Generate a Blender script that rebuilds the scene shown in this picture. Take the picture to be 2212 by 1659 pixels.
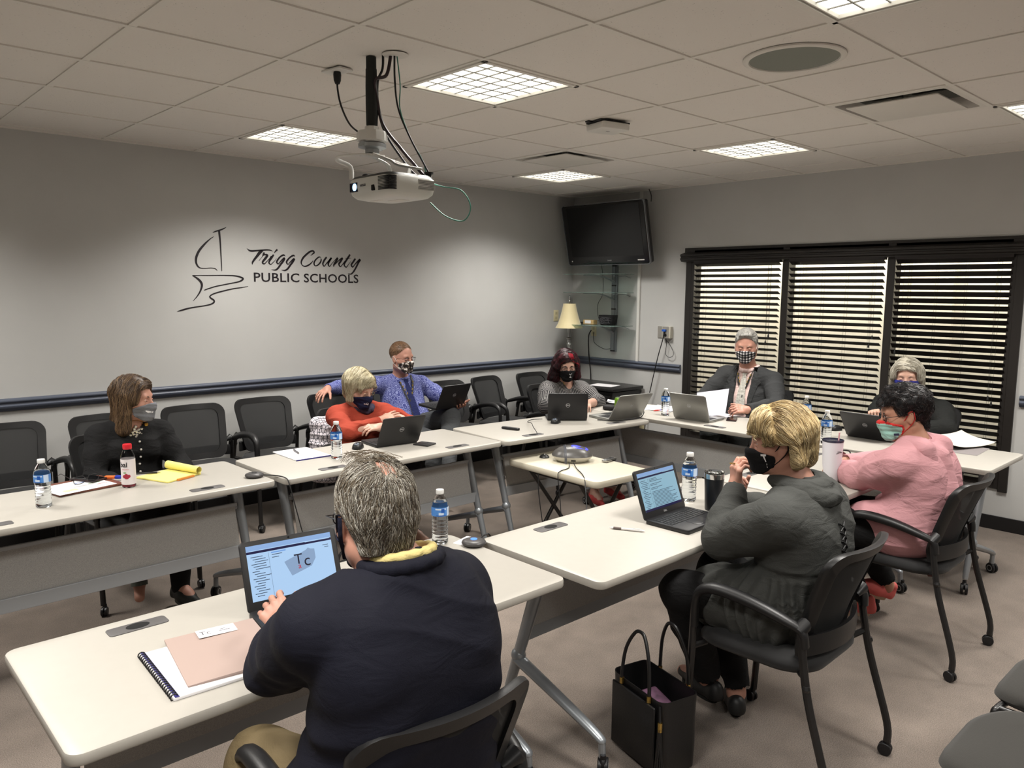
import bpy, math, random
import numpy as np
from mathutils import Vector, Matrix, Euler
random.seed(7)
for o in list(bpy.data.objects): bpy.data.objects.remove(o)
SC = bpy.context.scene
COL = SC.collection
PI = math.pi
# ---------------------------------------------------------------- camera
CAMF, CYAW, CPIT, CROL = 1681.4, 0.82115, -0.12325, 0.00733
fw = Vector((math.cos(CPIT)*math.cos(CYAW), math.cos(CPIT)*math.sin(CYAW), math.sin(CPIT)))
rt = Vector((math.sin(CYAW), -math.cos(CYAW), 0)); up = rt.cross(fw)
cr, sr = math.cos(CROL), math.sin(CROL)
r2 = rt*cr + up*sr; u2 = up*cr - rt*sr
cd = bpy.data.cameras.new('camera'); cam = bpy.data.objects.new('camera', cd); COL.objects.link(cam)
m = Matrix((r2, u2, -fw)).transposed().to_4x4(); m.translation = (-1.0401, -5.6373, 1.7004)
cam.matrix_world = m
cd.sensor_width = 36; cd.lens = CAMF*36/2212; cd.shift_x = 8.46/2212; cd.shift_y = 2.33/2212
cd.clip_start = 0.05; cd.clip_end = 60
SC.camera = cam
# ---------------------------------------------------------------- world, exposure
SC.view_settings.view_transform = 'Standard'; SC.view_settings.look = 'None'
SC.view_settings.gamma = 1; SC.view_settings.use_curve_mapping = False
SC.view_settings.exposure = EXPOSURE = 0.0
w = bpy.data.worlds.new('night'); SC.world = w; w.use_nodes = True
w.node_tree.nodes['Background'].inputs[0].default_value = (0.01, 0.012, 0.02, 1)
w.node_tree.nodes['Background'].inputs[1].default_value = 0.3
PANEL_POWER = 33.0      # watts of each ceiling panel's downward light
PANEL_GLOW = 2.6        # the lens's own brightness
PANEL_SPREAD = 128
EXT_POWER = 240
# ---------------------------------------------------------------- materials
def s2l(c):
    return tuple(((x/255)/12.92 if x/255 <= 0.04045 else ((x/255+0.055)/1.055)**2.4) for x in c)
MATS = {}
def mat(name, col, rough=0.5, metal=0.0, bump=0, bscale=60, var=0, vscale=8, trans=0, emis=0, sheen=0, coat=0, spec=0.5, alpha=1, ior=1.45, bdist=0.002, sss=0):
    """col is an sRGB triple 0..255"""
    if name in MATS: return MATS[name]
    m = bpy.data.materials.new(name); m.use_nodes = True; nt = m.node_tree; N = nt.nodes; L = nt.links
    b = N['Principled BSDF']; c = s2l(col) + (1,)
    b.inputs['Base Color'].default_value = c; b.inputs['Roughness'].default_value = rough
    b.inputs['Metallic'].default_value = metal; b.inputs['IOR'].default_value = ior
    b.inputs['Specular IOR Level'].default_value = spec
    if trans: b.inputs['Transmission Weight'].default_value = trans
    if sheen: b.inputs['Sheen Weight'].default_value = sheen
    if coat: b.inputs['Coat Weight'].default_value = coat; b.inputs['Coat Roughness'].default_value = 0.15
    if sss:
        b.inputs['Subsurface Weight'].default_value = sss; b.inputs['Subsurface Radius'].default_value = (0.012, 0.005, 0.003); b.inputs['Subsurface Scale'].default_value = 1.0
    if alpha < 1: b.inputs['Alpha'].default_value = alpha
    if emis: b.inputs['Emission Color'].default_value = c; b.inputs['Emission Strength'].default_value = emis
    tc = N.new('ShaderNodeTexCoord')
    if var:
        n = N.new('ShaderNodeTexNoise'); n.inputs['Scale'].default_value = vscale; n.inputs['Detail'].default_value = 5
        L.new(tc.outputs['Object'], n.inputs['Vector'])
        r = N.new('ShaderNodeMapRange'); r.inputs[1].default_value = 0.3; r.inputs[2].default_value = 0.7; r.inputs[3].default_value = 1-var; r.inputs[4].default_value = 1+var
        L.new(n.outputs['Fac'], r.inputs[0])
        mm = N.new('ShaderNodeVectorMath'); mm.operation = 'SCALE'; mm.inputs[0].default_value = c[:3]
        L.new(r.outputs[0], mm.inputs['Scale']); L.new(mm.outputs[0], b.inputs['Base Color'])
    if bump:
        n = N.new('ShaderNodeTexNoise'); n.inputs['Scale'].default_value = bscale; n.inputs['Detail'].default_value = 4
        L.new(tc.outputs['Object'], n.inputs['Vector'])
        bp = N.new('ShaderNodeBump'); bp.inputs['Strength'].default_value = bump; bp.inputs['Distance'].default_value = bdist
        L.new(n.outputs['Fac'], bp.inputs['Height']); L.new(bp.outputs[0], b.inputs['Normal'])
    m['nodes_bsdf'] = 1
    MATS[name] = m
    return m
def nodes(m):
    nt = m.node_tree
    return nt.nodes, nt.links, nt.nodes['Principled BSDF']
# ---------------------------------------------------------------- objects
def link(o, parent=None):
    COL.objects.link(o)
    if parent is not None: o.parent = parent
    return o
def tag(o, label=None, cat=None, group=None, kind=None):
    if label: o['label'] = label
    if cat: o['category'] = cat
    if group: o['group'] = group
    if kind: o['kind'] = kind
    return o
def thing(name, label, cat, loc=(0, 0, 0), rz=0.0, group=None, rot=None):
    o = bpy.data.objects.new(name, None); o.empty_display_size = 0.1
    o.location = loc; o.rotation_euler = rot if rot is not None else (0, 0, rz)
    link(o); return tag(o, label, cat, group)
def rrect(w, d, r, n=5, c=(0, 0)):
    r = min(r, w/2-1e-5, d/2-1e-5); P = []
    for k, (sx, sy) in enumerate(((1, 1), (-1, 1), (-1, -1), (1, -1))):
        for i in range(n+1):
            a = (k + i/n)*PI/2
            P.append((c[0]+sx*(w/2-r)+r*math.cos(a), c[1]+sy*(d/2-r)+r*math.sin(a)))
    return P
class MB:
    def __init__(s): s.v = []; s.f = []; s.m = []; s.cur = 0
    def mi(s, k): s.cur = k; return s
    def add(s, V, F, X=None):
        o = len(s.v)
        for p in V:
            p = Vector(p)
            if X is not None: p = X @ p
            s.v.append(tuple(p))
        for f in F: s.f.append(tuple(i+o for i in f)); s.m.append(s.cur)
        return s
    def box(s, c, size, X=None, R=None):
        x, y, z = [k/2 for k in size]; V = [Vector((i*x, j*y, k*z)) for i in (-1, 1) for j in (-1, 1) for k in (-1, 1)]
        if R is not None: V = [R @ v for v in V]
        V = [v + Vector(c) for v in V]
        return s.add(V, [(0, 1, 3, 2), (4, 6, 7, 5), (0, 4, 5, 1), (2, 3, 7, 6), (0, 2, 6, 4), (1, 5, 7, 3)], X)
    def loft(s, loops, cap=(True, True), closed=True, X=None):
        n = len(loops[0]); V = [p for l in loops for p in l]; F = []
        for k in range(len(loops)-1):
            for i in range(n if closed else n-1):
                j = (i+1) % n
                F.append((k*n+i, k*n+j, (k+1)*n+j, (k+1)*n+i))
        if cap[0]: F.append(tuple(range(n))[::-1])
        if cap[1]: F.append(tuple((len(loops)-1)*n+i for i in range(n)))
        return s.add(V, F, X)
    def slab(s, w, d, h, r=0.01, bev=0.002, c=(0, 0, 0), n=5, X=None):
        """rounded plate, bottom at c.z"""
        L = []
        for ins, z in ((bev, 0), (bev*0.3, bev*0.3), (0, bev), (0, h-bev), (bev*0.3, h-bev*0.3), (bev, h)):
            L.append([(x, y, c[2]+z) for x, y in rrect(w-2*ins, d-2*ins, max(r-ins, 1e-4), n, (c[0], c[1]))])
        return s.loft(L, X=X)
    def tube(s, pts, r, n=10, cap=True, X=None, flat=1.0):
        pts = [Vector(p) for p in pts]; m = len(pts)
        R = [r]*m if not hasattr(r, '__len__') else list(r)
        T = []
        for i in range(m):
            a = pts[max(0, i-1)]; b = pts[min(m-1, i+1)]; t = b-a
            T.append(t.normalized() if t.length > 1e-9 else Vector((0, 0, 1)))
        ref = Vector((0, 0, 1)) if abs(T[0].z) < 0.9 else Vector((1, 0, 0))
        u = T[0].cross(ref).normalized(); L = []
        for i in range(m):
            if i:
                ax = T[i-1].cross(T[i])
                if ax.length > 1e-8: u = Matrix.Rotation(T[i-1].angle(T[i]), 3, ax.normalized()) @ u
            v = T[i].cross(u).normalized()
            L.append([tuple(pts[i]+(u*math.cos(2*PI*k/n)+v*math.sin(2*PI*k/n)*flat)*R[i]) for k in range(n)])
        return s.loft(L, (cap, cap), X=X)
    def lathe(s, prof, c=(0, 0, 0), n=28, X=None, cap=(True, True)):
        L = [[(c[0]+r*math.cos(2*PI*k/n), c[1]+r*math.sin(2*PI*k/n), c[2]+z) for k in range(n)] for r, z in prof]
        return s.loft(L, cap, X=X)
    def ell(s, c, r, n=16, X=None, R=None):
        if not hasattr(r, '__len__'): r = (r, r, r)
        L = []
        for i in range(1, n//2):
            a = PI*i/(n//2); L.append([Vector((r[0]*math.sin(a)*math.cos(2*PI*k/n), r[1]*math.sin(a)*math.sin(2*PI*k/n), -r[2]*math.cos(a))) for k in range(n)])
        L = [[(R @ p if R is not None else p)+Vector(c) for p in l] for l in L]
        return s.loft(L, X=X)
    def poly(s, P, X=None): return s.add(P, [tuple(range(len(P)))], X)
    def prism(s, P2, z0, z1, X=None):
        return s.loft([[(x, y, z0) for x, y in P2], [(x, y, z1) for x, y in P2]], X=X)
    def build(s, name, mats, parent=None, loc=None, rz=0, smooth=35, bevel=0, label=None, sub=0, rot=None):
        me = bpy.data.meshes.new(name); me.from_pydata(s.v, [], s.f)
        if not isinstance(mats, (list, tuple)): mats = [mats]
        for m in mats: me.materials.append(m)
        if len(mats) > 1: me.polygons.foreach_set('material_index', s.m)
        me.validate(); 
        import bmesh
        bm = bmesh.new(); bm.from_mesh(me); bmesh.ops.recalc_face_normals(bm, faces=bm.faces); bm.to_mesh(me); bm.free()
        if smooth:
            me.shade_smooth(); me.set_sharp_from_angle(angle=math.radians(smooth))
        o = bpy.data.objects.new(name, me); link(o, parent)
        if loc is not None: o.location = loc
        if rot is not None: o.rotation_euler = rot
        elif rz: o.rotation_euler = (0, 0, rz)
        if bevel:
            b = o.modifiers.new('bevel', 'BEVEL'); b.width = bevel; b.segments = 2; b.limit_method = 'ANGLE'; b.angle_limit = 0.7
        if sub:
            b = o.modifiers.new('subdivision', 'SUBSURF'); b.levels = sub; b.render_levels = sub
        if label: o['label'] = label
        return o
def text_mb(body, size, X, ext=0.0004, mb=None, shear=0, spacing=1.0, bold=0.0, align='CENTER', res=3):
    """built-in font lettering turned into mesh, laid in the XY plane of matrix X"""
    cu = bpy.data.curves.new('t', 'FONT'); cu.body = body; cu.size = size; cu.extrude = ext; cu.shear = shear
    cu.space_character = spacing; cu.offset = bold; cu.align_x = align; cu.align_y = 'CENTER'; cu.resolution_u = res
    o = bpy.data.objects.new('t', cu); COL.objects.link(o)
    dg = bpy.context.evaluated_depsgraph_get(); me = bpy.data.meshes.new_from_object(o.evaluated_get(dg))
    mb = mb or MB(); mb.add([v.co[:] for v in me.vertices], [tuple(p.vertices) for p in me.polygons], X)
    bpy.data.objects.remove(o); bpy.data.curves.remove(cu); bpy.data.meshes.remove(me)
    return mb
def TR(loc=(0, 0, 0), rot=(0, 0, 0)):
    return Matrix.Translation(loc) @ Euler(rot).to_matrix().to_4x4()
def smoothpath(P, n=6, closed=False):
    """Catmull-Rom through P"""
    P = [Vector(p) for p in P]; out = []; m = len(P)
    for i in range(m-1):
        a, b, c, d = P[max(0, i-1)], P[i], P[i+1], P[min(m-1, i+2)]
        for k in range(n):
            t = k/n
            out.append(0.5*((2*b)+(c-a)*t+(2*a-5*b+4*c-d)*t*t+(3*b-a-3*c+d)*t**3))
    out.append(P[-1]); return out
def copy_tree(o, parent=None):
    c = o.copy(); COL.objects.link(c)
    if parent is not None: c.parent = parent
    for ch in list(o.children): copy_tree(ch, c)
    return c
# ---------------------------------------------------------------- room
T = 0.6096; WX = 5.2614; WY = 0.112; H = 2.664; X0 = -3.3; Y0 = -8.6
def wallmat(name, col):
    m = mat(name, col, 0.75, var=0.025, vscale=3, bump=0.12, bscale=220)
    return m
M_wall = wallmat('wall_paint', (190, 190, 188))
# ceiling tiles: speckled fissured board
M_ceil = mat('ceiling_tile', (196, 195, 192), 0.9)
N, L, B = nodes(M_ceil)
tc = N.new('ShaderNodeTexCoord')
n1 = N.new('ShaderNodeTexNoise'); n1.inputs['Scale'].default_value = 95; n1.inputs['Detail'].default_value = 3
n2 = N.new('ShaderNodeTexVoronoi'); n2.inputs['Scale'].default_value = 60
r1 = N.new('ShaderNodeMapRange'); r1.inputs[1].default_value = 0.05; r1.inputs[2].default_value = 0.17
n3 = N.new('ShaderNodeTexNoise'); n3.inputs['Scale'].default_value = 14
r3 = N.new('ShaderNodeMapRange'); r3.inputs[1].default_value = 0.48; r3.inputs[2].default_value = 0.62; r3.inputs[3].default_value = 1; r3.inputs[4].default_value = 0
mx = N.new('ShaderNodeMath'); mx.operation = 'MAXIMUM'
mc = N.new('ShaderNodeMix'); mc.data_type = 'RGBA'
mc.inputs[6].default_value = s2l((168, 166, 162))+(1,); mc.inputs[7].default_value = s2l((224, 220, 214))+(1,)
bp = N.new('ShaderNodeBump'); bp.inputs['Strength'].default_value = 0.45; bp.inputs['Distance'].default_value = 0.003
for n in (n1, n2, n3): L.new(tc.outputs['Object'], n.inputs['Vector'])
L.new(n2.outputs['Distance'], r1.inputs[0]); L.new(n3.outputs['Fac'], r3.inputs[0])
L.new(r1.outputs[0], mx.inputs[0]); L.new(r3.outputs[0], mx.inputs[1]); L.new(mx.outputs[0], mc.inputs[0]); L.new(mc.outputs[2], B.inputs['Base Color'])
L.new(n1.outputs['Fac'], bp.inputs['Height']); L.new(bp.outputs[0], B.inputs['Normal'])
# carpet
M_carpet = mat('carpet', (128, 116, 106), 1.0, sheen=0.15)
N, L, B = nodes(M_carpet); tc = N.new('ShaderNodeTexCoord')
n1 = N.new('ShaderNodeTexNoise'); n1.inputs['Scale'].default_value = 260; n1.inputs['Detail'].default_value = 4; n1.inputs['Roughness'].default_value = 0.7
n2 = N.new('ShaderNodeTexNoise'); n2.inputs['Scale'].default_value = 7; n2.inputs['Detail'].default_value = 6
cr_ = N.new('ShaderNodeValToRGB'); cr_.color_ramp.elements[0].position = 0.34; cr_.color_ramp.elements[1].position = 0.68
cr_.color_ramp.elements[0].color = s2l((84, 75, 68))+(1,); cr_.color_ramp.elements[1].color = s2l((142, 129, 118))+(1,)
ad = N.new('ShaderNodeMath'); ad.operation = 'MULTIPLY_ADD'; ad.inputs[1].default_value = 0.22; 
L.new(tc.outputs['Object'], n1.inputs['Vector']); L.new(tc.outputs['Object'], n2.inputs['Vector'])
L.new(n2.outputs['Fac'], ad.inputs[0]); 
sb = N.new('ShaderNodeMath'); sb.operation = 'SUBTRACT'; sb.inputs[1].default_value = 0.11; L.new(n1.outputs['Fac'], sb.inputs[0]); L.new(sb.outputs[0], ad.inputs[2])
L.new(ad.outputs[0], cr_.inputs[0]); L.new(cr_.outputs[0], B.inputs['Base Color'])
bp = N.new('ShaderNodeBump'); bp.inputs['Strength'].default_value = 0.8; bp.inputs['Distance'].default_value = 0.004
L.new(n1.outputs['Fac'], bp.inputs['Height']); L.new(bp.outputs[0], B.inputs['Normal'])
M_grid = mat('ceiling_grid', (222, 219, 212), 0.6)
M_base = mat('baseboard_vinyl', (28, 27, 28), 0.45)
M_rail = mat('chair_rail_paint', (84, 90, 104), 0.42, coat=0.1, spec=0.4)
M_black = mat('black_plastic', (24, 24, 25), 0.42, bump=0.1, bscale=300)
M_blind = mat('blind_wood', (26, 20, 20), 0.38)
M_frame = mat('window_trim', (38, 35, 33), 0.4)
M_white = mat('white_plastic', (214, 213, 208), 0.4)
M_ivory = mat('ivory_plastic', (214, 204, 168), 0.4)
M_cord = mat('black_cord', (20, 20, 22), 0.5)
M_steel = mat('brushed_steel', (170, 170, 168), 0.32, metal=1)
M_chrome = mat('chrome', (205, 205, 205), 0.14, metal=1)
M_vent = mat('vent_metal', (214, 211, 204), 0.5)
M_dark = mat('dark_void', (12, 12, 12), 0.9)
def struct(name, mb, m, **k):
    o = mb.build(name, m, **k); o['kind'] = 'structure'; return o
b = MB(); b.box(((X0+WX)/2, (Y0+WY)/2, -0.05), (WX-X0+0.4, WY-Y0+0.4, 0.1)); struct('floor', b, M_carpet, smooth=0)
wy0, wy1, wz0, wz1 = -4.07, -1.37, 0.30, 2.07       # window opening
th = 0.15
b = MB(); b.box(((X0+WX)/2, WY+th/2, H/2), (WX-X0+2*th, th, H)); struct('wall_north', b, M_wall, smooth=0)
b = MB()
b.box((WX+th/2, (WY+wy1)/2, H/2), (th, WY-wy1, H)); b.box((WX+th/2, (wy0+Y0)/2, H/2), (th, wy0-Y0, H))
b.box((WX+th/2, (wy0+wy1)/2, wz0/2), (th, wy1-wy0, wz0)); b.box((WX+th/2, (wy0+wy1)/2, (wz1+H)/2), (th, wy1-wy0, H-wz1))
struct('wall_east', b, M_wall, smooth=0)
b = MB(); b.box((X0-th/2, (Y0+WY)/2, H/2), (th, WY-Y0+2*th, H)); struct('wall_west', b, M_wall, smooth=0)
b = MB(); b.box(((X0+WX)/2, Y0-th/2, H/2), (WX-X0+2*th, th, H)); struct('wall_south', b, M_wall, smooth=0)
for nm, c, s in (('baseboard_north', ((X0+WX)/2, WY-0.006, 0.05), (WX-X0, 0.012, 0.1)), ('baseboard_east', (WX-0.006, (Y0+WY)/2, 0.05), (0.012, WY-Y0, 0.1)),
                 ('baseboard_west', (X0+0.006, (Y0+WY)/2, 0.05), (0.012, WY-Y0, 0.1)), ('baseboard_south', ((X0+WX)/2, Y0+0.006, 0.05), (WX-X0, 0.012, 0.1))):
    b = MB(); b.box(c, s); struct(nm, b, M_base, bevel=0.003)
# chair rail, profile extruded
rp = [(0, .905), (.012, .905), (.016, .915), (.026, .922), (.028, .938), (.022, .944), (.022, .956), (.030, .962), (.032, .972), (.024, .982), (.012, .985), (0, .985)]
def rail(name, a, bb, nrm):
    b = MB(); b.loft([[(p[0]+nrm[0]*d, p[1]+nrm[1]*d, z) for d, z in rp] for p in (a, bb)]); struct(name, b, M_rail, smooth=50)
rail('trim_1', (X0, WY), (WX-0.0, WY), (0, -1)); rail('trim_2', (WX, WY-0.033), (WX, wy1+0.06), (-1, 0)); rail('trim_3', (WX, wy0-0.06), (WX, Y0), (-1, 0))
rail('trim_4', (X0, WY-0.033), (X0, Y0), (1, 0))
# ceiling: tiles board + tee grid + recessed fixtures cut as whole cells
LIGHTS = [(i, j) for i in (-2, 2, 6) for j in (-2, -5, -8, -11)]
VENTS = [(5, -3), (5, -7)]
cells = set(LIGHTS) | set(VENTS)
gi0, gi1, gj0, gj1 = -6, 8, -15, 0
tb = MB(); gb = MB()
for i in range(gi0, gi1+1):
    for j in range(gj0, gj1+1):
        if (i, j) in cells: continue
        x0, x1, y0, y1 = max(i*T, X0), min((i+1)*T, WX), max(j*T, Y0), min((j+1)*T, WY)
        if x1-x0 < 0.01 or y1-y0 < 0.01: continue
        tb.box(((x0+x1)/2, (y0+y1)/2, H+0.012), (x1-x0-0.002, y1-y0-0.002, 0.02))
struct('ceiling', tb, M_ceil, smooth=0)
for i in range(gi0, gi1+2):
    if X0 < i*T < WX: gb.box((i*T, (Y0+WY)/2, H-0.0005), (0.024 if i else 0.03, WY-Y0, 0.006))
for j in range(gj0, gj1+2):
    if Y0 < j*T < WY: gb.box(((X0+WX)/2, j*T, H-0.0012), (WX-X0, 0.024, 0.006))
gb.box(((X0+WX)/2, WY-0.011, H-0.001), (WX-X0, 0.022, 0.006)); gb.box((WX-0.011, (Y0+WY)/2, H-0.001), (0.022, WY-Y0, 0.006))
struct('trim_5', gb, M_grid, smooth=0)
b = MB(); b.box(((X0+WX)/2, (Y0+WY)/2, H+0.32), (WX-X0+0.3, WY-Y0+0.3, 0.02)); struct('trim_6', b, M_dark, smooth=0)
# ceiling lights
M_lens = mat('light_lens', (255, 252, 240), 0.5, emis=PANEL_GLOW)
N, L, B = nodes(M_lens); tc = N.new('ShaderNodeTexCoord'); n1 = N.new('ShaderNodeTexNoise'); n1.inputs['Scale'].default_value = 9; n1.inputs['Detail'].default_value = 3
r1 = N.new('ShaderNodeMapRange'); r1.inputs[1].default_value = .3; r1.inputs[2].default_value = .7; r1.inputs[3].default_value = PANEL_GLOW*0.62; r1.inputs[4].default_value = PANEL_GLOW*1.2
L.new(tc.outputs['Object'], n1.inputs['Vector']); L.new(n1.outputs['Fac'], r1.inputs[0]); L.new(r1.outputs[0], B.inputs['Emission Strength'])
M_louver = mat('light_louver', (140, 138, 132), 0.5)
def ceiling_light(i, j, label):
    t = thing('ceiling_light', label, 'ceiling light', ((i+.5)*T, (j+.5)*T, H), 0, 'square recessed ceiling lights')
    fr = MB(); s = T-0.012
    for a, c, sz in ((0, (0, s/2-.011, -.004), (s, .022, .012)), (0, (0, -s/2+.011, -.004), (s, .022, .012)), (0, (s/2-.011, 0, -.004), (.022, s, .012)), (0, (-s/2+.011, 0, -.004), (.022, s, .012))): fr.box(c, sz)
    fr.box((0, s/2-.03, .02), (s-.04, .006, .05)); fr.box((0, -s/2+.03, .02), (s-.04, .006, .05)); fr.box((s/2-.03, 0, .02), (.006, s-.04, .05)); fr.box((-s/2+.03, 0, .02), (.006, s-.04, .05))
    fr.build('frame', M_grid, t, bevel=0.0015)
    ln = MB(); ln.box((0, 0, .012), (s-.06, s-.06, .004)); ln.build('lens', M_lens, t, smooth=0)
    lv = MB(); q = (s-.06)
    for k in range(1, 6):
        p = -q/2+q*k/6; lv.box((p, 0, .0075), (.0055, q, .004)); lv.box((0, p, .0075), (q, .0055, .004))
    lv.build('louver_grid', M_louver, t, smooth=0)
    bx = MB(); bx.box((0, 0, .09), (s-.03, s-.03, .004)); bx.build('housing', M_vent, t, smooth=0)
    la = bpy.data.lights.new('panel_light', 'AREA'); la.shape = 'SQUARE'; la.size = q; la.energy = PANEL_POWER; la.color = (1.0, 0.962, 0.905); la.spread = math.radians(PANEL_SPREAD)
    lo = bpy.data.objects.new('panel_light', la); link(lo, t); lo.location = (0, 0, -0.012)
    return t
LL = {(2, -5): 'large ceiling light panel just right of the projector pole', (2, -2): 'ceiling light panel left of the projector, close above the logo wall', (6, -2): 'farthest ceiling light panel, above the television corner',
      (6, -5): 'ceiling light panel above the left end of the window blinds', (2, -8): 'ceiling light panel cut off by the top edge of the photo', (6, -8): 'ceiling light panel cut off by the right edge of the photo'}
for (i, j) in LIGHTS: ceiling_light(i, j, LL.get((i, j), 'ceiling light panel outside the photo, %s' % ({-2: 'above the left side, ', 2: 'above the middle, ', 6: 'above the right side, '}[i] + {-2: 'by the logo wall', -5: 'over the left tables', -8: 'over the camera', -11: 'behind the camera'}[j])))
def ceiling_vent(i, j, label, drop):
    t = thing('ceiling_vent', label, 'air vent', ((i+.5)*T, (j+.5)*T, H), 0)
    s = T-0.012; fr = MB(); o = [rrect(s, s, .01, 2), rrect(s-.06, s-.06, .02, 2), rrect(s-.09, s-.09, .02, 2)]
    fr.loft([[(x, y, .004) for x, y in o[0]], [(x, y, -.004) for x, y in o[0]], [(x, y, -.004) for x, y in o[1]], [(x, y, .06) for x, y in o[2]]], (False, False)); fr.build('frame', M_vent, t)
    pn = MB(); pn.slab(s-.15, s-.15, .006, .008, .001, (0, 0, drop)); pn.box((0, 0, .03), (.03, .03, .06)); pn.build('center_panel', M_vent, t)
    dk = MB(); dk.box((0, 0, .12), (s, s, .004)); dk.build('duct', M_dark, t, smooth=0)
    return t
ceiling_vent(5, -3, 'square ceiling air vent between the far ceiling light and the smoke box', -.012)
ceiling_vent(5, -7, 'larger-looking square ceiling air vent with a dark gap near the round speaker', -.016)
# round ceiling speaker
t = thing('ceiling_speaker', 'round grey grille speaker set in the ceiling', 'speaker', (3.5*T, -6.5*T, H))
b = MB(); b.lathe([(.205, .0), (.205, -.006), (.198, -.010), (.182, -.010), (.178, -.004), (.178, .0)], n=48, cap=(False, False)); b.build('rim', M_vent, t)
b = MB(); b.lathe([(.0001, -.008), (.09, -.0075), (.179, -.005), (.179, .0), (.0001, .0)], n=48); b.build('grille', mat('speaker_grille', (120, 124, 116), 0.6, bump=0.4, bscale=500), t)
# wifi box
t = thing('access_point', 'small flat white box hanging under the ceiling grid', 'access point', (4.18*T, -4.29*T, H-.004), math.radians(-12))
b = MB(); b.slab(.20, .17, .04, .02, .01, (0, 0, -.052)); b.build('case', M_white, t)
b = MB(); b.box((0, 0, -.008), (.21, .14, .008)); b.box((.0, .03, -.004), (.26, .03, .008)); b.build('bracket', M_black, t)
b = MB(); b.ell((0, 0, -.052), (.014, .010, .001), 12); b.build('badge', mat('badge_grey', (150, 150, 150), .4), t)
# ---------------------------------------------------------------- window
t = None
M_glass = mat('window_glass', (235, 240, 240), 0.02, trans=1.0, ior=1.05)
g = MB(); g.box((WX+.10, (wy0+wy1)/2, (wz0+wz1)/2), (.004, wy1-wy0, wz1-wz0)); wg = struct('window_1', g, M_glass, smooth=0)
fr = MB()
for y in (wy1-.03, -2.34, -3.205, wy0+.03): fr.box((WX+.045, y, (wz0+wz1)/2), (.12, .06, wz1-wz0))
fr.box((WX+.045, (wy0+wy1)/2, wz1-.03), (.118, wy1-wy0, .06)); fr.box((WX+.045, (wy0+wy1)/2, wz0+.03), (.118, wy1-wy0, .06))
fr.box((WX-.008, wy1-.0, 1.17), (.02, .06, 1.78)); fr.box((WX-.008, wy0+.0, 1.17), (.02, .06, 1.78))
fr.build('window_frame', M_frame, wg, bevel=0.003)
vl = MB(); yv = (wy0+wy1)/2; lv = wy1-wy0+.10
prof = [(0, 2.09), (-.014, 2.09), (-.014, 2.05), (-.05, 2.035), (-.062, 2.03), (-.062, 2.015), (-.052, 2.010), (-.052, 2.0), (-.06, 1.995), (-.06, 1.98), (-.048, 1.972), (-.048, 1.965), (-.03, 1.96), (0, 1.96)]
vl.loft([[(WX+d, yv+s*(lv/2+(0.02 if d < -.03 else 0)), z) for d, z in prof] for s in (-1, 1)]); o = vl.build('trim_7', M_frame, smooth=30); o['kind'] = 'structure'
def blind(y0, y1, tilt, label, pulls):
    t = thing('window_blind', label, 'window blind', (WX-.02, (y0+y1)/2, wz0), 0, 'dark slatted blinds in the window')
    w = y1-y0; top = 1.93-wz0; pitch = .0495; s = MB(); z = top
    while z > .12:
        R = Matrix.Rotation(tilt, 3, 'Y'); s.box((0, 0, z), (.05, w-.012, .003), R=R); z -= pitch
    s.build('slats', M_blind, t, smooth=0)
    h = MB(); h.box((0, 0, top+.035), (.055, w, .045)); h.build('head_rail', M_blind, t, bevel=.002); h = MB(); h.box((0, 0, .09), (.05, w-.012, .018)); h.build('bottom_rail', M_blind, t, bevel=.002)
    c = MB()
    for f in (.12, .37, .62, .86):
        for dx in (-.024, .024): c.tube([(dx, -w/2+w*f, .09), (dx, -w/2+w*f, top)], .0009, 4)
    c.build('ladder_cord', M_cord, t, smooth=0)
    for f, zz in pulls:
        p = MB(); p.tube([(-.034, -w/2+w*f, zz), (-.034, -w/2+w*f, top)], .0011, 4); p.lathe([(.002, .03), (.006, .02), (.009, 0), (.001, -.002)], (-.034, -w/2+w*f, zz-.02), 8)
        p.build('pull_cord', M_cord, t)
    return t
blind(-2.30, -1.44, math.radians(27), 'dark window blind, leftmost of the three', ((.92, 1.0), (.95, .93), (.08, 1.02), (.11, .96)))
blind(-3.165, -2.38, math.radians(30), 'dark window blind in the middle, behind the grey-suited person', ((.93, .95), (.9, .82), (.07, 1.05), (.1, .98)))
blind(-4.03, -3.24, math.radians(43), 'dark window blind at the right, behind the white-haired person, slats nearly shut', ((.94, .95), (.9, .74), (.08, .62), (.11, .66)))
# lit porch wall outside the window
ext = MB(); ext.box((WX+1.3, -2.7, 1.3), (.1, 6, 3.2)); ext.box((WX+1.22, -1.72, 1.3), (.06, .35, 3.2)); ext.box((WX+1.22, -3.1, 1.3), (.06, .35, 3.2)); 
o = ext.build('wall_outside', mat('porch_wall', (200, 192, 180), .8, var=.04), smooth=0); o['kind'] = 'structure'
b = MB(); b.box((WX+.75, -2.7, 2.83), (1.2, 6, .06)); tp = struct('trim_8', b, M_white, smooth=0)
la = bpy.data.lights.new('porch_lamp', 'AREA'); la.shape = 'RECTANGLE'; la.size = .25; la.size_y = 5.0; la.energy = EXT_POWER; la.color = (1, .93, .8)
lo = bpy.data.objects.new('porch_lamp', la); link(lo, tp); lo.location = (WX+.75, -2.6, 2.78)
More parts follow.
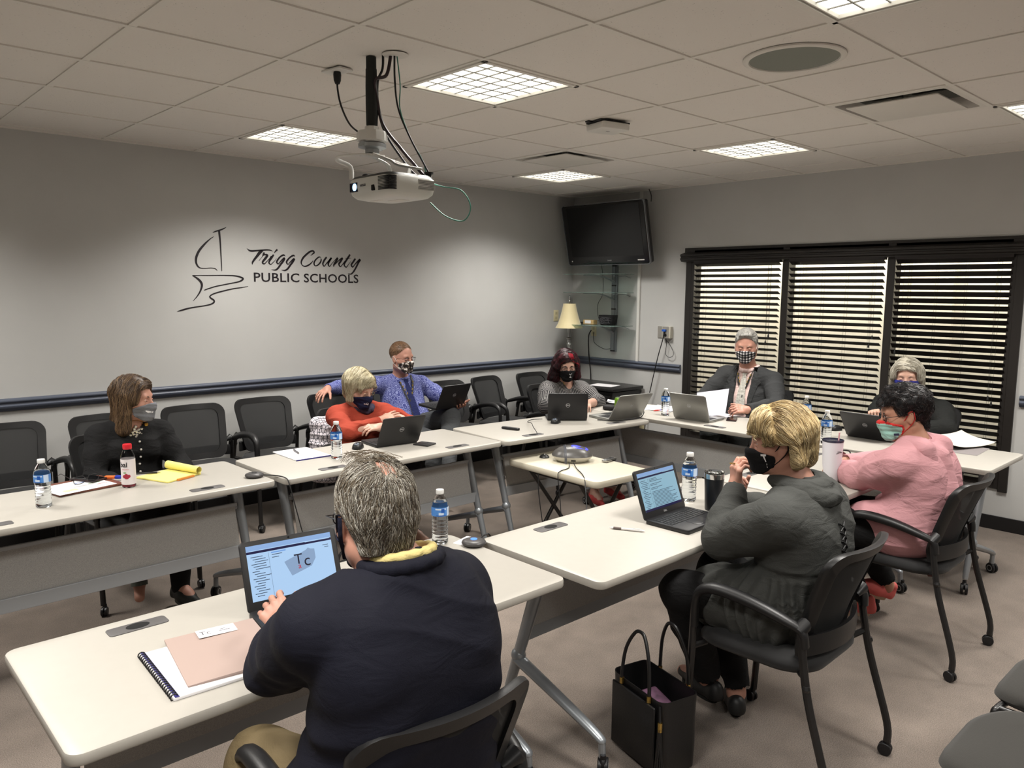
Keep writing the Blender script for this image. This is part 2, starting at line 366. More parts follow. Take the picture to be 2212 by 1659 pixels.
# ---------------------------------------------------------------- training tables
M_top = mat('table_laminate', (170, 166, 158), 0.38, var=0.012, vscale=30)
M_legm = mat('table_leg_silver', (150, 155, 160), 0.34, metal=0.6)
M_panel = mat('modesty_mesh', (122, 126, 130), 0.6)
N, L, B = nodes(M_panel); tc = N.new('ShaderNodeTexCoord'); vo = N.new('ShaderNodeTexNoise'); vo.inputs['Scale'].default_value = 420; vo.inputs['Detail'].default_value = 1; L.new(tc.outputs['Object'], vo.inputs['Vector'])
mc = N.new('ShaderNodeMix'); mc.data_type = 'RGBA'; mc.inputs[6].default_value = s2l((126, 126, 125))+(1,); mc.inputs[7].default_value = s2l((196, 194, 190))+(1,); L.new(vo.outputs['Fac'], mc.inputs[0]); L.new(mc.outputs[2], B.inputs['Base Color'])
B.inputs['Alpha'].default_value = 0.94
M_prail = mat('panel_rail', (158, 162, 166), 0.5, metal=0.2)
M_grom = mat('grommet_grey', (88, 86, 86), 0.45)
M_caster = mat('caster_black', (22, 22, 24), 0.4)
M_cring = mat('caster_ring', (150, 150, 150), 0.5)
M_soft = mat('table_underside', (70, 66, 62), .7)
def caster_mb(r=.026, w=.032):
    b = MB(); R = Matrix.Rotation(PI/2, 4, 'Y'); X = Matrix.Translation((0, 0, r)) @ R
    for s in (-1, 1):
        z0 = s*w/2
        b.lathe([(r*.55, z0*.2), (r, z0*.25), (r*1.0, z0*.85), (r*.9, z0*1.0), (r*.35, z0*1.02)] if s > 0 else [(r*.35, z0*1.02), (r*.9, z0*1.0), (r, z0*.85), (r, z0*.25), (r*.55, z0*.2)], n=20, X=X)
    b.mi(1)
    for s in (-1, 1):
        z0 = s*w/2*1.03; P = [(r*.62, z0*.97), (r*.62, z0), (r*.45, z0), (r*.45, z0*.97)]
        b.lathe(P, n=20, X=X, cap=(False, False))
    b.mi(0); b.tube([(0, 0, r), (0, -.006, r*1.7), (0, -.01, r*2.6)], [.008, .012, .010], 8)
    b.ell((0, -.004, r*1.5), (w*.45, r*.75, r*.75), 12)
    return b
def training_table(label, Lx, D, loc, rz, notes=''):
    t = thing('training_table', label, 'table', loc, rz, 'white training tables on wheels set in a U')
    b = MB(); b.slab(Lx, D, .030, .035, .006, (0, 0, .712), n=7); b.build('tabletop', M_top, t)
    for gx in (-Lx*.29, Lx*.29):
        g = MB(); g.slab(.16, .055, .004, .012, .0012, (gx, D/2-.078, .7405)); go = g.build('grommet', M_grom, t)
        h = MB(); h.lathe([(.0001, .7452), (.026, .7452), (.029, .7446), (.029, .743)], (0, 0, 0), 24, X=Matrix.Translation((gx, D/2-.078, 0)) @ Matrix.Diagonal((1.1, .72, 1, 1))); h.build('cable_hole', M_dark, go)
    xe = Lx/2-.10
    for s in (-1, 1):
        l = MB(); x = s*xe
        l.tube(smoothpath([(x, .045, .712), (x, .08, .60), (x, .16, .36), (x, .235, .14), (x, .25, .085)], 4), [.034-.018*k/16 for k in range(17)], 14, flat=.8)
        l.tube(smoothpath([(x, .19, .27), (x, .02, .215), (x, -.16, .155), (x, -.235, .125), (x, -.245, .115)], 4), [.028-.013*k/16 for k in range(17)], 12, flat=.75)
        l.tube([(x, -.242, .125), (x, -.246, .06)], .013, 10); l.ell((x+.0*s, .185, .285), (.03, .03, .03), 12)
        l.box((x, 0, .704), (.06, D*.62, .016))
        lo = l.build('leg', M_legm, t)
        for yy in (.255, -.25):
            c = caster_mb(.03, .038).build('caster', [M_caster, M_cring], lo, loc=(x, yy, 0), rz=random.uniform(-1.2, 1.2))
    bm_ = MB(); bm_.tube([(-xe, .09, .585), (xe, .09, .585)], .014, 10); bm_.tube([(-xe, -.06, .69), (xe, -.06, .69)], .012, 8); bm_.build('crossbar', M_legm, t)
    p = MB(); y0, y1, z0, z1 = .150, .105, .40, .60; w = 2*xe-.07
    p.loft([[(-w/2, y0+.0, z0), (w/2, y0, z0), (w/2, y1, z1), (-w/2, y1, z1)], [(-w/2, y0+.004, z0), (w/2, y0+.004, z0), (w/2, y1+.004, z1), (-w/2, y1+.004, z1)]])
    p.build('modesty_panel', M_panel, t, smooth=0)
    r = MB(); r.box((0, .163, .375), (w+.06, .012, .062), R=None); r.box((0, .109, .604), (w+.02, .014, .016)); r.build('panel_rail', M_prail, t, bevel=.002)
    return t
training_table('white training table at the far left, holding the red-capped juice bottle and yellow pad', 1.52, .61, (-.06, -1.783, 0), PI+.015)
training_table('white training table at the left holding the orange-sweater person\'s laptop and a notepad', 1.49, .61, (1.485, -1.785, 0), PI+.01)
training_table('white training table under the red-haired person\'s black laptop, by the far corner', 1.37, .61, (2.945, -1.845, 0), PI-.07)
training_table('white training table under the grey-suited person\'s silver laptop, along the window', 1.50, .61, (3.96, -2.225, 0), PI/2)
training_table('white training table under the white-haired person\'s laptop, at the right end of the window', 1.40, .66, (4.005, -3.70, 0), PI/2)
training_table('white training table nearest the camera, with the spiral notebook and navy-blazer person\'s laptop', 1.50, .64, (.065, -3.625, 0), 0)
training_table('white training table with the grey-hoodie person\'s laptop and pen', 1.50, .61, (1.61, -3.745, 0), 0)
training_table('white training table under the pink-hoodie person\'s forearms', 1.22, .61, (2.99, -3.80, 0), 0)
# small folding table
M_cream = mat('folding_table_plastic', (196, 190, 172), 0.42, bump=.1, bscale=150)
M_blacktube = mat('black_steel_tube', (26, 25, 25), .35, spec=.6)
t = thing('folding_table', 'small cream plastic folding table in the middle of the room holding the speakerphone hub', 'table', (2.56, -2.42, 0), math.radians(-3))
b = MB(); b.slab(.50, .80, .045, .045, .012, (0, 0, .562), n=7); b.slab(.42, .72, .012, .03, .004, (0, 0, .552)); b.build('tabletop', M_cream, t)
for s in (-1, 1):
    l = MB()
    for sy in (-1, 1): l.tube([(s*.2, sy*.22, .555), (-s*.20+s*.0, sy*(.22 if s > 0 else .19), .02)], .0125, 10)
    l.tube([(-s*.20, -.26, .014), (-s*.20, .26, .014)], .013, 10); l.tube([(s*.2, -.22, .55), (s*.2, .22, .55)], .011, 8)
    l.build('leg_frame', M_blacktube, t)
# ---------------------------------------------------------------- chairs
M_seat = mat('chair_fabric', (28, 28, 29), .85, bump=.3, bscale=500, sheen=.1)
M_meshb = mat('chair_mesh', (36, 37, 38), .8)
N, L, B = nodes(M_meshb); tc = N.new('ShaderNodeTexCoord'); vo = N.new('ShaderNodeTexVoronoi'); vo.inputs['Scale'].default_value = 330; vo.inputs['Randomness'].default_value = 0
L.new(tc.outputs['Object'], vo.inputs['Vector']); r1 = N.new('ShaderNodeMapRange'); r1.inputs[1].default_value = .3; r1.inputs[2].default_value = .45; L.new(vo.outputs['Distance'], r1.inputs[0])
mc = N.new('ShaderNodeMix'); mc.data_type = 'RGBA'; mc.inputs[6].default_value = s2l((16, 16, 17))+(1,); mc.inputs[7].default_value = s2l((22, 23, 24))+(1,)
L.new(r1.outputs[0], mc.inputs[0]); L.new(mc.outputs[2], B.inputs['Base Color']); B.inputs['Alpha'].default_value = .93
def back_map(u, z, off=0):
    """u across (m), z height; curved back surface, wings forward"""
    k = (z-.50)/.36
    y = -.185-.075*k-.02*k*k + 1.15*u*u + .015*math.cos(k*3) + off
    return (u, y, z)
def back_w(z):
    k = (z-.50)/.36; return .84+.16*min(1, max(0, k))
def outline(w, z0, z1, r, n=6):
    P = []
    for x, z in rrect(w, z1-z0, r, n): 
        z += (z0+z1)/2; P.append((x*back_w(z), z))
    # subdivide long edges
    Q = []
    for i in range(len(P)):
        a, bb = P[i], P[(i+1) % len(P)]; d = math.hypot(a[0]-bb[0], a[1]-bb[1]); m_ = max(1, int(d/.03))
        for k in range(m_): Q.append((a[0]+(bb[0]-a[0])*k/m_, a[1]+(bb[1]-a[1])*k/m_))
    return Q
def make_chair(label, loc, rz, group=None):
    t = thing('conference_chair', label, 'chair', loc, rz, group or 'black mesh-back conference chairs')
    s = MB(); L = []
    for ins, z, dz in ((.05, .425, 0), (.01, .43, 0), (0, .445, 0), (0, .462, 0), (.012, .478, 0), (.05, .486, 0)):
        L.append([(x, y+.03, z - (.03*max(0, (y-.12)/.12)**2)) for x, y in rrect(.47-2*ins, .46-2*ins, .13-ins*.5, 8)])
    s.loft(L); so = s.build('seat', M_seat, t, smooth=60)
    O = outline(.455, .49, .865, .07); I = [(x*.80, .6775+(z-.6775)*.80+.004) for x, z in O]
    f = MB(); f.loft([[back_map(x, z, .010) for x, z in O], [back_map(x*1.012, .677+(z-.677)*1.012, 0) for x, z in O], [back_map(x, z, -.014) for x, z in O], [back_map(x, z, -.012) for x, z in I], [back_map(x, z, .008) for x, z in I], [back_map(x, z, .010) for x, z in O]], (False, False))
    f.build('back_frame', M_black, t, smooth=60)
    p = MB(); c = (0, .6815); LL_ = []
    for k in (1.02, .8, .55, .3, .08): LL_.append([back_map(c[0]+(x-c[0])*k, c[1]+(z-c[1])*k, 0) for x, z in I])
    p.loft(LL_, (False, True)); p.build('back_mesh', M_meshb, t, smooth=80)
    lb = MB(); L = []
    for k in range(13):
        u = -.225+.45*k/12; y = -.215+1.15*u*u; L.append([(u, y+.012, .50), (u, y+.016, .53), (u, y+.010, .565), (u, y-.006, .57), (u, y-.010, .535), (u, y-.008, .50)])
    lb.loft(L); lb.build('lumbar_band', M_black, t, smooth=60)
    for sx in (-1, 1):
        a = MB(); pts = smoothpath([(sx*.262, .215, .50), (sx*.264, .212, .60), (sx*.266, .185, .645), (sx*.268, .12, .665), (sx*.266, 0, .655), (sx*.258, -.12, .625), (sx*.250, -.175, .60), (sx*.245, -.185, .55)], 5)
        R = [.014+.007*math.sin(PI*min(1, max(0, (i-6)/22))) for i in range(len(pts))]
        a.tube(pts, R, 10, flat=1.25); a.tube([(sx*.252, -.165, .60), (sx*.235, -.175, .62), (sx*.20, -.17, .60)], [.022, .024, .012], 10)
        a.build('armrest', M_black, t, smooth=60)
        l = MB(); l.tube(smoothpath([(sx*.262, .218, .55), (sx*.262, .222, .40), (sx*.262, .235, .15), (sx*.262, .24, .055)], 4), .0135, 10); l.tube([(sx*.262, .222, .42), (sx*.20, .20, .425)], .011, 8)
        lo = l.build('leg', M_blacktube, t); caster_mb(.024, .030).build('caster', [M_caster, M_caster], lo, loc=(sx*.262, .25, 0), rz=random.uniform(-.9, .9))
        l = MB(); l.tube(smoothpath([(sx*.247, -.17, .60), (sx*.252, -.185, .50), (sx*.258, -.215, .36), (sx*.264, -.285, .13), (sx*.264, -.29, .055)], 4), .0135, 10); l.tube([(sx*.253, -.19, .455), (sx*.19, -.15, .43)], .011, 8)
        l.ell((sx*.262, -.205, .42), .014, 8)
        lo = l.build('leg', M_blacktube, t); caster_mb(.024, .030).build('caster', [M_caster, M_caster], lo, loc=(sx*.264, -.285, 0), rz=random.uniform(-.9, .9))
    return t
S = PI
make_chair('black mesh chair under the navy-blazer person, nearest the camera', (-.09, -4.22, 0), -.06)
make_chair('black mesh chair under the grey-hoodie person, handbag beside it', (1.55, -4.345, 0), .03)
make_chair('black mesh chair under the pink-hoodie person', (2.86, -4.31, 0), -.0)
make_chair('empty black mesh chair against the logo wall, leftmost in the photo', (-.12, -.42, 0), S)
make_chair('empty black mesh chair against the wall just behind the black-cardigan person', (.45, -.42, 0), S)
make_chair('black mesh chair the black-cardigan person sits on', (.30, -1.12, 0), S+.1)
make_chair('empty black mesh chair to the right of the black-cardigan person, against the wall', (1.03, -.38, 0), S)
make_chair('empty black mesh chair against the wall left of the person in orange', (1.60-.03, -.34, 0), S)
make_chair('black mesh chair with a hand resting on its back, behind the person in orange', (2.11, -.44, 0), S+.03)
make_chair('black mesh chair under the paisley-shirt person, against the wall', (2.68, -.42, 0), S-.0)
make_chair('black mesh chair the person in the orange sweater sits on, patterned jacket over it', (1.80, -1.14, 0), S)
make_chair('empty black mesh chair against the wall, right of the tilted laptop', (3.30, -.38, 0), S)
make_chair('empty black mesh chair against the wall, left of the red-haired person', (3.86, -.34, 0), S+.2)
make_chair('black mesh chair under the red-haired person', (3.84, -1.10, 0), S-.1)
make_chair('black mesh chair behind the red-haired person, in the corner by the black cabinet', (4.42, -.36, 0), S)
make_chair('black mesh chair under the grey-suited person', (4.86, -2.33, 0), PI/2)
make_chair('black mesh chair under the white-haired person', (4.86, -3.60, 0), PI/2)
# ---------------------------------------------------------------- table-top things
TZ = .7425
M_clear = mat('clear_plastic', (245, 248, 250), 0.03, trans=1.0, ior=1.12, spec=.6)
M_water = mat('water', (250, 252, 254), 0.0, trans=1.0, ior=1.2)
M_cap = mat('bottle_cap', (228, 228, 226), 0.4)
M_blabel = mat('water_label', (76, 134, 206), 0.4)
M_paper = mat('paper_white', (226, 224, 226), 0.8)
M_ink = mat('print_ink', (70, 70, 78), 0.8)
def xform(loc, rz=0): return Matrix.Translation(loc) @ Matrix.Rotation(rz, 4, 'Z')
def curved_label(mb, r, z0, z1, a0=0, a1=2*PI, n=28, wav=0):
    full = abs(a1-a0) > 6.2; L = []
    for z in (z0, z1): L.append([(r*math.cos(a0+(a1-a0)*k/n), r*math.sin(a0+(a1-a0)*k/n), z) for k in range(n if full else n+1)])
    mb.loft(L, (False, False), closed=full)
def water_bottle(label, loc, fill=.15, scale=1.0, rz=0, facing=0):
    t = thing('water_bottle', label, 'bottle', loc, rz, 'plastic water bottles on the tables'); t.scale = (scale,)*3
    prof = [(.0001, .006), (.018, .002), (.027, .0), (.031, .006), (.0315, .018)]
    z = .018
    for k in range(6):
        prof += [(.0315, z+.003), (.0295, z+.008), (.0315, z+.013)]; z += .0145
    prof += [(.0325, .108), (.0325, .150), (.0315, .154), (.030, .160), (.025, .174), (.017, .188), (.0125, .194), (.0125, .200)]
    b = MB(); b.lathe(prof, n=28, cap=(True, True)); b.build('bottle_body', M_clear, t, smooth=60)
    w_ = MB(); pr = [(r*.93, max(z_, .004)) for r, z_ in prof if z_ < fill] ; pr.append((pr[-1][0] if fill < .155 else .026, fill)); pr.append((.0001, fill)); w_.lathe(pr, n=24); w_.build('water', M_water, t, smooth=60)
    lb = MB(); curved_label(lb, .0332, .112, .146); lb.mi(1); curved_label(lb, .0334, .112, .146, facing+.55, facing+1.2, 8); curved_label(lb, .0334, .137, .143, facing-.9, facing+.4, 8); curved_label(lb, .0334, .117, .127, facing-.5, facing+.1, 8)
    lb.mi(2); curved_label(lb, .0335, .126, .142, facing-.2, facing+.2, 6); curved_label(lb, .0335, .114, .1165, facing-.8, facing+.4, 8)
    lb.build('label', [M_blabel, mat('label_light', (196, 214, 236), .4), mat('label_deep', (24, 84, 170), .4)], t, smooth=60)
    c = MB(); c.lathe([(.0145, .194), (.0155, .196), (.0155, .208), (.0145, .2105), (.0001, .2105)], n=28, cap=(True, True)); c.build('cap', M_cap, t, smooth=40)
    return t
FC = math.radians(-125)
water_bottle('water bottle near the left edge of the photo, beside the eyeglasses and papers', (-.268, -1.842, TZ), .162, 1.0, facing=FC)
water_bottle('water bottle beside the mouse in front of the person in orange', (1.193, -1.822, TZ), .10, 1.0, facing=FC)
water_bottle('water bottle just right of the navy blazer shoulder, near the conference microphone', (.722, -3.372, TZ), .165, .98, facing=FC+.3)
water_bottle('water bottle on the far corner table, between the two silver laptops', (3.872, -2.135, TZ), .12, 1.0, facing=-2.6)
water_bottle('water bottle behind the blond head, against the blinds', (4.30, -3.05, TZ), .13, 1.0, facing=-2.8)
water_bottle('water bottle right behind the white straw tumbler', (3.74, -3.46, TZ), .12, 1.0, facing=-2.8)
water_bottle('water bottle with wavy ridges left of the black steel tumbler', (1.943, -3.655, TZ), .168, 1.06, facing=-2.6)
# juice bottle with red cap
t = thing('juice_bottle', 'juice bottle with red cap and white label on the far left table', 'bottle', (.119, -1.722, TZ))
pr = [(.0001, .004), (.027, .0), (.031, .004), (.032, .02), (.031, .03), (.032, .06), (.032, .14), (.031, .15), (.026, .166), (.019, .18), (.0165, .186), (.0165, .192)]
b = MB(); b.lathe(pr, n=28); b.build('bottle_body', M_clear, t, smooth=60)
b = MB(); b.lathe([(.0001, .005), (.027, .004), (.0295, .008), (.030, .016), (.0001, .016)], n=24); b.build('juice', mat('red_juice', (170, 30, 60), .1, trans=.6), t)
b = MB(); b.lathe([(.019, .184), (.0205, .187), (.0205, .204), (.019, .208), (.0001, .208)], n=28); b.build('cap', mat('red_cap', (206, 36, 48), .35), t)
b = MB(); curved_label(b, .0327, .016, .138); b.build('label', mat('juice_label', (222, 214, 214), .5), t, smooth=60)
def wrap_text(body, size, r, z, ang, mat_, parent, name='lettering', bold=0, spacing=1):
    mb = text_mb(body, size, Matrix.Identity(4), .0001, bold=bold, spacing=spacing)
    V = []
    for x, y, zz in mb.v:
        a = ang + x/r; V.append(((r+zz)*math.cos(a), (r+zz)*math.sin(a), z+y))
    mb.v = V; return mb.build(name, mat_, parent, smooth=0)
wrap_text('bai', .034, .0331, .112, FC-.35, mat('black_ink', (20, 18, 20), .6), t, bold=.0008)
wrap_text('antioxidant', .0075, .0331, .090, FC-.1, mat('pink_ink', (200, 80, 100), .6), t)
b = MB()
for a, z, r in ((-.25, .056, .009), (.05, .052, .010), (.3, .057, .009), (.0, .062, .008)):
    X = Matrix.Rotation(FC+a, 4, 'Z') @ Matrix.Translation((.0325, 0, z)); b.ell((0, 0, 0), (.001, r, r), 12, X=X)
b.build('cherry_picture', mat('cherry_red', (160, 40, 60), .5), t)
b = MB(); b.ell((0, 0, 0), (.001, .008, .003), 10, X=Matrix.Rotation(FC-.2, 4, 'Z') @ Matrix.Translation((.0326, 0, .074))); b.build('leaf_picture', mat('leaf_green', (90, 150, 60), .5), t)
# ---- laptops
M_lapb = mat('laptop_black', (30, 30, 32), .42, bump=.05, bscale=600)
M_laps = mat('laptop_silver', (150, 150, 146), .38, metal=.6)
M_key = mat('laptop_key', (16, 16, 18), .5)
M_keys = mat('key_legend', (190, 190, 196), .6)
M_scr_off = mat('screen_dark', (8, 8, 10), .12)
M_logo = mat('logo_silver', (178, 178, 180), .3, metal=.4)
def emat(name, col, e):
    name = name+('_%d' % round(e*100)); m = mat(name, col, .3, emis=e); m.node_tree.nodes['Principled BSDF'].inputs['Base Color'].default_value = (.01, .01, .012, 1); return m
def laptop(label, hinge, rz, W=.295, D=.205, opn=110, body=None, logo='DELL', screen=None, th=.018, group=None, keys=False, tilt=None):
    """hinge = middle of the hinge line on the table; user sits on local -y"""
    body = body or M_lapb
    t = thing('laptop', label, 'laptop', hinge, rz, group or 'open laptops on the tables')
    if tilt: t.rotation_euler = tilt
    b = MB(); b.slab(W, D, th, .014, .004, (0, -D/2, 0)); b.build('base', body, t)
    k = MB()
    kw = W*.90; kx0 = -kw/2; rows = 6; kd = D*.46/rows; y0 = -.022
    for r in range(rows):
        y = y0-kd*(r+.5)-.006; n = [16, 15, 14, 13, 12, 7][r]; cells = [1]*n
        if r == 5: cells = [1.2, 1.2, 1.2, 5.5, 1.2, 1.2, 1.4]
        tot = sum(cells); x = kx0
        for c in cells:
            ww = kw*c/tot; k.slab(ww-.003, kd-.003, .0018, .0015, .0004, (x+ww/2, y, th-.0002), n=1); x += ww
    ko = k.build('keyboard', M_key if body is not M_laps else mat('key_dark', (36, 36, 38), .5), t, smooth=0)
    if keys:
        k = MB()
        for r in range(rows-1):
            y = y0-kd*(r+.5)-.006; n = [16, 15, 14, 13, 12][r]
            for q in range(n): k.box((kx0+kw*(q+.42)/n, y+.001, th+.0018), (.0035, .003, .0002))
        k.build('key_legends', M_keys, ko, smooth=0)
    p = MB(); p.slab(W*.34, D*.30, .0008, .004, .0002, (-.0, -D*.78, th)); p.build('touchpad', mat('touchpad_black', (40, 40, 42), .35), t)
    if screen: 
        p = MB(); p.box((W*.38, -D*.86, th+.0004), (.022, .016, .0004)); p.build('sticker', mat('sticker_blue', (60, 130, 210), .4), t)
    a = math.radians(opn); X = Matrix.Translation((0, -.002, th*.75)) @ Matrix.Rotation(a-PI, 4, 'X')  # lid closed would lie over the base; rotate open
    # lid local: x across, y up from hinge, z = +outer back
    LX = Matrix.Translation((0, -.003, th*.6)) @ Matrix.Rotation(-(PI-a)+PI/2+PI/2, 4, 'X')
    LX = Matrix.Translation((0, -.003, th*.6)) @ Matrix.Rotation(PI-a, 4, 'X')
    LX = Matrix.Translation((0, -.003, th*.6)) @ Matrix.Rotation(PI - a, 4, 'X')
    # local +y of lid must point up and back: direction (0, cos(pi-a), sin(pi-a))
    H_ = D*1.0
    l = MB(); l.slab(W, H_, .008, .013, .0025, (0, H_/2, -.008)); l.build('lid', body, t, smooth=35).matrix_local = LX
    if screen is not None:
        sw, sh = W*.88, H_*.78; oy = H_*.54
        BZ = MB(); BZ.slab(W*.985, H_*.97, .0006, .012, .0002, (0, H_/2, 0)); bz = BZ.build('screen_bezel', mat('bezel_black', (34, 34, 35), .5), t); bz.matrix_local = LX
        s = MB(); sm = screen(s, sw, sh, oy); so = s.build('screen', sm[0], t, smooth=0); so.matrix_local = LX
        if sm[1] is not None:
            for nm, mb_, mm in sm[1]: q = mb_.build(nm, mm, so, smooth=0)
        cm = MB(); cm.lathe([(.003, .0006), (.003, .0012), (.0001, .0012)], (0, H_*.965, 0), 12); cm.build('webcam', M_dark, t).matrix_local = LX
        lt = text_mb(logo, .010, Matrix.Translation((0, H_*.08, .0009)), .0002, bold=.0004); lt.build('lettering', M_logo, t, smooth=0).matrix_local = LX
    else:
        BZ = MB(); BZ.box((0, H_*.54, .0003), (W*.9, H_*.8, .0006)); BZ.build('screen', M_scr_off, t, smooth=0).matrix_local = LX
    # outer badge
    OX = Matrix.Translation((0, H_*.55, -.0083)) @ Matrix.Rotation(PI, 4, 'Y')
    g = MB(); R_ = .0155
    g.lathe([(R_, 0), (R_, .0005), (R_-.0022, .0005), (R_-.0022, 0)], n=32, cap=(False, False), X=OX)
    g = text_mb(logo, .0115 if len(logo) > 2 else .02, OX, .0003, mb=g, bold=.0006, shear=.0 if len(logo) > 2 else .25); g.build('badge', M_logo, t, smooth=0).matrix_local = LX
    hm = MB(); hm.tube([(-W*.36, -.002, th*.62), (-W*.2, -.002, th*.62)], .006, 8); hm.tube([(W*.2, -.002, th*.62), (W*.36, -.002, th*.62)], .006, 8); hm.build('hinge', M_black, t)
    return t
def scr_page(e, doc):
    def f(s, w, h, oy):
        z = .0009
        mats = [emat('screen_page', (176, 210, 246) if not doc else (150, 192, 212), e), emat('screen_bar', (150, 186, 236), e*.9), emat('screen_navy', (22, 22, 84), e*.6), emat('screen_text', (84, 104, 134), e*.4), emat('screen_link', (120, 170, 240), e*.9)]
        s.mi(0).box((0, oy, z), (w, h, .0004))
        s.mi(1).box((0, oy+h*.455, z+.0003), (w, h*.09, .0003)); s.mi(2).box((0, oy+h*.375, z+.0003), (w, h*.045, .0003))
        if doc: s.mi(2).box((0, oy-h*.47, z+.0003), (w, h*.06, .0003))
        rng = random.Random(5)
        s.mi(3)
        for i in range(17):
            ln = w*(.08+.09*rng.random()); s.box((-w*.46+ln/2+w*.02*(i % 3), oy+h*(.29-.044*i), z+.0003), (ln, h*.012, .0002))
        s.box((-w*.255, oy-h*.06, z+.0003), (.0006, h*.78, .0002))
        if doc:
            for i in range(22):
                if i in (3, 6, 9): continue
                ln = w*((.15+.2*rng.random()) if i < 10 else (.45+.2*rng.random())); s.box((-w*.22+ln/2, oy+h*(.30-.034*i), z+.0003), (ln, h*.011, .0002))
        else:
            s.mi(4).box((-w*.14, oy+h*.32, z+.0003), (w*.17, h*.022, .0002)); s.mi(3).box((-w*.16, oy+h*.28, z+.0003), (w*.12, h*.012, .0002)); s.box((-w*.18, oy+h*.23, z+.0003), (w*.08, h*.012, .0002))
            s.box((w*.42, oy+h*.28, z+.0003), (w*.07, h*.010, .0002)); s.box((w*.43, oy+h*.24, z+.0003), (w*.05, h*.010, .0002))
        s.mi(0).box((w*.33, oy+h*.40, z+.0006), (w*.30, h*.02, .0002))
        extra = None
        if not doc:
            mp_ = MB(); P = [(-.052, .005), (.018, .028), (.026, .034), (.034, .03), (.046, .028), (.046, .0), (.03, -.022), (-.034, -.040)]
            mp_.poly([(x+.028, y+oy+.012, z+.0008) for x, y in P])
            XT = Matrix.Translation((.020, oy+.016, z+.0012))
            tt = text_mb('T', .044, XT, .0001); tt = text_mb('c', .05, Matrix.Translation((.046, oy+.008, z+.0012)), .0001, mb=tt)
            aa = text_mb('a', .024, Matrix.Translation((.021, oy-.004, z+.0016)), .0001)
            extra = [('county_map_picture', mp_, emat('screen_map', (150, 178, 214), e*.85)), ('lettering', tt, emat('screen_ink', (26, 24, 60), .4)), ('lettering', aa, emat('screen_red', (200, 40, 60), .8))]
        return mats, extra
    return f
laptop('open black laptop showing a web page with a large T, before the navy blazer', (.034, -3.56, TZ), math.radians(-7.8), .300, .208, 112, screen=scr_page(.95, False), keys=True)
laptop('open black laptop with a document on screen, in front of the grey hoodie', (1.648, -3.74, TZ), math.radians(1.5), .300, .208, 110, screen=scr_page(.85, True), keys=False)
laptop('open black laptop seen from its lid beside the arms of the person in orange', (1.662, -1.743, TZ), math.radians(175), .292, .205, 118)
laptop('open black laptop hiding the front of the red-haired person in the pinstriped blouse', (3.118, -1.811, TZ), math.radians(139.5), .292, .20, 100)
laptop('large open silver laptop leaning back, right of the red-haired person', (3.50, -2.04, TZ), math.radians(172), .33, .225, 122, body=M_laps, logo='hp')
laptop('open silver laptop with lid to the camera, in front of the grey-suited person', (3.823, -2.408, TZ), math.radians(93), .30, .21, 112, body=M_laps, logo='hp')
laptop('open black laptop with lid to the camera, in front of the white-haired person', (4.09, -3.585, TZ), math.radians(87), .30, .21, 125)
laptop('black laptop held tilted in the air by the person in the paisley shirt', (2.700, -.955, .775), 0, .295, .205, 112, tilt=(math.radians(-4), math.radians(0), math.radians(185)))
# ---- mice, mics, pens ...
M_mouseg = mat('mouse_grey', (92, 100, 112), .35)
def mouse(label, loc, rz):
    t = thing('computer_mouse', label, 'mouse', loc, rz, 'computer mice'); b = MB(); L = []
    for k in range(9):
        a = k/8; z = .036*math.sin(a*PI/2); s = math.cos(a*PI/2)**.55 if k < 8 else .02
        L.append([(x*s, y*s, z + .0) for x, y in rrect(.060, .100, .029, 5)])
    b.loft(L); b.build('shell', M_black, t, smooth=60)
    b = MB(); b.ell((0, .018, .0285), (.018, .026, .0085), 16); b.build('button_panel', M_mouseg, t, smooth=60)
    b = MB(); b.ell((0, .032, .034), (.003, .008, .005), 10); b.build('scroll_wheel', M_dark, t)
    return t
mouse('computer mouse right of the water bottle in front of the person in orange', (1.43, -1.665, TZ), 2.3)
mouse('computer mouse in front of the red-haired person\'s black laptop', (2.985, -1.82, TZ), 2.0)
mouse('computer mouse left of the white-haired person\'s laptop', (4.25, -3.29, TZ), 1.2)
def puck(label, loc, light=False):
    t = thing('microphone_puck', label, 'microphone', loc, 0, 'table microphone pucks'); b = MB(); b.lathe([(.030, 0), (.044, .004), (.047, .010), (.044, .016), (.032, .021), (.012, .0225), (.0001, .0225)], n=32); b.build('case', mat('puck_grey', (62, 60, 60), .4), t, smooth=60)
    b = MB(); b.lathe([(.0001, .0215), (.013, .0222), (.013, .0238), (.0001, .0242)], n=20); b.build('mute_button', emat('led_blue', (90, 150, 250), 1.6) if light else M_black, t)
    return t
puck('round microphone puck at the corner of the far left table, cable running off the edge', (.652, -1.935, TZ))
puck('round microphone puck with a blue light, right of the navy blazer', (.800, -3.478, TZ), True)
t = thing('paper_card', 'small white card under the blue-lit microphone puck', 'card', (.812, -3.43, TZ-.0015), .3); b = MB(); b.slab(.10, .075, .0012, .004, .0003); b.build('sheet', M_paper, t)
def tilted(name, label, cat, loc, rz): return thing(name, label, cat, loc, rz)
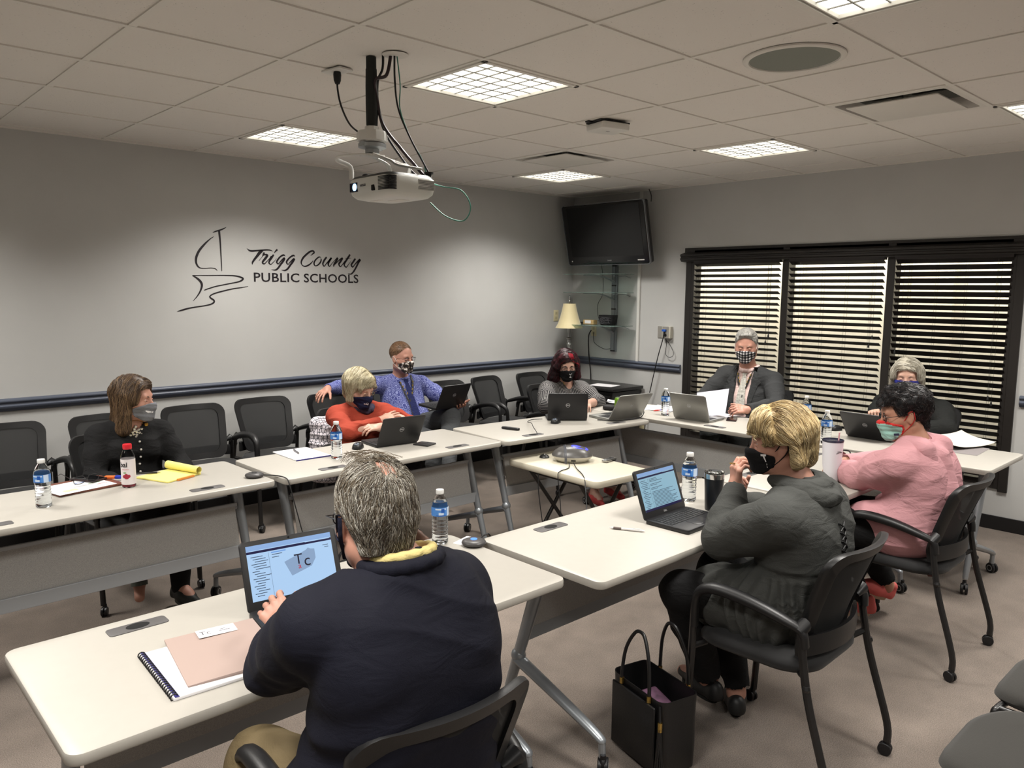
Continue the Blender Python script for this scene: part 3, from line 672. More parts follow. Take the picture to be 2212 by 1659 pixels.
def pen(label, a, bb, cols, name='pen', r=.005):
    a = Vector(a); bb = Vector(bb); t = thing(name, label, 'pen', a, math.atan2(bb.y-a.y, bb.x-a.x)); l = (bb-a).length
    b = MB(); b.tube([(0, 0, r), (.006, 0, r), (.018, 0, r)], [.0008, .002, r*.95], 10); b.build('tip', cols[0], t)
    b = MB(); b.tube([(.018, 0, r), (.05, 0, r)], r*1.02, 10); b.build('grip', cols[1], t)
    b = MB(); b.tube([(.05, 0, r), (l-.012, 0, r), (l-.004, 0, r), (l, 0, r)], [r, r*.95, r*.5, r*.4], 10); b.box((l-.03, 0, r*2.1), (.034, .004, .0012)); b.box((l-.014, 0, r*1.6), (.003, .004, .006)); b.build('barrel', cols[2], t)
    return t
M_penw = mat('pen_white', (212, 208, 206), .3); M_peng = mat('pen_grip', (92, 80, 76), .6); M_penb = mat('pen_blue', (40, 60, 170), .4)
pen('white ballpoint pen with dark grip, left of the grey-hoodie person\'s laptop', (1.337, -3.688, TZ), (1.405, -3.815, TZ), (M_penw, M_peng, M_penw))
pen('black pen lying on the white notepad', (1.072, -1.615, TZ+.006), (1.10, -1.49, TZ+.006), (M_steel, mat('pen_grey', (110, 110, 114), .4), mat('pen_grey', (110, 110, 114), .4)))
pen('black and silver pen lying across the yellow pad', (.315, -1.585, TZ+.010), (.20, -1.535, TZ+.010), (M_steel, M_black, M_black))
pen('blue pen beside the papers on the corner table', (4.075, -1.985, TZ), (3.965, -1.955, TZ), (M_penb, M_penb, mat('pen_red', (190, 60, 50), .4)))
# phones and flat things
def phone(label, loc, rz, name='phone', cat='phone', w=.073, l=.148):
    t = thing(name, label, cat, loc, rz); b = MB(); b.slab(w, l, .009, .010, .002); b.build('case', mat('phone_case', (52, 36, 36), .4), t); b = MB(); b.slab(w-.006, l-.008, .0006, .008, .0002, (0, 0, .009)); b.build('screen', M_scr_off, t); return t
phone('dark phone lying in front of the grey-suited person', (4.08, -2.585, TZ), -1.1)
phone('dark wallet phone lying under the eyeglasses on the papers', (.0, -1.50, TZ+.012), .5, w=.09, l=.15)
t = thing('wallet', 'thin black folded wallet right of the laptop in front of the person in orange', 'wallet', (1.80, -1.835, TZ), .35); b = MB(); b.slab(.10, .11, .008, .008, .002); b.box((0, 0, .0085), (.09, .002, .001)); b.build('cover', mat('black_leather', (44, 42, 42), .5, bump=.2, bscale=400), t, smooth=30)
t = thing('remote_control', 'slim black remote control on the table left of the red-haired person', 'remote control', (2.556, -1.803, TZ), math.radians(-75)); b = MB(); b.slab(.14, .036, .016, .015, .006); b.build('case', M_black, t)
b = MB()
for k in range(5): b.lathe([(.004, .016), (.003, .0172), (.0001, .0172)], (-.05+.022*k, 0, 0), 10)
b.build('buttons', M_grom, t)
# notepad on L2
t = thing('notepad', 'white notepad with a dark blue edge on the left row table', 'notepad', (1.095, -1.598, TZ), math.radians(-1)); b = MB(); b.slab(.215, .30, .005, .004, .001); b.build('pages', M_paper, t)
b = MB(); b.box((0, -.149, .0028), (.216, .006, .0064)); b.build('binding', mat('navy_binding', (48, 44, 110), .5), t)
# eyeglasses
def glasses_mb(w=.136, rimw=.027, rimh=.020, temple=.135, fold=0, r=.0013):
    b = MB()
    for s in (-1, 1):
        cx = s*.033; P = [(cx+rimw*math.copysign(abs(math.cos(a))**.75, math.cos(a)), 0, rimh*math.copysign(abs(math.sin(a))**.75, math.sin(a))) for a in [2*PI*k/20 for k in range(21)]]
        b.tube(P, r*1.3, 6, cap=False)
        b.tube([(s*(.033+rimw), 0, .008), (s*w/2, -.006, .009), (s*(w/2+.002), -temple*.7, .006), (s*(w/2-.002), -temple, -.022)], r, 6)
    b.tube([(-.007, 0, .004), (0, .002, .008), (.007, 0, .004)], r, 6)
    return b
def lens_mb(rimw=.027, rimh=.020, sides=(-1, 1)):
    b = MB()
    for s in sides: b.poly([(s*.033+rimw*.98*math.copysign(abs(math.cos(a))**.75, math.cos(a)), 0, rimh*.98*math.copysign(abs(math.sin(a))**.75, math.sin(a))) for a in [2*PI*k/20 for k in range(20)]])
    return b
M_lensg = mat('spectacle_lens', (235, 240, 245), .02, trans=1, ior=1.02)
t = thing('eyeglasses', 'dark-rimmed eyeglasses lying on the papers at the far left table', 'eyeglasses', (-.035, -1.60, TZ+.040), 0, rot=(math.radians(-12), 0, PI+.25))
glasses_mb(fold=0).build('rims', mat('rim_black', (20, 18, 20), .3), t); [lens_mb(sides=(q,)).build('lens', M_lensg, t) for q in (-1, 1)]
# papers and leather folder far left
t = thing('leather_folder', 'brown leather folder under the loose papers at the far left table', 'folder', (-.055, -1.575, TZ), math.radians(9)); b = MB(); b.slab(.30, .25, .010, .01, .003); b.build('cover', mat('brown_leather', (106, 62, 48), .45, bump=.15, bscale=300), t)
def sheet(name, label, cat, loc, rz, w, l, lines=0, curl=0, rows=None, col=None, seed=1, colors=(), rot=None):
    t = thing(name, label, cat, loc, rz, rot=rot); b = MB(); n = 10; top = []; 
    g = lambda u, v: curl*((abs(u)*2)**3*.5+(v+.5)**3)
    V = []; F = []
    for i in range(n+1):
        for j in range(n+1):
            u, v = i/n-.5, j/n-.5; V.append((u*w, v*l, g(u, v)))
    for i in range(n):
        for j in range(n):
            a = i*(n+1)+j; F.append((a, a+1, a+n+2, a+n+1))
    b.add(V, F); V2 = [(x, y, z+.0006) for x, y, z in V]; b.add(V2, F); 
    b.build('page', col or M_paper, t, smooth=60)
    if lines:
        rg = random.Random(seed); q = MB()
        for k in range(lines):
            ln = w*(.35+.45*rg.random()); v = .42-.84*k/lines
            if rg.random() < .15: continue
            q.poly([(-w*.42, v*l, .0011+g(-.42, v)), (-w*.42, v*l-.0016, .0011+g(-.42, v)), (-w*.42+ln, v*l-.0016, .0011+g(-.42+ln/w, v)), (-w*.42+ln, v*l, .0011+g(-.42+ln/w, v))])
        q.build('printed_lines', M_ink, t, smooth=0)
    if colors:
        for c, (x, y, ww, hh) in colors:
            q = MB(); q.box((x, y, .0012), (ww, hh, .0003)); q.build('colored_mark', c, t, smooth=0)
    return t
sheet('printed_papers', 'loose printed papers with coloured highlights under the eyeglasses', 'papers', (-.075, -1.60, TZ+.0105), math.radians(14), .27, .21, 9, 0, colors=[(mat('mark_blue', (60, 90, 150), .7), (.05, .05, .07, .008)), (mat('mark_green', (90, 130, 70), .7), (.08, .0, .06, .006)), (mat('mark_yellow', (220, 224, 160), .7), (-.06, -.05, .06, .03)), (mat('mark_pink', (220, 130, 130), .7), (.10, -.04, .05, .005))])
# yellow pad with rolled pages
M_yel = mat('legal_pad_yellow', (232, 222, 130), .8)
t = thing('legal_pad', 'yellow legal pad with its pages rolled over to the right', 'notepad', (.335, -1.64, TZ), math.radians(22)); b = MB(); b.slab(.21, .22, .008, .004, .001); b.build('pages', M_yel, t)
b = MB()
L = []
for k in range(22):
    a = -PI*.5+2*PI*k/21*1.1; r = .016+.003*k/21; L.append([(.085+r*math.cos(a), -.118, .010+.017+r*math.sin(a)), (.098+r*math.cos(a)*1.2, .118, .010+.020+r*math.sin(a)*1.2)])
b.loft([[q[0] for q in L], [q[1] for q in L]], (False, False), closed=False); b.build('rolled_pages', M_yel, t, smooth=80)
b = MB(); b.box((.0, -.116, .006), (.10, .012, .010)); b.build('binding', mat('orange_tape', (222, 140, 60), .6), t)
t = thing('highlighter', 'orange and blue eraser stick left of the juice bottle', 'highlighter', (.105, -1.56, TZ+.011), math.radians(-40)); b = MB(); b.slab(.05, .02, .014, .005, .003, (-.025, 0, 0)); b.build('orange_end', mat('orange_plastic', (222, 110, 50), .5), t); b = MB(); b.slab(.03, .021, .015, .005, .003, (.015, 0, 0)); b.build('blue_end', M_penb, t)
# notebook + folder, nearest table
M_black_ink = mat('black_ink', (20, 18, 20), .6)
def from_corners(P, z):  # P: near-left, far-left, width to the right
    return P
t = thing('spiral_notebook', 'spiral-bound white book under the pinkish folder, nearest table', 'notebook', (-.287, -3.731, TZ), math.radians(-3)); 
b = MB(); b.slab(.30, .285, .008, .003, .001); b.build('pages', M_paper, t, label='white stack of pages')
b = MB(); b.box((-.141, 0, .0085), (.010, .285, .0012)); b.build('cover_edge', mat('navy_binding', (48, 44, 110), .5), t)
b = MB()
for k in range(22):
    y = -.135+.27*k/21; b.tube([(-.146+.0085*math.cos(a), y, .006+.0085*math.sin(a)) for a in [2*PI*q/12 for q in range(13)]], .0018, 5, cap=False)
b.build('spiral_binding', M_black, t)
t = thing('paper_folder', 'pinkish grey pocket folder with a white name sticker, nearest table', 'folder', (-.262, -3.712, TZ+.0085), math.radians(-9))
M_fold = mat('folder_card', (164, 144, 136), .6)
b = MB(); b.slab(.235, .295, .0015, .003, .0004); b.build('back_cover', M_fold, t)
b = MB(); b.loft([[(-.117, -.147, .002), (.118, -.147, .003), (.118, .147, .003), (-.117, .147, .002)], [(-.117, -.147, .0035), (.118, -.147, .012), (.118, .147, .009), (-.117, .147, .0035)]]); b.build('front_cover', M_fold, t)
b = MB(); b.slab(.102, .052, .0006, .003, .0002, (.012, .118, .0085)); so = b.build('name_sticker', M_paper, t)
tt = text_mb('Tc', .03, Matrix.Translation((-.018, .118, .0093)), .0001); tt.box((.030, .123, .0093), (.014, .003, .0002)); tt.box((.032, .113, .0093), (.030, .003, .0002)); tt.build('lettering', mat('grey_ink', (92, 90, 96), .7), so, smooth=0)
# black tumbler, white tumbler
t = thing('black_tumbler', 'black steel tumbler with clear lid beside the grey-hoodie person', 'tumbler', (1.862, -3.835, TZ)); 
b = MB(); b.lathe([(.0001, 0), (.034, 0), (.035, .003), (.035, .012)], n=36); b.build('base_ring', M_chrome, t)
b = MB(); b.lathe([(.035, .010), (.036, .014), (.0405, .13), (.0425, .152)], n=36, cap=(True, False)); b.build('body', mat('tumbler_black', (22, 24, 28), .35, bump=.05, bscale=700), t, smooth=60)
b = MB(); b.lathe([(.0425, .151), (.0435, .165), (.0435, .172), (.041, .173), (.040, .165)], n=36, cap=(False, False)); b.build('steel_rim', M_chrome, t, smooth=60)
b = MB(); b.lathe([(.0001, .166), (.040, .166), (.041, .172), (.043, .175), (.043, .179), (.038, .180), (.036, .174), (.0001, .173)], n=36); b.lathe([(.008, .174), (.010, .179), (.006, .181), (.0001, .181)], (.0, .02, 0), 12); b.build('lid', M_clear, t, smooth=60)
t = thing('white_tumbler', 'tall white tumbler with a striped straw, behind the blond head', 'tumbler', (2.79, -3.93, TZ)); 
b = MB(); b.lathe([(.0001, 0), (.033, 0), (.036, .004), (.040, .06), (.045, .085), (.050, .20), (.050, .208)], n=40); b.build('body', mat('tumbler_white', (214, 212, 218), .4), t, smooth=60)
b = MB(); b.lathe([(.050, .206), (.052, .208), (.052, .216), (.048, .217), (.047, .211), (.0001, .211)], n=40, cap=(False, False)); b.build('lid', mat('lid_smoke', (60, 62, 84), .15, trans=.5), t, smooth=60)
b = MB(); b.tube([(.02, -.01, .08), (.027, -.018, .25)], .004, 8); b.build('straw', mat('straw_pink', (214, 160, 168), .4), t)
b = MB(); a0 = -2.35; b.tube([(.0495*math.cos(a0+q), .0495*math.sin(a0+q), .152+.006*math.sin(q*3)) for q in [k*.09 for k in range(9)]], .0012, 5); b.tube([(.050*math.cos(a0+q), .050*math.sin(a0+q), .160+.003*math.sin(q*5)) for q in [k*.08+.1 for k in range(7)]], .0009, 5); b.build('scribble', M_black_ink, t)
# corner table clutter
t = thing('soda_can', 'green drink can behind the large silver laptop', 'can', (3.69, -1.825, TZ)); b = MB(); b.lathe([(.0001, .003), (.024, .0), (.033, .008), (.033, .108), (.027, .120), (.026, .122), (.0001, .118)], n=32); b.build('can_body', mat('can_green', (120, 170, 50), .3, metal=.5, var=.25, vscale=30), t, smooth=50)
b = MB(); b.lathe([(.0265, .119), (.0275, .123), (.025, .123), (.024, .1195), (.0001, .1195)], n=32); b.box((0, .006, .1215), (.016, .022, .001)); b.build('can_lid', M_steel, t)
t = thing('charger_bag', 'black pouch lying behind the green can', 'pouch', (3.80, -1.665, TZ), .3); b = MB(); b.slab(.18, .10, .04, .03, .014); b.build('pouch', mat('pouch_black', (28, 26, 28), .7, bump=.4, bscale=60), t, smooth=60); b = MB(); b.tube(smoothpath([(-.07, .02, .035), (-.02, .045, .06), (.05, .02, .05), (.08, -.02, .03)], 5), .003, 6); b.build('strap', M_cord, t)
sheet('envelope', 'white envelope sticking out of the black pouch', 'envelope', (3.86, -1.63, TZ+.045), .6, .16, .10, 0, .01)
sheet('printed_sheet', 'printed sheet lying on the corner table left of the water bottle', 'paper', (4.08, -1.80, TZ), math.radians(-52), .216, .279, 12, .002)
sheet('printed_sheet', 'printed sheet overlapping another by the blue pen, corner table', 'paper', (4.14, -1.93, TZ+.003), math.radians(-75), .216, .279, 8, .002, seed=3)
sheet('photo_card', 'dark patterned card by the red-haired person\'s elbow', 'card', (3.35, -1.665, TZ), math.radians(20), .16, .10, 0, 0, col=mat('card_brown', (84, 70, 66), .5, var=.5, vscale=40))
# white-haired person's folder and paper, right end
sheet('grey_folder', 'grey folder lying at the right end table under a curling sheet', 'folder', (4.20, -4.10, TZ), math.radians(3), .30, .235, 0, 0, col=mat('folder_grey', (128, 122, 122), .6))
sheet('curled_sheet', 'beige sheet curling up above the grey folder at the right end', 'paper', (4.33, -4.04, TZ+.012), math.radians(-20), .36, .24, 0, .035, col=mat('sheet_beige', (206, 198, 186), .7))
sheet('white_sheet', 'white sheet under the white-haired person\'s elbow', 'paper', (4.30, -3.86, TZ+.001), .2, .2, .15, 0, 0)
# sunglasses case etc. in front of pink hoodie
t = thing('small_purse', 'small dark red purse lying on the table before the pink sleeve', 'purse', (3.40, -3.70, TZ), .6); b = MB(); L = []
for k in range(7):
    a = k/6*PI/2; L.append([(x*math.cos(a)**.6 if k < 6 else x*.1, y*math.cos(a)**.6 if k < 6 else y*.1, .028*math.sin(a)) for x, y in rrect(.20, .09, .043, 6)])
b.loft(L); b.build('shell', mat('purse_red', (72, 24, 30), .35), t, smooth=60)
b = MB(); b.tube(smoothpath([(-.09, -.02, .02), (-.04, -.05, .03), (.03, -.05, .035), (.09, -.01, .02)], 5), .004, 6); b.build('zip', M_cord, t)
t = thing('key_ring', 'bunch of keys with pale tags beside the dark red purse', 'keys', (3.33, -3.77, TZ), .2); b = MB(); b.tube([(.018*math.cos(a), .018*math.sin(a), .004) for a in [2*PI*k/16 for k in range(17)]], .0012, 5, cap=False); b.build('ring', M_chrome, t)
for k in range(4):
    b = MB(); b.slab(.05, .018, .003, .007, .0008, (.035, 0, .003+.003*k)); o = b.build('key_tag' if k % 2 else 'key', M_paper if k % 2 else M_chrome, t); o.rotation_euler = (0, 0, k*1.3+.4)
# folding-table things
FZ = .6075
t = thing('conference_camera', 'oval grey speakerphone hub with a blue lit top on the small folding table', 'speakerphone', (2.60, -2.335, FZ), math.radians(-43))
def oval(w, d, z, n=36): return [(w*math.copysign(abs(math.cos(a))**.85, math.cos(a)), d*math.copysign(abs(math.sin(a))**.85, math.sin(a)), z) for a in [2*PI*k/n for k in range(n)]]
b = MB(); b.loft([oval(.085, .07, 0), oval(.095, .078, .003), oval(.13, .105, .035), oval(.131, .106, .040)]); b.build('base_shell', mat('hub_silver', (190, 186, 176), .35, metal=.2), t, smooth=60)
b = MB(); b.loft([oval(.131, .106, .039), oval(.128, .103, .046), oval(.112, .09, .066), oval(.085, .068, .084), oval(.05, .04, .094), oval(.008, .006, .098)]); b.build('upper_shell', mat('hub_grey', (74, 72, 70), .35), t, smooth=60)
b = MB(); b.loft([oval(.056, .050, .0915), oval(.050, .044, .0955), oval(.002, .002, .1005)], X=Matrix.Translation((.028, .0, -.004)) @ Matrix.Rotation(math.radians(12), 4, 'Y')); b.build('lit_panel', emat('hub_blue', (58, 64, 235), 3.0), t, smooth=60)
b = MB(); b.tube([(-.045+.0*k, .108*math.cos(PI*k/14), .004+.096*math.sin(PI*k/14)) for k in range(15)], .0035, 6); b.tube([(-.053+.0*k, .107*math.cos(PI*k/14), .004+.094*math.sin(PI*k/14)) for k in range(15)], .0030, 6); b.build('wrapped_cord', mat('grey_cord', (64, 66, 74), .5), t)
b = MB(); b.box((.0, -.096, .020), (.03, .004, .006)); b.build('port', M_dark, t)
t = thing('small_microphone', 'small black dome microphone left of the speakerphone hub', 'microphone', (2.535, -2.15, FZ)); b = MB(); b.lathe([(.030, 0), (.033, .005), (.026, .014), (.012, .022), (.0001, .024)], n=24); b.build('dome', M_black, t, smooth=60); b = MB(); b.ell((0, 0, .021), (.008, .008, .005), 12); b.build('button', M_chrome, t)
t = thing('voice_recorder', 'small silver voice recorder on the small folding table', 'voice recorder', (2.77, -2.50, FZ), math.radians(8)); b = MB(); b.slab(.12, .042, .014, .008, .003, (0, 0, .004)); b.build('case', M_steel, t); b = MB(); b.box((.018, 0, .0185), (.04, .026, .001)); b.build('display', M_dark, t); b = MB(); b.lathe([(.008, .018), (.007, .0195), (.0001, .0195)], (-.025, 0, 0), 14); b.box((.03, -.018, .003), (.03, .01, .006)); b.build('controls', M_black, t)
# cables
def cable(label, P, r=.003, name='cable', n=7, m=None):
    b = MB(); b.tube(smoothpath(P, n), r, 6); o = b.build(name, m or M_cord, smooth=60); return tag(o, label, 'cable')
cable('thin cable from the speakerphone hub across the floor gap to the blue-lit microphone puck', [(2.52, -2.42, FZ+.012), (2.44, -2.52, FZ+.006), (2.34, -2.66, FZ+.004), (2.27, -2.74, FZ-.03), (2.16, -2.84, .42), (1.8, -3.02, .30), (1.3, -3.25, .40), (1.02, -3.40, .60), (.93, -3.425, .735), (.90, -3.43, TZ+.006), (.84, -3.46, TZ+.008)])
cable('thin cable from the hub dropping to the carpet under the folding table', [(2.50, -2.40, FZ+.012), (2.42, -2.47, FZ+.004), (2.31, -2.50, FZ+.004), (2.285, -2.51, FZ-.03), (2.28, -2.54, .40), (2.24, -2.60, .15), (2.18, -2.66, .02), (2.05, -2.78, .006)])
cable('second thin cable hanging from the folding table\'s left side', [(2.29, -2.34, .57), (2.275, -2.36, .45), (2.27, -2.42, .20), (2.2, -2.55, .03), (2.06, -2.74, .006)])
cable('cable from the far left microphone puck hanging down to the floor bag', [(.69, -1.955, TZ+.008), (.73, -1.99, TZ+.006), (.75, -2.07, TZ+.006), (.755, -2.105, TZ-.02), (.77, -2.14, .6), (.80, -2.20, .40), (.86, -2.27, .25), (.95, -2.33, .17)])
cable('cable running from the red-haired person\'s laptop into the table grommet', [(2.99, -1.68, TZ+.01), (2.90, -1.66, TZ+.012), (2.80, -1.72, TZ+.015), (2.72, -1.84, TZ+.03), (2.60, -1.98, TZ+.035), (2.555, -2.06, TZ+.01), (2.55, -2.07, .70)], .0025)
cable('black adapter cable looping behind the large silver laptop', [(3.28, -1.96, TZ+.008), (3.36, -2.06, TZ+.006), (3.48, -2.095, TZ+.006), (3.62, -2.09, TZ+.006), (3.73, -2.04, TZ+.03), (3.75, -1.98, TZ+.035), (3.70, -1.99, TZ+.01)], .004)
cable('thin power cord on the carpet at the bottom left corner', [(-1.0, -3.75, .006), (-.93, -3.82, .006), (-.86, -3.87, .006), (-.72, -3.93, .006), (-.5, -3.98, .006)], .003)
t = thing('floor_backpack', 'dark bag on the floor under the left row, the puck cable ending in it', 'bag', (1.03, -2.16, 0), .3); b = MB(); L = []
for z, s in ((0, .9), (.02, 1), (.12, 1.0), (.2, .85), (.26, .5), (.275, .1)): L.append([(x*s, y*s, z) for x, y in rrect(.26, .16, .06, 5)])
b.loft(L); b.build('body', mat('bag_dark', (34, 36, 34), .8, bump=.4, bscale=40), t, smooth=60); b = MB(); b.tube(smoothpath([(-.05, 0, .27), (-.03, 0, .32), (.03, 0, .32), (.05, 0, .27)], 5), .007, 6); b.build('handle', M_cord, t)
# ---------------------------------------------------------------- wall lettering (brush strokes as x, z, width in mm on the logo wall)
SCRIPT = [[(1587,1990,1.1),(1604,1977,9.5),(1626,1972,13.7),(1665,1976,11.9),(1710,1981,11.6),(1750,1985,10.1),(1779,1983,7.4),(1798,1976,1.6)],[(1714,1976,11.6),(1691,1963,23.1),(1666,1933,19.2),(1643,1906,16.3),(1629,1885,13.0),(1627,1868,1.9)],[(1680,1898,2.7),(1694,1914,3.5),(1710,1933,4.2),(1720,1950,15.4),(1727,1965,12.0)],[(1717,1943,5.8),(1735,1948,11.6),(1751,1942,17.4),(1734,1919,18.6),(1713,1895,15.1),(1711,1883,12.0),(1724,1877,8.7),(1740,1890,5.8),(1770,1920,6.6),(1784,1937,11.7)],[(1804,1950,12.1),(1786,1927,17.5),(1767,1899,14.0),(1764,1884,11.7),(1778,1875,7.8),(1794,1887,5.5),(1813,1905,3.1),(1827,1924,1.2)],[(1808,1961,1.9),(1819,1976,9.8),(1836,1991,13.7)],[(1901,1941,2.0),(1887,1950,13.0),(1859,1936,11.8),(1835,1909,14.1),(1828,1892,12.9),(1840,1880,7.8),(1858,1898,7.9),(1884,1922,11.8),(1896,1926,15.0)],[(1897,1926,13.8),(1884,1905,15.8),(1860,1876,15.3),(1836,1846,14.1),(1813,1832,10.6),(1782,1834,1.6)],[(1985,1941,2.0),(1971,1950,13.1),(1942,1934,11.9),(1918,1910,14.2),(1911,1893,13.0),(1923,1879,7.9),(1941,1896,7.9),(1968,1920,11.9),(1980,1924,15.1)],[(1981,1925,13.9),(1967,1903,15.9),(1943,1874,15.5),(1919,1844,14.3),(1895,1831,10.7),(1866,1834,1.6)],[(2122,1952,1.8),(2139,1966,8.1),(2154,1978,12.6),(2145,1991,13.5),(2118,1985,13.9),(2082,1959,15.2),(2052,1929,15.6),(2038,1897,12.5),(2048,1874,7.6),(2074,1867,10.8),(2107,1880,11.3),(2132,1900,7.7),(2144,1917,1.8)],[(2218,1939,1.8),(2201,1945,9.5),(2179,1933,10.9),(2156,1908,12.7),(2152,1886,11.8),(2164,1873,7.7),(2186,1880,10.5),(2209,1902,12.3),(2217,1922,10.9),(2213,1934,5.5)],[(2267,1946,13.7),(2245,1920,15.5),(2232,1895,14.1),(2234,1881,11.4),(2244,1872,8.2),(2264,1894,7.8),(2290,1919,11.5),(2313,1942,15.2)],[(2313,1942,13.8),(2290,1912,16.1),(2281,1889,13.8),(2293,1872,7.8),(2315,1895,5.1),(2344,1923,5.5),(2370,1944,13.9)],[(2372,1941,15.3),(2355,1916,16.2),(2334,1886,14.8),(2332,1868,2.3)],[(2343,1891,9.2),(2369,1912,7.9),(2398,1935,10.2),(2417,1943,15.3)],[(2418,1943,13.9),(2395,1912,16.7),(2381,1892,14.4),(2394,1872,8.4),(2414,1890,7.0),(2441,1919,9.3)],[(2489,1975,14.0),(2471,1950,15.4),(2447,1919,15.4),(2432,1893,13.5),(2437,1876,10.3),(2452,1870,8.4),(2472,1892,5.1),(2501,1925,1.4)],[(2439,1942,1.9),(2471,1942,3.7),(2501,1944,1.9)],[(2540,1942,14.6),(2517,1913,15.5),(2500,1890,14.6),(2512,1871,9.4),(2531,1891,8.5),(2558,1917,11.8),(2586,1938,15.6)],[(2590,1936,14.7),(2567,1907,15.6),(2546,1871,14.6),(2521,1835,14.1),(2494,1813,10.8),(2464,1819,1.4)]]
BOAT = [[(1329,2094,3.9),(1351,2104,9.1),(1384,2115,10.4),(1410,2126,9.2),(1433,2139,2.6)],[(1377,2111,15.7),(1383,2031,11.8),(1385,1939,9.2),(1386,1869,7.9),(1387,1815,4.0)],[(1335,2065,3.9),(1306,2045,7.8),(1262,2004,14.2),(1221,1954,16.8),(1200,1905,16.7),(1201,1864,12.9),(1223,1836,7.8),(1262,1832,5.2),(1305,1836,5.2),(1337,1832,5.3),(1353,1817,2.6)],[(1167,1779,5.2),(1260,1781,5.9),(1346,1783,6.6),(1434,1784,8.0),(1493,1781,9.4),(1534,1771,12.1),(1549,1761,13.5),(1537,1748,12.1),(1507,1736,9.4),(1432,1721,8.0),(1343,1703,7.9),(1277,1683,7.9),(1250,1673,5.2)],[(1167,1779,3.9),(1196,1763,11.7),(1223,1739,15.6),(1234,1711,15.6),(1223,1672,11.7),(1197,1630,7.8),(1165,1595,2.6)],[(1588,1704,2.7),(1535,1694,6.1),(1475,1686,8.0),(1385,1666,9.3),(1319,1647,9.2),(1291,1630,9.2),(1293,1618,10.5),(1317,1600,11.9),(1318,1584,11.9),(1291,1569,9.2),(1236,1558,7.9),(1145,1545,9.1),(1089,1531,11.6),(1049,1520,2.6)]]
M_vinyl = mat('black_vinyl', (26, 20, 26), .5)
def brush(mb, S, y=WY-.0015, th=.001):
    P = smoothpath([(a/1000, b/1000, c/1000) for a, b, c in S], 7); L = []; R = []
    for i, p in enumerate(P):
        a = P[max(0, i-1)]; b_ = P[min(len(P)-1, i+1)]; d = Vector((b_[0]-a[0], b_[1]-a[1])); d = d.normalized() if d.length > 0 else Vector((1, 0)); n = Vector((-d.y, d.x))*max(p[2], .0012)/2
        L.append((p[0]+n.x, p[1]+n.y)); R.append((p[0]-n.x, p[1]-n.y))
    for i in range(len(P)-1):
        q = [L[i], R[i], R[i+1], L[i+1]]
        mb.add([(x, y, z) for x, z in q]+[(x, y-th, z) for x, z in q], [(0, 1, 2, 3), (7, 6, 5, 4), (0, 4, 5, 1), (1, 5, 6, 2), (2, 6, 7, 3), (3, 7, 4, 0)])
t = thing('wall_logo', 'black sailboat drawing and school lettering on the long grey wall', 'wall sign', (0, 0, 0))
for ids, nm in (((0,), 'mast_top'), ((1,), 'mast'), ((2,), 'sail'), ((3, 4), 'hull'), ((5,), 'wave')):
    b = MB()
    for k in ids: brush(b, BOAT[k])
    b.build(nm, M_vinyl, t, smooth=0)
b = MB()
for s in SCRIPT: brush(b, s)
b.build('brush_lettering', M_vinyl, t, smooth=0)
XR = Matrix(((1, 0, 0), (0, 0, -1), (0, 1, 0))).to_4x4()
for wd, x0_, x1_ in (('PUBLIC', 1.636, 2.018), ('SCHOOLS', 2.058, 2.566)):
    q = text_mb(wd, .099, Matrix.Identity(4), .0006, bold=.0012, spacing=1.05, align='LEFT')
    xs = [v[0] for v in q.v]; zs = [v[1] for v in q.v]; sx = (x1_-x0_)/(max(xs)-min(xs)); sz = .071/(max(zs)-min(zs))
    q.v = [(x0_+(v[0]-min(xs))*sx, WY-.0015-v[2], 1.7385+(v[1]-min(zs))*sz) for v in q.v]; q.build('block_lettering', M_vinyl, t, smooth=0)
# ---------------------------------------------------------------- projector
px_, py_ = .86, -2.735
t = thing('ceiling_projector', 'white projector hanging from the ceiling on a black pole', 'projector', (px_, py_, H))
b = MB(); b.tube([(0, 0, -.002), (0, 0, -.30)], .022, 16); b.tube([(0, 0, -.05), (0, 0, -.12), (.002, 0, -.2), (0, 0, -.28)], [.0235, .025, .027, .024], 14); b.build('pole', mat('wrapped_pole', (22, 26, 24), .6, bump=.4, bscale=80), t, smooth=60)
b = MB(); b.lathe([(.03, -.285), (.032, -.30), (.06, -.305), (.065, -.315), (.065, -.345), (.055, -.352), (.0001, -.352)], n=10); b.build('mount_head', M_white, t, smooth=30)
b = MB(); b.lathe([(.05, -.352), (.06, -.358), (.06, -.372), (.03, -.378), (.03, -.395), (.0001, -.395)], n=16); b.box((.045, .02, -.36), (.03, .02, .03)); b.box((-.05, -.01, -.362), (.02, .03, .02)); b.build('mount_joint', mat('mount_grey', (160, 164, 166), .35, metal=.4), t)
b = MB()
for P in ([(-.02, .02, -.400), (-.09, .09, -.405), (-.10, .12, -.42), (-.03, .13, -.44), (-.03, .12, -.495)], [(.0, -.02, -.405), (.10, -.06, -.43), (.12, -.10, -.45), (.10, -.12, -.49)], [(.0, .02, -.402), (.15, .10, -.42), (.16, .11, -.49)], [(-.05, -.08, -.41), (.02, -.10, -.43), (.05, -.12, -.45), (.13, -.18, -.465)], [(-.08, .05, -.405), (-.02, -.04, -.41), (.10, -.13, -.455)]):
    b.tube(smoothpath(P, 5), .010, 8, flat=.5)
b.slab(.09, .07, .006, .01, .001, (0, 0, -.408)); b.build('spider_bracket', M_white, t, smooth=50)
cx, cy, zb, hh = .075, -.035, -.588, .092
bx = MB(); L = []
for ins, z in ((.045, 0), (.02, .006), (.006, .02), (0, .05), (.002, hh-.012), (.008, hh-.004)): L.append([(x, y, zb+z) for x, y in rrect(.255-2*ins, .335-2*ins, .05, 8, (cx, cy))])
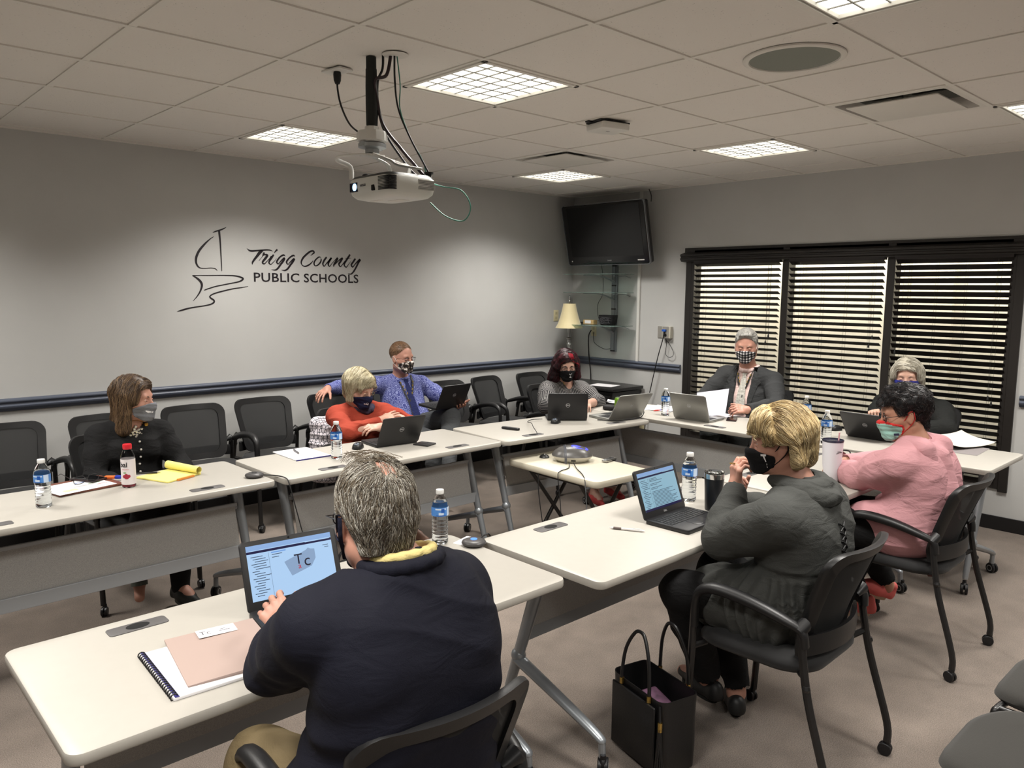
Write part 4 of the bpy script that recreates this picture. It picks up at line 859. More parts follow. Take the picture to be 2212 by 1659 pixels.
bx.loft(L); body = bx.build('projector_body', mat('projector_white', (206, 207, 202), .38), t, smooth=50)
bx = MB(); bx.loft([[(x, y, zb+hh-.004) for x, y in rrect(.240, .320, .045, 8, (cx, cy))], [(x, y, zb+hh+.006) for x, y in rrect(.225, .30, .04, 8, (cx, cy))]]); bx.build('top_cover', mat('projector_dark', (52, 54, 52), .45), t)
fx = cx-.1275
b = MB(); b.box((fx+.006, cy+.105, zb+.052), (.014, .062, .040)); b.build('lens_window', mat('lens_black', (10, 10, 40), .1), t, bevel=.003)
b = MB(); b.ell((0, 0, 0), (.004, .016, .016), 20, X=Matrix.Translation((fx-.0015, cy+.094, zb+.052))); b.build('lens', emat('lens_glow', (150, 205, 255), 3.2), t, smooth=60)
b = MB(); b.box((fx+.004, cy-.045, zb+.040), (.012, .024, .024)); b.build('sensor_window', M_dark, t, bevel=.003)
b = MB()
for k in range(10): b.box((fx+.018, cy-.125, zb+.028+.0058*k), (.036, .084, .0028))
b.build('vent_slots', mat('slot_dark', (34, 34, 36), .7), t, smooth=0)
tt = text_mb('EPSON', .014, Matrix.Translation((fx-.0008, cy+.03, zb+.056)) @ Matrix(((0, 0, -1), (-1, 0, 0), (0, -1, 0))).transposed().inverted().to_4x4(), .0003, bold=.0003)
# lettering upright in world but mirrored by the ceiling mount (upside down)
tt.v = []; tt.f = []; tt.m = []
q = text_mb('EPSON', .014, Matrix.Identity(4), .0003, bold=.0003); tt.add([(fx-.0012-v[2], cy+.03+v[0], zb+.056-v[1]) for v in q.v], q.f); tt.build('lettering', mat('grey_ink', (92, 90, 96), .7), t, smooth=0)
b = MB(); b.box((cx+.06, cy-.1665, zb+.055), (.085, .0012, .042)); b.build('rating_label', mat('label_grey', (176, 176, 170), .5), t)
b = MB()
for k in range(6): b.box((cx+.06, cy-.1673, zb+.04+.006*k), (.075, .0006, .0018))
b.build('label_print', mat('grey_ink', (92, 90, 96), .7), t, smooth=0)
b = MB(); b.box((cx-.04, cy+.06, zb-.0006), (.02, .07, .0014)); b.box((cx+.02, cy-.02, zb-.0006), (.05, .09, .0012)); b.build('bottom_panel', M_vent, t)
b = MB(); b.lathe([(.012, 0), (.012, .014), (.020, .016), (.020, .024), (.0001, .026)], (cx+.10, cy-.13, zb+hh), 16); b.lathe([(.018, 0), (.018, .012), (.012, .016), (.0001, .016)], (cx-.09, cy+.06, zb+hh), 14); b.build('adjustment_foot', M_black, t)
def lc(label, P, r, m=M_cord, top=True):
    b = MB(); b.tube(smoothpath(P, 7), r, 6); o = b.build('cable', m, smooth=60); return tag(o, label, 'cable')
pj_ = lambda x, y, z: (px_+x, py_+y, H+z)
lc('black cable taped beside the projector pole', [pj_(.02, -.06, .01), pj_(.03, -.04, -.05), pj_(.025, -.01, -.10), pj_(.03, -.005, -.2), pj_(.05, -.02, -.30), pj_(.10, -.06, -.40), pj_(.14, -.10, -.47), pj_(.17, -.14, -.50)], .005)
lc('dark red-black cable bundle running from the pole to the back of the projector', [pj_(.04, -.09, .01), pj_(.03, -.07, -.08), pj_(.0, -.03, -.10), pj_(.015, -.02, -.18), pj_(.04, -.03, -.28), pj_(.10, -.08, -.38), pj_(.16, -.13, -.47), pj_(.18, -.15, -.50)], .007, mat('cable_maroon', (44, 30, 34), .5))
lc('black cable hanging free right of the projector pole', [pj_(.05, -.10, .01), pj_(.05, -.10, -.10), pj_(.06, -.11, -.22), pj_(.10, -.14, -.34), pj_(.16, -.17, -.46), pj_(.18, -.19, -.52)], .004)
lc('thin green network cable looping below the projector', [pj_(.06, -.10, .01), pj_(.07, -.11, -.12), pj_(.065, -.115, -.22), pj_(.10, -.14, -.34), pj_(.15, -.16, -.43), pj_(.19, -.14, -.50), pj_(.22, -.20, -.53), pj_(.26, -.28, -.55), pj_(.27, -.33, -.62), pj_(.24, -.32, -.68), pj_(.20, -.25, -.66), pj_(.17, -.18, -.60)], .0026, mat('cable_teal', (60, 130, 112), .4))
lc('black power cord drooping from the ceiling outlet to the projector pole', [(.855, -2.47, H-.012), (.855, -2.47, H-.08), (.86, -2.49, H-.16), (.86, -2.56, H-.25), (.86, -2.66, H-.31), (.865, -2.70, H-.35), (.90, -2.71, H-.40)], .0042)
t = thing('ceiling_outlet', 'white outlet plate in the ceiling with a black plug', 'outlet', (.855, -2.47, H-.004), .15); b = MB(); b.slab(.08, .13, .008, .008, .002, (0, 0, -.008)); b.build('plate', M_white, t); b = MB(); b.lathe([(.010, -.06), (.016, -.045), (.018, -.02), (.016, -.008)], n=12); b.build('plug', M_cord, t)
t = thing('ceiling_hole_plate', 'scalloped round plate where the projector cables leave the ceiling', 'ceiling plate', (.91, -2.84, H-.004)); b = MB(); b.lathe([(.055, 0), (.05, -.003), (.0001, -.003)], n=18); b.build('plate', M_vent, t)
# ---------------------------------------------------------------- television
t = thing('television', 'black flat television hung in the far corner above glass shelves', 'television', (5.0, -.545, 2.245), 0, rot=(0, math.radians(-13), 0))
# screen faces -x
def slabX(b, w, h, th, r, bev, c=(0, 0, 0)):
    X = Matrix.Translation(c) @ Matrix(((0, 0, -1), (1, 0, 0), (0, -1, 0))).to_4x4(); X = Matrix.Translation(c) @ Matrix(((0, 0, -1, 0), (-1, 0, 0, 0), (0, 1, 0, 0), (0, 0, 0, 1))); b.slab(w, h, th, r, bev, (0, 0, 0), X=X)
b = MB(); slabX(b, 1.04, .60, .075, .02, .012, (.06, 0, 0)); b.build('case', mat('tv_black', (14, 14, 15), .2, coat=.4), t)
b = MB(); b.loft([[(-.016+dx, y*s, z*s+zo) for y, z in rrect(1.055, .615, .03, 6)] for dx, s, zo in ((.02, 1.0, 0), (.0, 1.0, 0), (.0, .985, 0), (.02, .985, 0))], (False, False)); b.build('trim_frame', mat('tv_trim', (120, 122, 126), .25, metal=.6), t, smooth=60)
b = MB(); b.box((-.0165, .0, .03), (.002, .92, .50)); b.build('screen', mat('tv_screen', (10, 10, 11), .16), t, smooth=0)
q = text_mb('SHARP', .018, Matrix.Identity(4), .0003, bold=.0006); b = MB(); b.add([(-.0172, -v[0]-.03, v[1]-.262) for v in q.v], q.f); b.build('lettering', mat('tv_letter', (190, 190, 190), .4), t, smooth=0)
b = MB(); b.box((-.0175, -.42, -.262), (.001, .08, .010)); b.ell((-.0175, .47, -.262), (.001, .007, .007), 12); b.build('sticker', M_white, t)
b = MB(); b.box((.09, 0, 0), (.05, .4, .3)); b.tube([(.1, 0, 0), (.24, 0, -.03)], .03, 10); b.build('wall_bracket', M_black, t)
t = thing('shelf_tower', 'grey wall track carrying three glass shelves under the television', 'shelf', (WX-.012, -.48, 0)); b = MB(); b.slab(.02, .075, .93, .006, .002, (0, 0, 1.06)); b.box((-.006, 0, 1.5), (.02, .03, .86)); b.build('wall_track', mat('track_grey', (128, 132, 136), .4, metal=.4), t)
M_shelf = mat('shelf_glass', (190, 215, 208), .04, trans=.85, ior=1.2)
for z in (1.848, 1.665, 1.335):
    b = MB(); b.slab(.34, .68, .006, .03, .001, (-.20, .055, z)); so = b.build('glass_shelf', M_shelf, t)
    b = MB(); b.tube(smoothpath([(-.01, 0, z-.08), (-.05, .02, z-.05), (-.12, .10, z-.014), (-.24, .22, z-.008)], 5), [.022]*5+[.016]*5+[.009]*6, 8, flat=.5); b.tube(smoothpath([(-.01, 0, z-.07), (-.06, -.03, z-.03), (-.14, -.10, z-.012)], 5), .010, 8, flat=.5); b.tube([(-.02, -.03, z-.02), (-.02, -.15, z-.012), (-.0, -.20, z-.035)], .004, 6); b.build('shelf_arm', mat('arm_grey', (150, 153, 156), .4, metal=.2), t, smooth=60)
for z in (1.07, 1.50, 1.74, 1.94):
    b = MB(); b.box((-.014, 0, z), (.014, .05, .014)); b.build('track_clip', M_black, t)
t = thing('cord_basket', 'black basket crammed with cords on the lowest glass shelf', 'basket', (5.13, -.50, 1.3415)); b = MB(); L = []
for z, s in ((0, .8), (.02, .92), (.06, .98), (.075, 1), (.10, 1.02)): L.append([(x*s, y*s, z) for x, y in rrect(.12, .19, .04, 5)])
b.loft(L); b.build('basket', mat('basket_black', (22, 22, 24), .8, bump=.8, bscale=70, bdist=.01), t, smooth=50)
b = MB(); rg = random.Random(3)
for k in range(9): b.tube(smoothpath([(-.062+.004*rg.random(), -.09+.18*rg.random(), .01+.07*rg.random()) for _ in range(4)], 5), .0022, 5)
b.build('cord_tangle', mat('cord_grey', (70, 70, 74), .5), t, smooth=60)
t = thing('small_box', 'small tan box with a white label on the lowest glass shelf', 'box', (5.10, -.285, 1.3415), .1); b = MB(); b.box((0, 0, .022), (.07, .13, .044)); b.build('carton', mat('carton_tan', (178, 150, 104), .7), t, bevel=.002); b = MB(); b.box((-.0356, .005, .024), (.001, .075, .032)); b.build('label', M_paper, t)
t = thing('small_device', 'small black device at the left end of the lowest glass shelf', 'device', (5.08, -.185, 1.3415), .3); b = MB(); b.slab(.04, .10, .022, .012, .006); b.build('case', M_black, t)
t = thing('cord_raceway', 'white vertical cord cover on the wall right of the television', 'cord cover', (WX, -.79, 0)); b = MB(); b.box((-.011, 0, 1.815), (.022, .032, 1.69)); b.build('channel', M_white, t, bevel=.003)
t = thing('wall_outlet_box', 'silver wall outlet box with a blue network plug, left of the window', 'outlet', (WX, -1.12, 1.29)); b = MB(); b.box((-.022, -.035, 0), (.044, .10, .115)); b.build('back_box', M_ivory if False else mat('box_beige', (190, 186, 172), .5), t, bevel=.004)
b = MB(); b.box((-.004, .055, 0), (.008, .07, .115)); b.box((-.0455, -.03, 0), (.003, .072, .114)); b.build('face_plate', mat('plate_steel', (168, 165, 158), .35, metal=.5), t, bevel=.002)
b = MB(); b.lathe([(.012, 0), (.014, .002), (.014, .006), (.0001, .006)], n=18, X=Matrix.Translation((-.047, -.03, -.025)) @ Matrix.Rotation(-PI/2, 4, 'Y')); b.build('socket', M_dark, t)
b = MB(); b.box((-.055, -.02, .02), (.02, .04, .02)); b.build('network_plug', mat('plug_blue', (40, 90, 180), .4), t)
def outlet(label, loc, rot, col=None):
    t = thing('wall_outlet', label, 'outlet', loc, rot); b = MB(); b.slab(.072, .006, .115, .002, .001, (0, -.003, -.0575)); b.build('plate', col or M_ivory, t)
    b = MB(); b.box((0, -.0065, .025), (.03, .001, .028)); b.box((0, -.0065, -.025), (.03, .001, .028)); b.build('sockets', mat('socket_ivory', (190, 180, 146), .4), t)
outlet('ivory outlet on the wall left of the lamp shade', (5.00, WY, 1.42), 0)
outlet('ivory outlet behind the lowest glass shelf', (WX, -.20, 1.265), PI/2*-1+0)
outlet('ivory outlet low on the wall under the corner table', (WX, -.86, .34), -PI/2)
def wc(label, P, r=.004):
    b = MB(); b.tube(smoothpath(P, 7), r, 6); tag(b.build('cable', M_cord, smooth=60), label, 'cord')
wc('thick black cord from the shelf outlet down behind the cabinet', [(WX-.02, -.18, 1.27), (WX-.05, -.17, 1.20), (WX-.05, -.18, 1.0), (WX-.05, -.21, .8), (WX-.05, -.22, .5), (WX-.04, -.22, .05)], .006)
wc('thin cord looping from the shelf outlet to the foot of the shelf track', [(WX-.02, -.21, 1.25), (WX-.02, -.22, 1.15), (WX-.02, -.30, 1.10), (WX-.02, -.38, 1.08), (WX-.02, -.45, 1.09)], .0028)
wc('thin cord hanging between the television and the shelves', [(WX-.08, -.33, 2.0), (WX-.08, -.37, 1.87), (WX-.07, -.37, 1.66), (WX-.06, -.30, 1.55), (WX-.06, -.30, 1.44), (WX-.10, -.36, 1.38)], .0028)
wc('cord from the wall outlet box sloping down to the corner table', [(WX-.05, -1.14, 1.31), (WX-.06, -1.13, 1.22), (WX-.06, -1.08, 1.05), (WX-.06, -1.02, .80), (WX-.05, -.96, .55), (WX-.04, -.93, .3), (WX-.04, -.9, .05)], .005)
wc('small cord loop hanging right of the wall outlet box cord', [(WX-.05, -1.14, 1.31), (WX-.04, -1.16, 1.20), (WX-.03, -1.15, 1.08), (WX-.03, -1.20, 1.05), (WX-.03, -1.24, 1.09), (WX-.03, -1.19, 1.18), (WX-.04, -1.15, 1.22)], .0026)
wc('black cord rising from the television top corner to the ceiling', [(5.06, -1.05, 2.53), (5.15, -.98, 2.60), (5.18, -.93, H)], .004)
# cabinet + lamp
t = thing('black_cabinet', 'low black desk cabinet in the corner behind the red-haired person', 'cabinet', (5.0, -.43, 0)); M_cab = mat('cabinet_black', (30, 29, 29), .4, coat=.1)
b = MB(); b.slab(.48, .92, .03, .012, .004, (0, 0, .715)); b.build('top', M_cab, t); b = MB(); b.box((.01, 0, .355), (.44, .86, .70)); b.build('body', M_cab, t, bevel=.003)
b = MB(); b.box((-.213, 0, .56), (.008, .80, .22)); b.build('drawer_front', M_cab, t, bevel=.002)
for yy in (-.2, .2):
    b = MB(); b.box((-.214, yy, .24), (.008, .39, .38)); d_ = b.build('door', M_cab, t, bevel=.002)
sheet('white_paper', 'white paper lying on the black cabinet', 'paper', (4.95, -.62, .7455), .2, .2, .26)
t = thing('table_lamp', 'table lamp with cream bell shade and crystal stem on the corner cabinet', 'lamp', (4.95, -.13, .745))
b = MB(); b.lathe([(.0001, 0), (.06, 0), (.062, .01), (.05, .02), (.03, .03), (.022, .05)], n=24); b.build('base', M_steel, t, smooth=50)
b = MB(); b.lathe([(.022, .05), (.035, .10), (.04, .18), (.028, .26), (.018, .32), (.014, .36)], n=16); b.lathe([(.014, .36), (.026, .385), (.014, .41)], n=16); b.build('crystal_stem', mat('crystal', (225, 228, 222), .05, trans=.8, ior=1.4), t, smooth=30)
b = MB(); b.lathe([(.018, .41), (.018, .43), (.028, .44), (.028, .45), (.012, .46), (.012, .50), (.018, .51), (.018, .55)], n=16); b.tube([(0, 0, .55), (0, 0, .81)], .003, 6); b.build('neck', M_steel, t)
b = MB(); n = 36; L = []
for r, z in ((.142, .555), (.140, .562), (.118, .60), (.098, .66), (.080, .73), (.068, .79), (.066, .807), (.064, .807), (.078, .73), (.096, .66), (.116, .60), (.138, .56)):
    L.append([((r*(1+.012*math.cos(k*PI)))*math.cos(2*PI*k/n), (r*(1+.012*math.cos(k*PI)))*math.sin(2*PI*k/n), z) for k in range(n)])
b.loft(L, (False, False)); b.build('lamp_shade', mat('shade_cream', (222, 208, 164), .6, sheen=.3), t, smooth=60)
b = MB(); b.lathe([(.004, .81), (.012, .83), (.004, .842), (.014, .86), (.006, .875), (.009, .885), (.0001, .893)], n=14); b.build('finial', M_chrome, t, smooth=60)
# ---------------------------------------------------------------- handbag
t = thing('handbag', 'open black leather tote handbag with tassel on the carpet beside the front chairs', 'handbag', (1.19, -4.04, 0), math.radians(-14))
M_leather = mat('bag_leather', (20, 20, 21), .38, bump=.25, bscale=350, spec=.5)
b = MB(); n = 10; L = []
def bagring(w, d, z, sag=0): 
    out = []
    for x, y in rrect(w, d, .03, 5): out.append((x, y, z - sag*math.cos(PI*y/d*1.0)**2*(1 if abs(x) > w*.3 else .2)))
    return out
L = [bagring(.15, .27, 0), bagring(.165, .285, .01), bagring(.17, .29, .10), bagring(.165, .29, .20), bagring(.17, .295, .285, .03), bagring(.163, .288, .284, .03), bagring(.155, .28, .20), bagring(.15, .27, .05)]
b.loft(L, (True, True)); b.build('body', M_leather, t, smooth=50)
for sx in (-1, 1):
    b = MB(); b.tube(smoothpath([(sx*.088, -.075, .20), (sx*.090, -.078, .30), (sx*.085, -.065, .40), (sx*.075, -.03, .47), (sx*.072, 0, .485), (sx*.075, .03, .47), (sx*.085, .065, .40), (sx*.090, .078, .30), (sx*.088, .075, .20)], 6), .0065, 8); ho = b.build('handle', M_leather, t, smooth=60)
    for sy in (-1, 1):
        b = MB(); b.tube([(sx*.090, sy*.078, .262), (sx*.090, sy*.078, .285)], .0085, 10); b.build('gold_ring', mat('gold', (190, 160, 90), .25, metal=1), ho)
b = MB(); b.slab(.012, .24, .24, .006, .004, (-.098, 0, .02)); b.build('front_pocket', M_leather, t)
b = MB(); b.tube([(-.085, -.13, .27), (-.095, -.145, .22)], .004, 6)
for k in range(9): b.tube([(-.097+.004*math.cos(k), -.148+.004*math.sin(k), .20), (-.100+.014*math.cos(k*.7), -.152+.014*math.sin(k*.7), .05+.004*(k % 3))], [.004, .0028], 5)
to = b.build('tassel', M_leather, t, smooth=60); b = MB(); b.tube([(-.096, -.147, .222), (-.097, -.148, .19)], .008, 10); b.build('tassel_cap', MATS['gold'], to)
b = MB(); b.box((.0, -.02, .17), (.09, .16, .10), R=Matrix.Rotation(.2, 3, 'X')); b.build('bag_contents', mat('contents_purple', (80, 52, 72), .6, var=.5, vscale=30), t, bevel=.01)
# ---------------------------------------------------------------- armless chairs bottom right
M_olive = mat('olive_fabric', (36, 34, 30), .9, bump=.3, bscale=400, sheen=.1)
def side_chair(label, loc, rz):
    t = thing('side_chair', label, 'chair', loc, rz, 'stacking side chairs at the bottom right corner')
    s = MB(); L = []
    for ins, z in ((.06, .425), (.012, .432), (0, .45), (.006, .466), (.03, .474), (.10, .478)): L.append([(x, y, z-.03*max(0, (y-.10)/.13)**2) for x, y in rrect(.49-2*ins, .46-2*ins, .15-ins*.5, 9)])
    s.loft(L); s.build('seat', M_olive, t, smooth=60)
    bk = MB(); O = [(x, z) for x, z in outline(.44, .56, .86, .08)]; bk.loft([[back_map(x*k, .70+(z-.70)*k, o) for x, z in O] for k, o in ((.1, .012), (.6, .013), (.96, .012), (1, 0), (.96, -.014), (.6, -.016), (.1, -.016))]); bk.build('backrest', M_olive, t, smooth=60)
    for sx in (-1, 1):
        l = MB(); l.tube(smoothpath([(sx*.15, .17, .425), (sx*.22, .19, .415), (sx*.235, .20, .36), (sx*.24, .22, .0)], 5), .011, 8); l.build('leg', M_blacktube, t, smooth=60)
        l = MB(); l.tube(smoothpath([(sx*.20, -.245, .75), (sx*.225, -.21, .50), (sx*.235, -.20, .30), (sx*.24, -.26, .0)], 5), .011, 8); l.tube([(sx*.23, -.2, .42), (sx*.22, .19, .415)], .010, 8); l.build('leg', M_blacktube, t, smooth=60)
    g = MB(); g.tube([(-.262, .13, .405), (-.228, .13, .405)], .012, 10); g.build('ganging_clip', M_chrome, t)
    return t
side_chair('dark olive armless chair cut by the bottom edge of the photo', (1.33, -5.21, 0), 0)
side_chair('dark olive armless chair cut by the right edge of the photo', (1.86, -5.20, 0), 0)
# ---------------------------------------------------------------- people: distance-field modelling -> one surface per body / garment
NP = np
def nv(v): return NP.asarray(v, float)
def smin(a, b, k):
    if k <= 0: return NP.minimum(a, b)
    h = NP.clip(0.5+0.5*(b-a)/k, 0, 1); return b*(1-h)+a*h-k*h*(1-h)
def smax(a, b, k): return -smin(-a, -b, k)
class Prim:
    """tapered capsule a(ra)->b(rb); optional squash: axis n scaled by s (thin if s<1)"""
    def __init__(s, a, b, ra, rb, k=.02, n=None, sq=1.0, neg=False):
        s.a, s.b, s.ra, s.rb, s.k, s.neg = nv(a), nv(b), ra, rb, k, neg; s.n = None if n is None else nv(n)/NP.linalg.norm(n); s.sq = sq
        if s.n is not None:
            m = (s.a+s.b)/2; s.m = m; s.a2 = s.q(s.a); s.b2 = s.q(s.b)
        else: s.a2, s.b2 = s.a, s.b
    def q(s, p):
        d = (p-s.m)@s.n; return p + NP.multiply.outer(d*(1/s.sq-1), s.n) if p.ndim > 1 else p + d*(1/s.sq-1)*s.n
    def __call__(s, P):
        if s.n is not None: P = s.q(P)
        ba = s.b2-s.a2; L2 = ba@ba
        if L2 < 1e-12: d = NP.linalg.norm(P-s.a2, axis=1)-s.ra
        else:
            pa = P-s.a2; L = math.sqrt(L2); y = (pa@ba)/L; x = NP.sqrt(NP.maximum((pa*pa).sum(1)-y*y, 0))
            c = (s.ra-s.rb)/L; c = max(-.999, min(.999, c)); sn = math.sqrt(1-c*c)
            # iq round cone
            k_ = -c*x + sn*y
            d = NP.where(k_ < 0, NP.sqrt(x*x+y*y)-s.ra, NP.where(k_ > sn*L, NP.sqrt(x*x+(y-L)**2)-s.rb, sn*x+c*y-s.ra))
        return d*(s.sq if s.n is not None and s.sq < 1 else 1.0)
    def bound(s): 
        r = max(s.ra, s.rb)*max(1, s.sq if s.n is not None else 1)+s.k+.01; return NP.minimum(s.a, s.b)-r, NP.maximum(s.a, s.b)+r
class Ell:
    def __init__(s, c, r, R=None, k=.02, neg=False): s.c, s.r, s.k, s.neg = nv(c), nv(r), k, neg; s.R = NP.eye(3) if R is None else nv(R)
    def __call__(s, P):
        p = (P-s.c)@s.R; k0 = NP.sqrt(((p/s.r)**2).sum(1)); k1 = NP.sqrt(((p/s.r**2)**2).sum(1)); return k0*(k0-1)/NP.maximum(k1, 1e-9)
    def bound(s): r = max(s.r)+s.k+.01; return s.c-r, s.c+r
def field(prims):
    def f(P):
        d = NP.full(len(P), 9.0)
        lo, hi = P.min(0), P.max(0)
        for p in prims:
            if p.neg: continue
            a, b = p.bound()
            if len(P) > 64 and ((a > hi+.03).any() or (b < lo-.03).any()):
                continue
            d = smin(d, p(P), p.k)
        for p in prims:
            if p.neg: d = smax(d, -p(P), p.k)
        return d
    return f
def bounds(prims):
    A = NP.array([p.bound()[0] for p in prims if not p.neg]); B = NP.array([p.bound()[1] for p in prims if not p.neg]); return A.min(0)-.02, B.max(0)+.02
def surface(f, lo, hi, h):
    """sparse naive surface nets"""
    BS = 8; n = NP.ceil((hi-lo)/(h*BS)).astype(int)
    I = NP.stack(NP.meshgrid(*[NP.arange(k) for k in n], indexing='ij'), -1).reshape(-1, 3)
    C = lo+(I+.5)*h*BS
    # coarse test in chunks, grouped so that culling works
    D = NP.empty(len(C))
    for s in range(0, len(C), 4096): D[s:s+4096] = fsafe(f, C[s:s+4096])
    act = I[NP.abs(D) < h*BS*1.25+.004]
    off = NP.stack(NP.meshgrid(*[NP.arange(BS+1)]*3, indexing='ij'), -1).reshape(-1, 3)
    M = n.max()*BS+8
    keyV = []; pos = []; sgn = {}
    K = []; QX = []
    for s in range(0, len(act), 24):
        blk = act[s:s+24]; G = (blk[:, None, :]*BS+off[None]); P = lo+G.reshape(-1, 3)*h
        d = fsafe(f, P).reshape(len(blk), BS+1, BS+1, BS+1)
        c = [d[:, i:BS+i, j:BS+j, k:BS+k] for i in (0, 1) for j in (0, 1) for k in (0, 1)]
        ins = sum((x < 0).astype(int) for x in c); m = (ins > 0) & (ins < 8)
        if not m.any(): continue
        idx = NP.argwhere(m); base = blk[idx[:, 0]]*BS+idx[:, 1:]
        cv = NP.stack([x[m] for x in c], 1)
        acc = NP.zeros((len(base), 3)); cnt = NP.zeros(len(base))
        for a in range(8):
            for ax in (4, 2, 1):
                if a & ax: continue
                b = a | ax; da, db = cv[:, a], cv[:, b]; x = (da < 0) != (db < 0); t = NP.where(x, da/NP.where(x, da-db, 1), 0)
                pa = NP.array([(a >> 2) & 1, (a >> 1) & 1, a & 1], float); e = NP.array([ax == 4, ax == 2, ax == 1], float)
                acc += NP.where(x[:, None], pa+t[:, None]*e, 0); cnt += x
        pos.append(lo+(base+acc/cnt[:, None])*h); K.append((base[:, 0]*M+base[:, 1])*M+base[:, 2])
        e0 = cv[:, 0] < 0
        QX.append(NP.stack([e0, cv[:, 4] < 0, cv[:, 2] < 0, cv[:, 1] < 0], 1))
    pos = NP.concatenate(pos); K = NP.concatenate(K); Q = NP.concatenate(QX)
    o = NP.argsort(K); K = K[o]; pos = pos[o]; Q = Q[o]
    st = [M*M, M, 1]; F = []
    for ax in range(3):
        x = Q[:, 0] != Q[:, ax+1]; u, v = st[(ax+1) % 3], st[(ax+2) % 3]
        k0 = K[x]; ids = []; ok = NP.ones(len(k0), bool)
        for dk in (0, -u, -u-v, -v):
            j = NP.searchsorted(K, k0+dk); j = NP.minimum(j, len(K)-1); ok &= K[j] == k0+dk; ids.append(j)
        q = NP.stack(ids, 1)[ok]; fl = Q[x, 0][ok]; q[~fl] = q[~fl][:, ::-1]; F.append(q)
    return pos, NP.concatenate(F)
def fsafe(f, P):
    # split into spatially coherent halves so bounding-box culling stays effective
    return f(P)
def sdf_obj(name, f, lo, hi, h, mats, parent=None, smooth_iter=1, origin=(0, 0, 0), attr=None, label=None, mask=None):
    V, F = surface(f, nv(lo), nv(hi), h)
    if smooth_iter:
        for _ in range(smooth_iter):
            S = NP.zeros_like(V); c = NP.zeros(len(V))
            for i in range(4):
                a, b = F[:, i], F[:, (i+1) % 4]; NP.add.at(S, a, V[b]); NP.add.at(c, a, 1); NP.add.at(S, b, V[a]); NP.add.at(c, b, 1)
            V = V*.5+.5*S/NP.maximum(c, 1)[:, None]
    me = bpy.data.meshes.new(name); me.vertices.add(len(V)); me.vertices.foreach_set('co', (V-nv(origin)).astype(NP.float32).ravel())
    me.loops.add(F.size); me.polygons.add(len(F)); me.loops.foreach_set('vertex_index', F.astype(NP.int32).ravel())
    me.polygons.foreach_set('loop_start', NP.arange(0, F.size, 4, dtype=NP.int32)); me.polygons.foreach_set('use_smooth', NP.ones(len(F), bool))
    me.update(); me.validate()
    for m in (mats if isinstance(mats, (list, tuple)) else [mats]): me.materials.append(m)
    if attr:
        for an, fn in attr.items():
            val = nv(fn(V)); 
            if val.ndim == 2: 
                if val.shape[1] == 3: A = me.attributes.new(an, 'FLOAT_VECTOR', 'POINT'); A.data.foreach_set('vector', val.astype(NP.float32).ravel())
                else: A = me.color_attributes.new(an, 'FLOAT_COLOR', 'POINT'); A.data.foreach_set('color', val.astype(NP.float32).ravel())
            else: A = me.attributes.new(an, 'FLOAT', 'POINT'); A.data.foreach_set('value', val.astype(NP.float32))
    if mask is not None:
        C = V[F].mean(1); me.polygons.foreach_set('material_index', mask(C).astype(NP.int32))
    o = bpy.data.objects.new(name, me); link(o, parent); o.location = origin if parent is None else (0, 0, 0)
    if label: o['label'] = label
    return o
# smooth pseudo-noise for folds
_r = NP.random.RandomState(11); _K = _r.normal(size=(14, 3)); _K /= NP.linalg.norm(_K, axis=1)[:, None]; _PH = _r.uniform(0, 6.28, 14)
def wav(P, s, n0=0, n=7):
    a = NP.zeros(len(P))
    for i in range(n0, n0+n): a += NP.sin(P@_K[i % 14]*s*(1+.23*(i % 5))+_PH[i % 14])
    return a/n
def folds(P, amp, s=38, seed=0.0):
    """mostly lateral cloth creases, only in patches"""
    Q = P+seed; ph = Q@nv((.33, .27, 1.0))*s*2.1+2.6*wav(Q, 9, 1, 5)*3; x = NP.abs(NP.sin(ph*.5)); r = 1-2*x**.7
    m = NP.clip(wav(Q, 8, 5, 6)*2.2+.35, 0, 1); return amp*(.75*r*m+.35*wav(Q, s*2.4, 2, 6))
def frame(yaw, pitch=0, roll=0):
    """columns: forward, left, up (world).  pitch>0 looks down"""
    y, p, r = map(math.radians, (yaw, pitch, roll))
    f = NP.array([math.cos(y)*math.cos(p), math.sin(y)*math.cos(p), -math.sin(p)]); l = NP.array([-math.sin(y), math.cos(y), 0]); u = NP.cross(f, l)
    l2 = l*math.cos(r)+u*math.sin(r); u2 = NP.cross(f, l2); return NP.stack([f, l2, u2], 1)
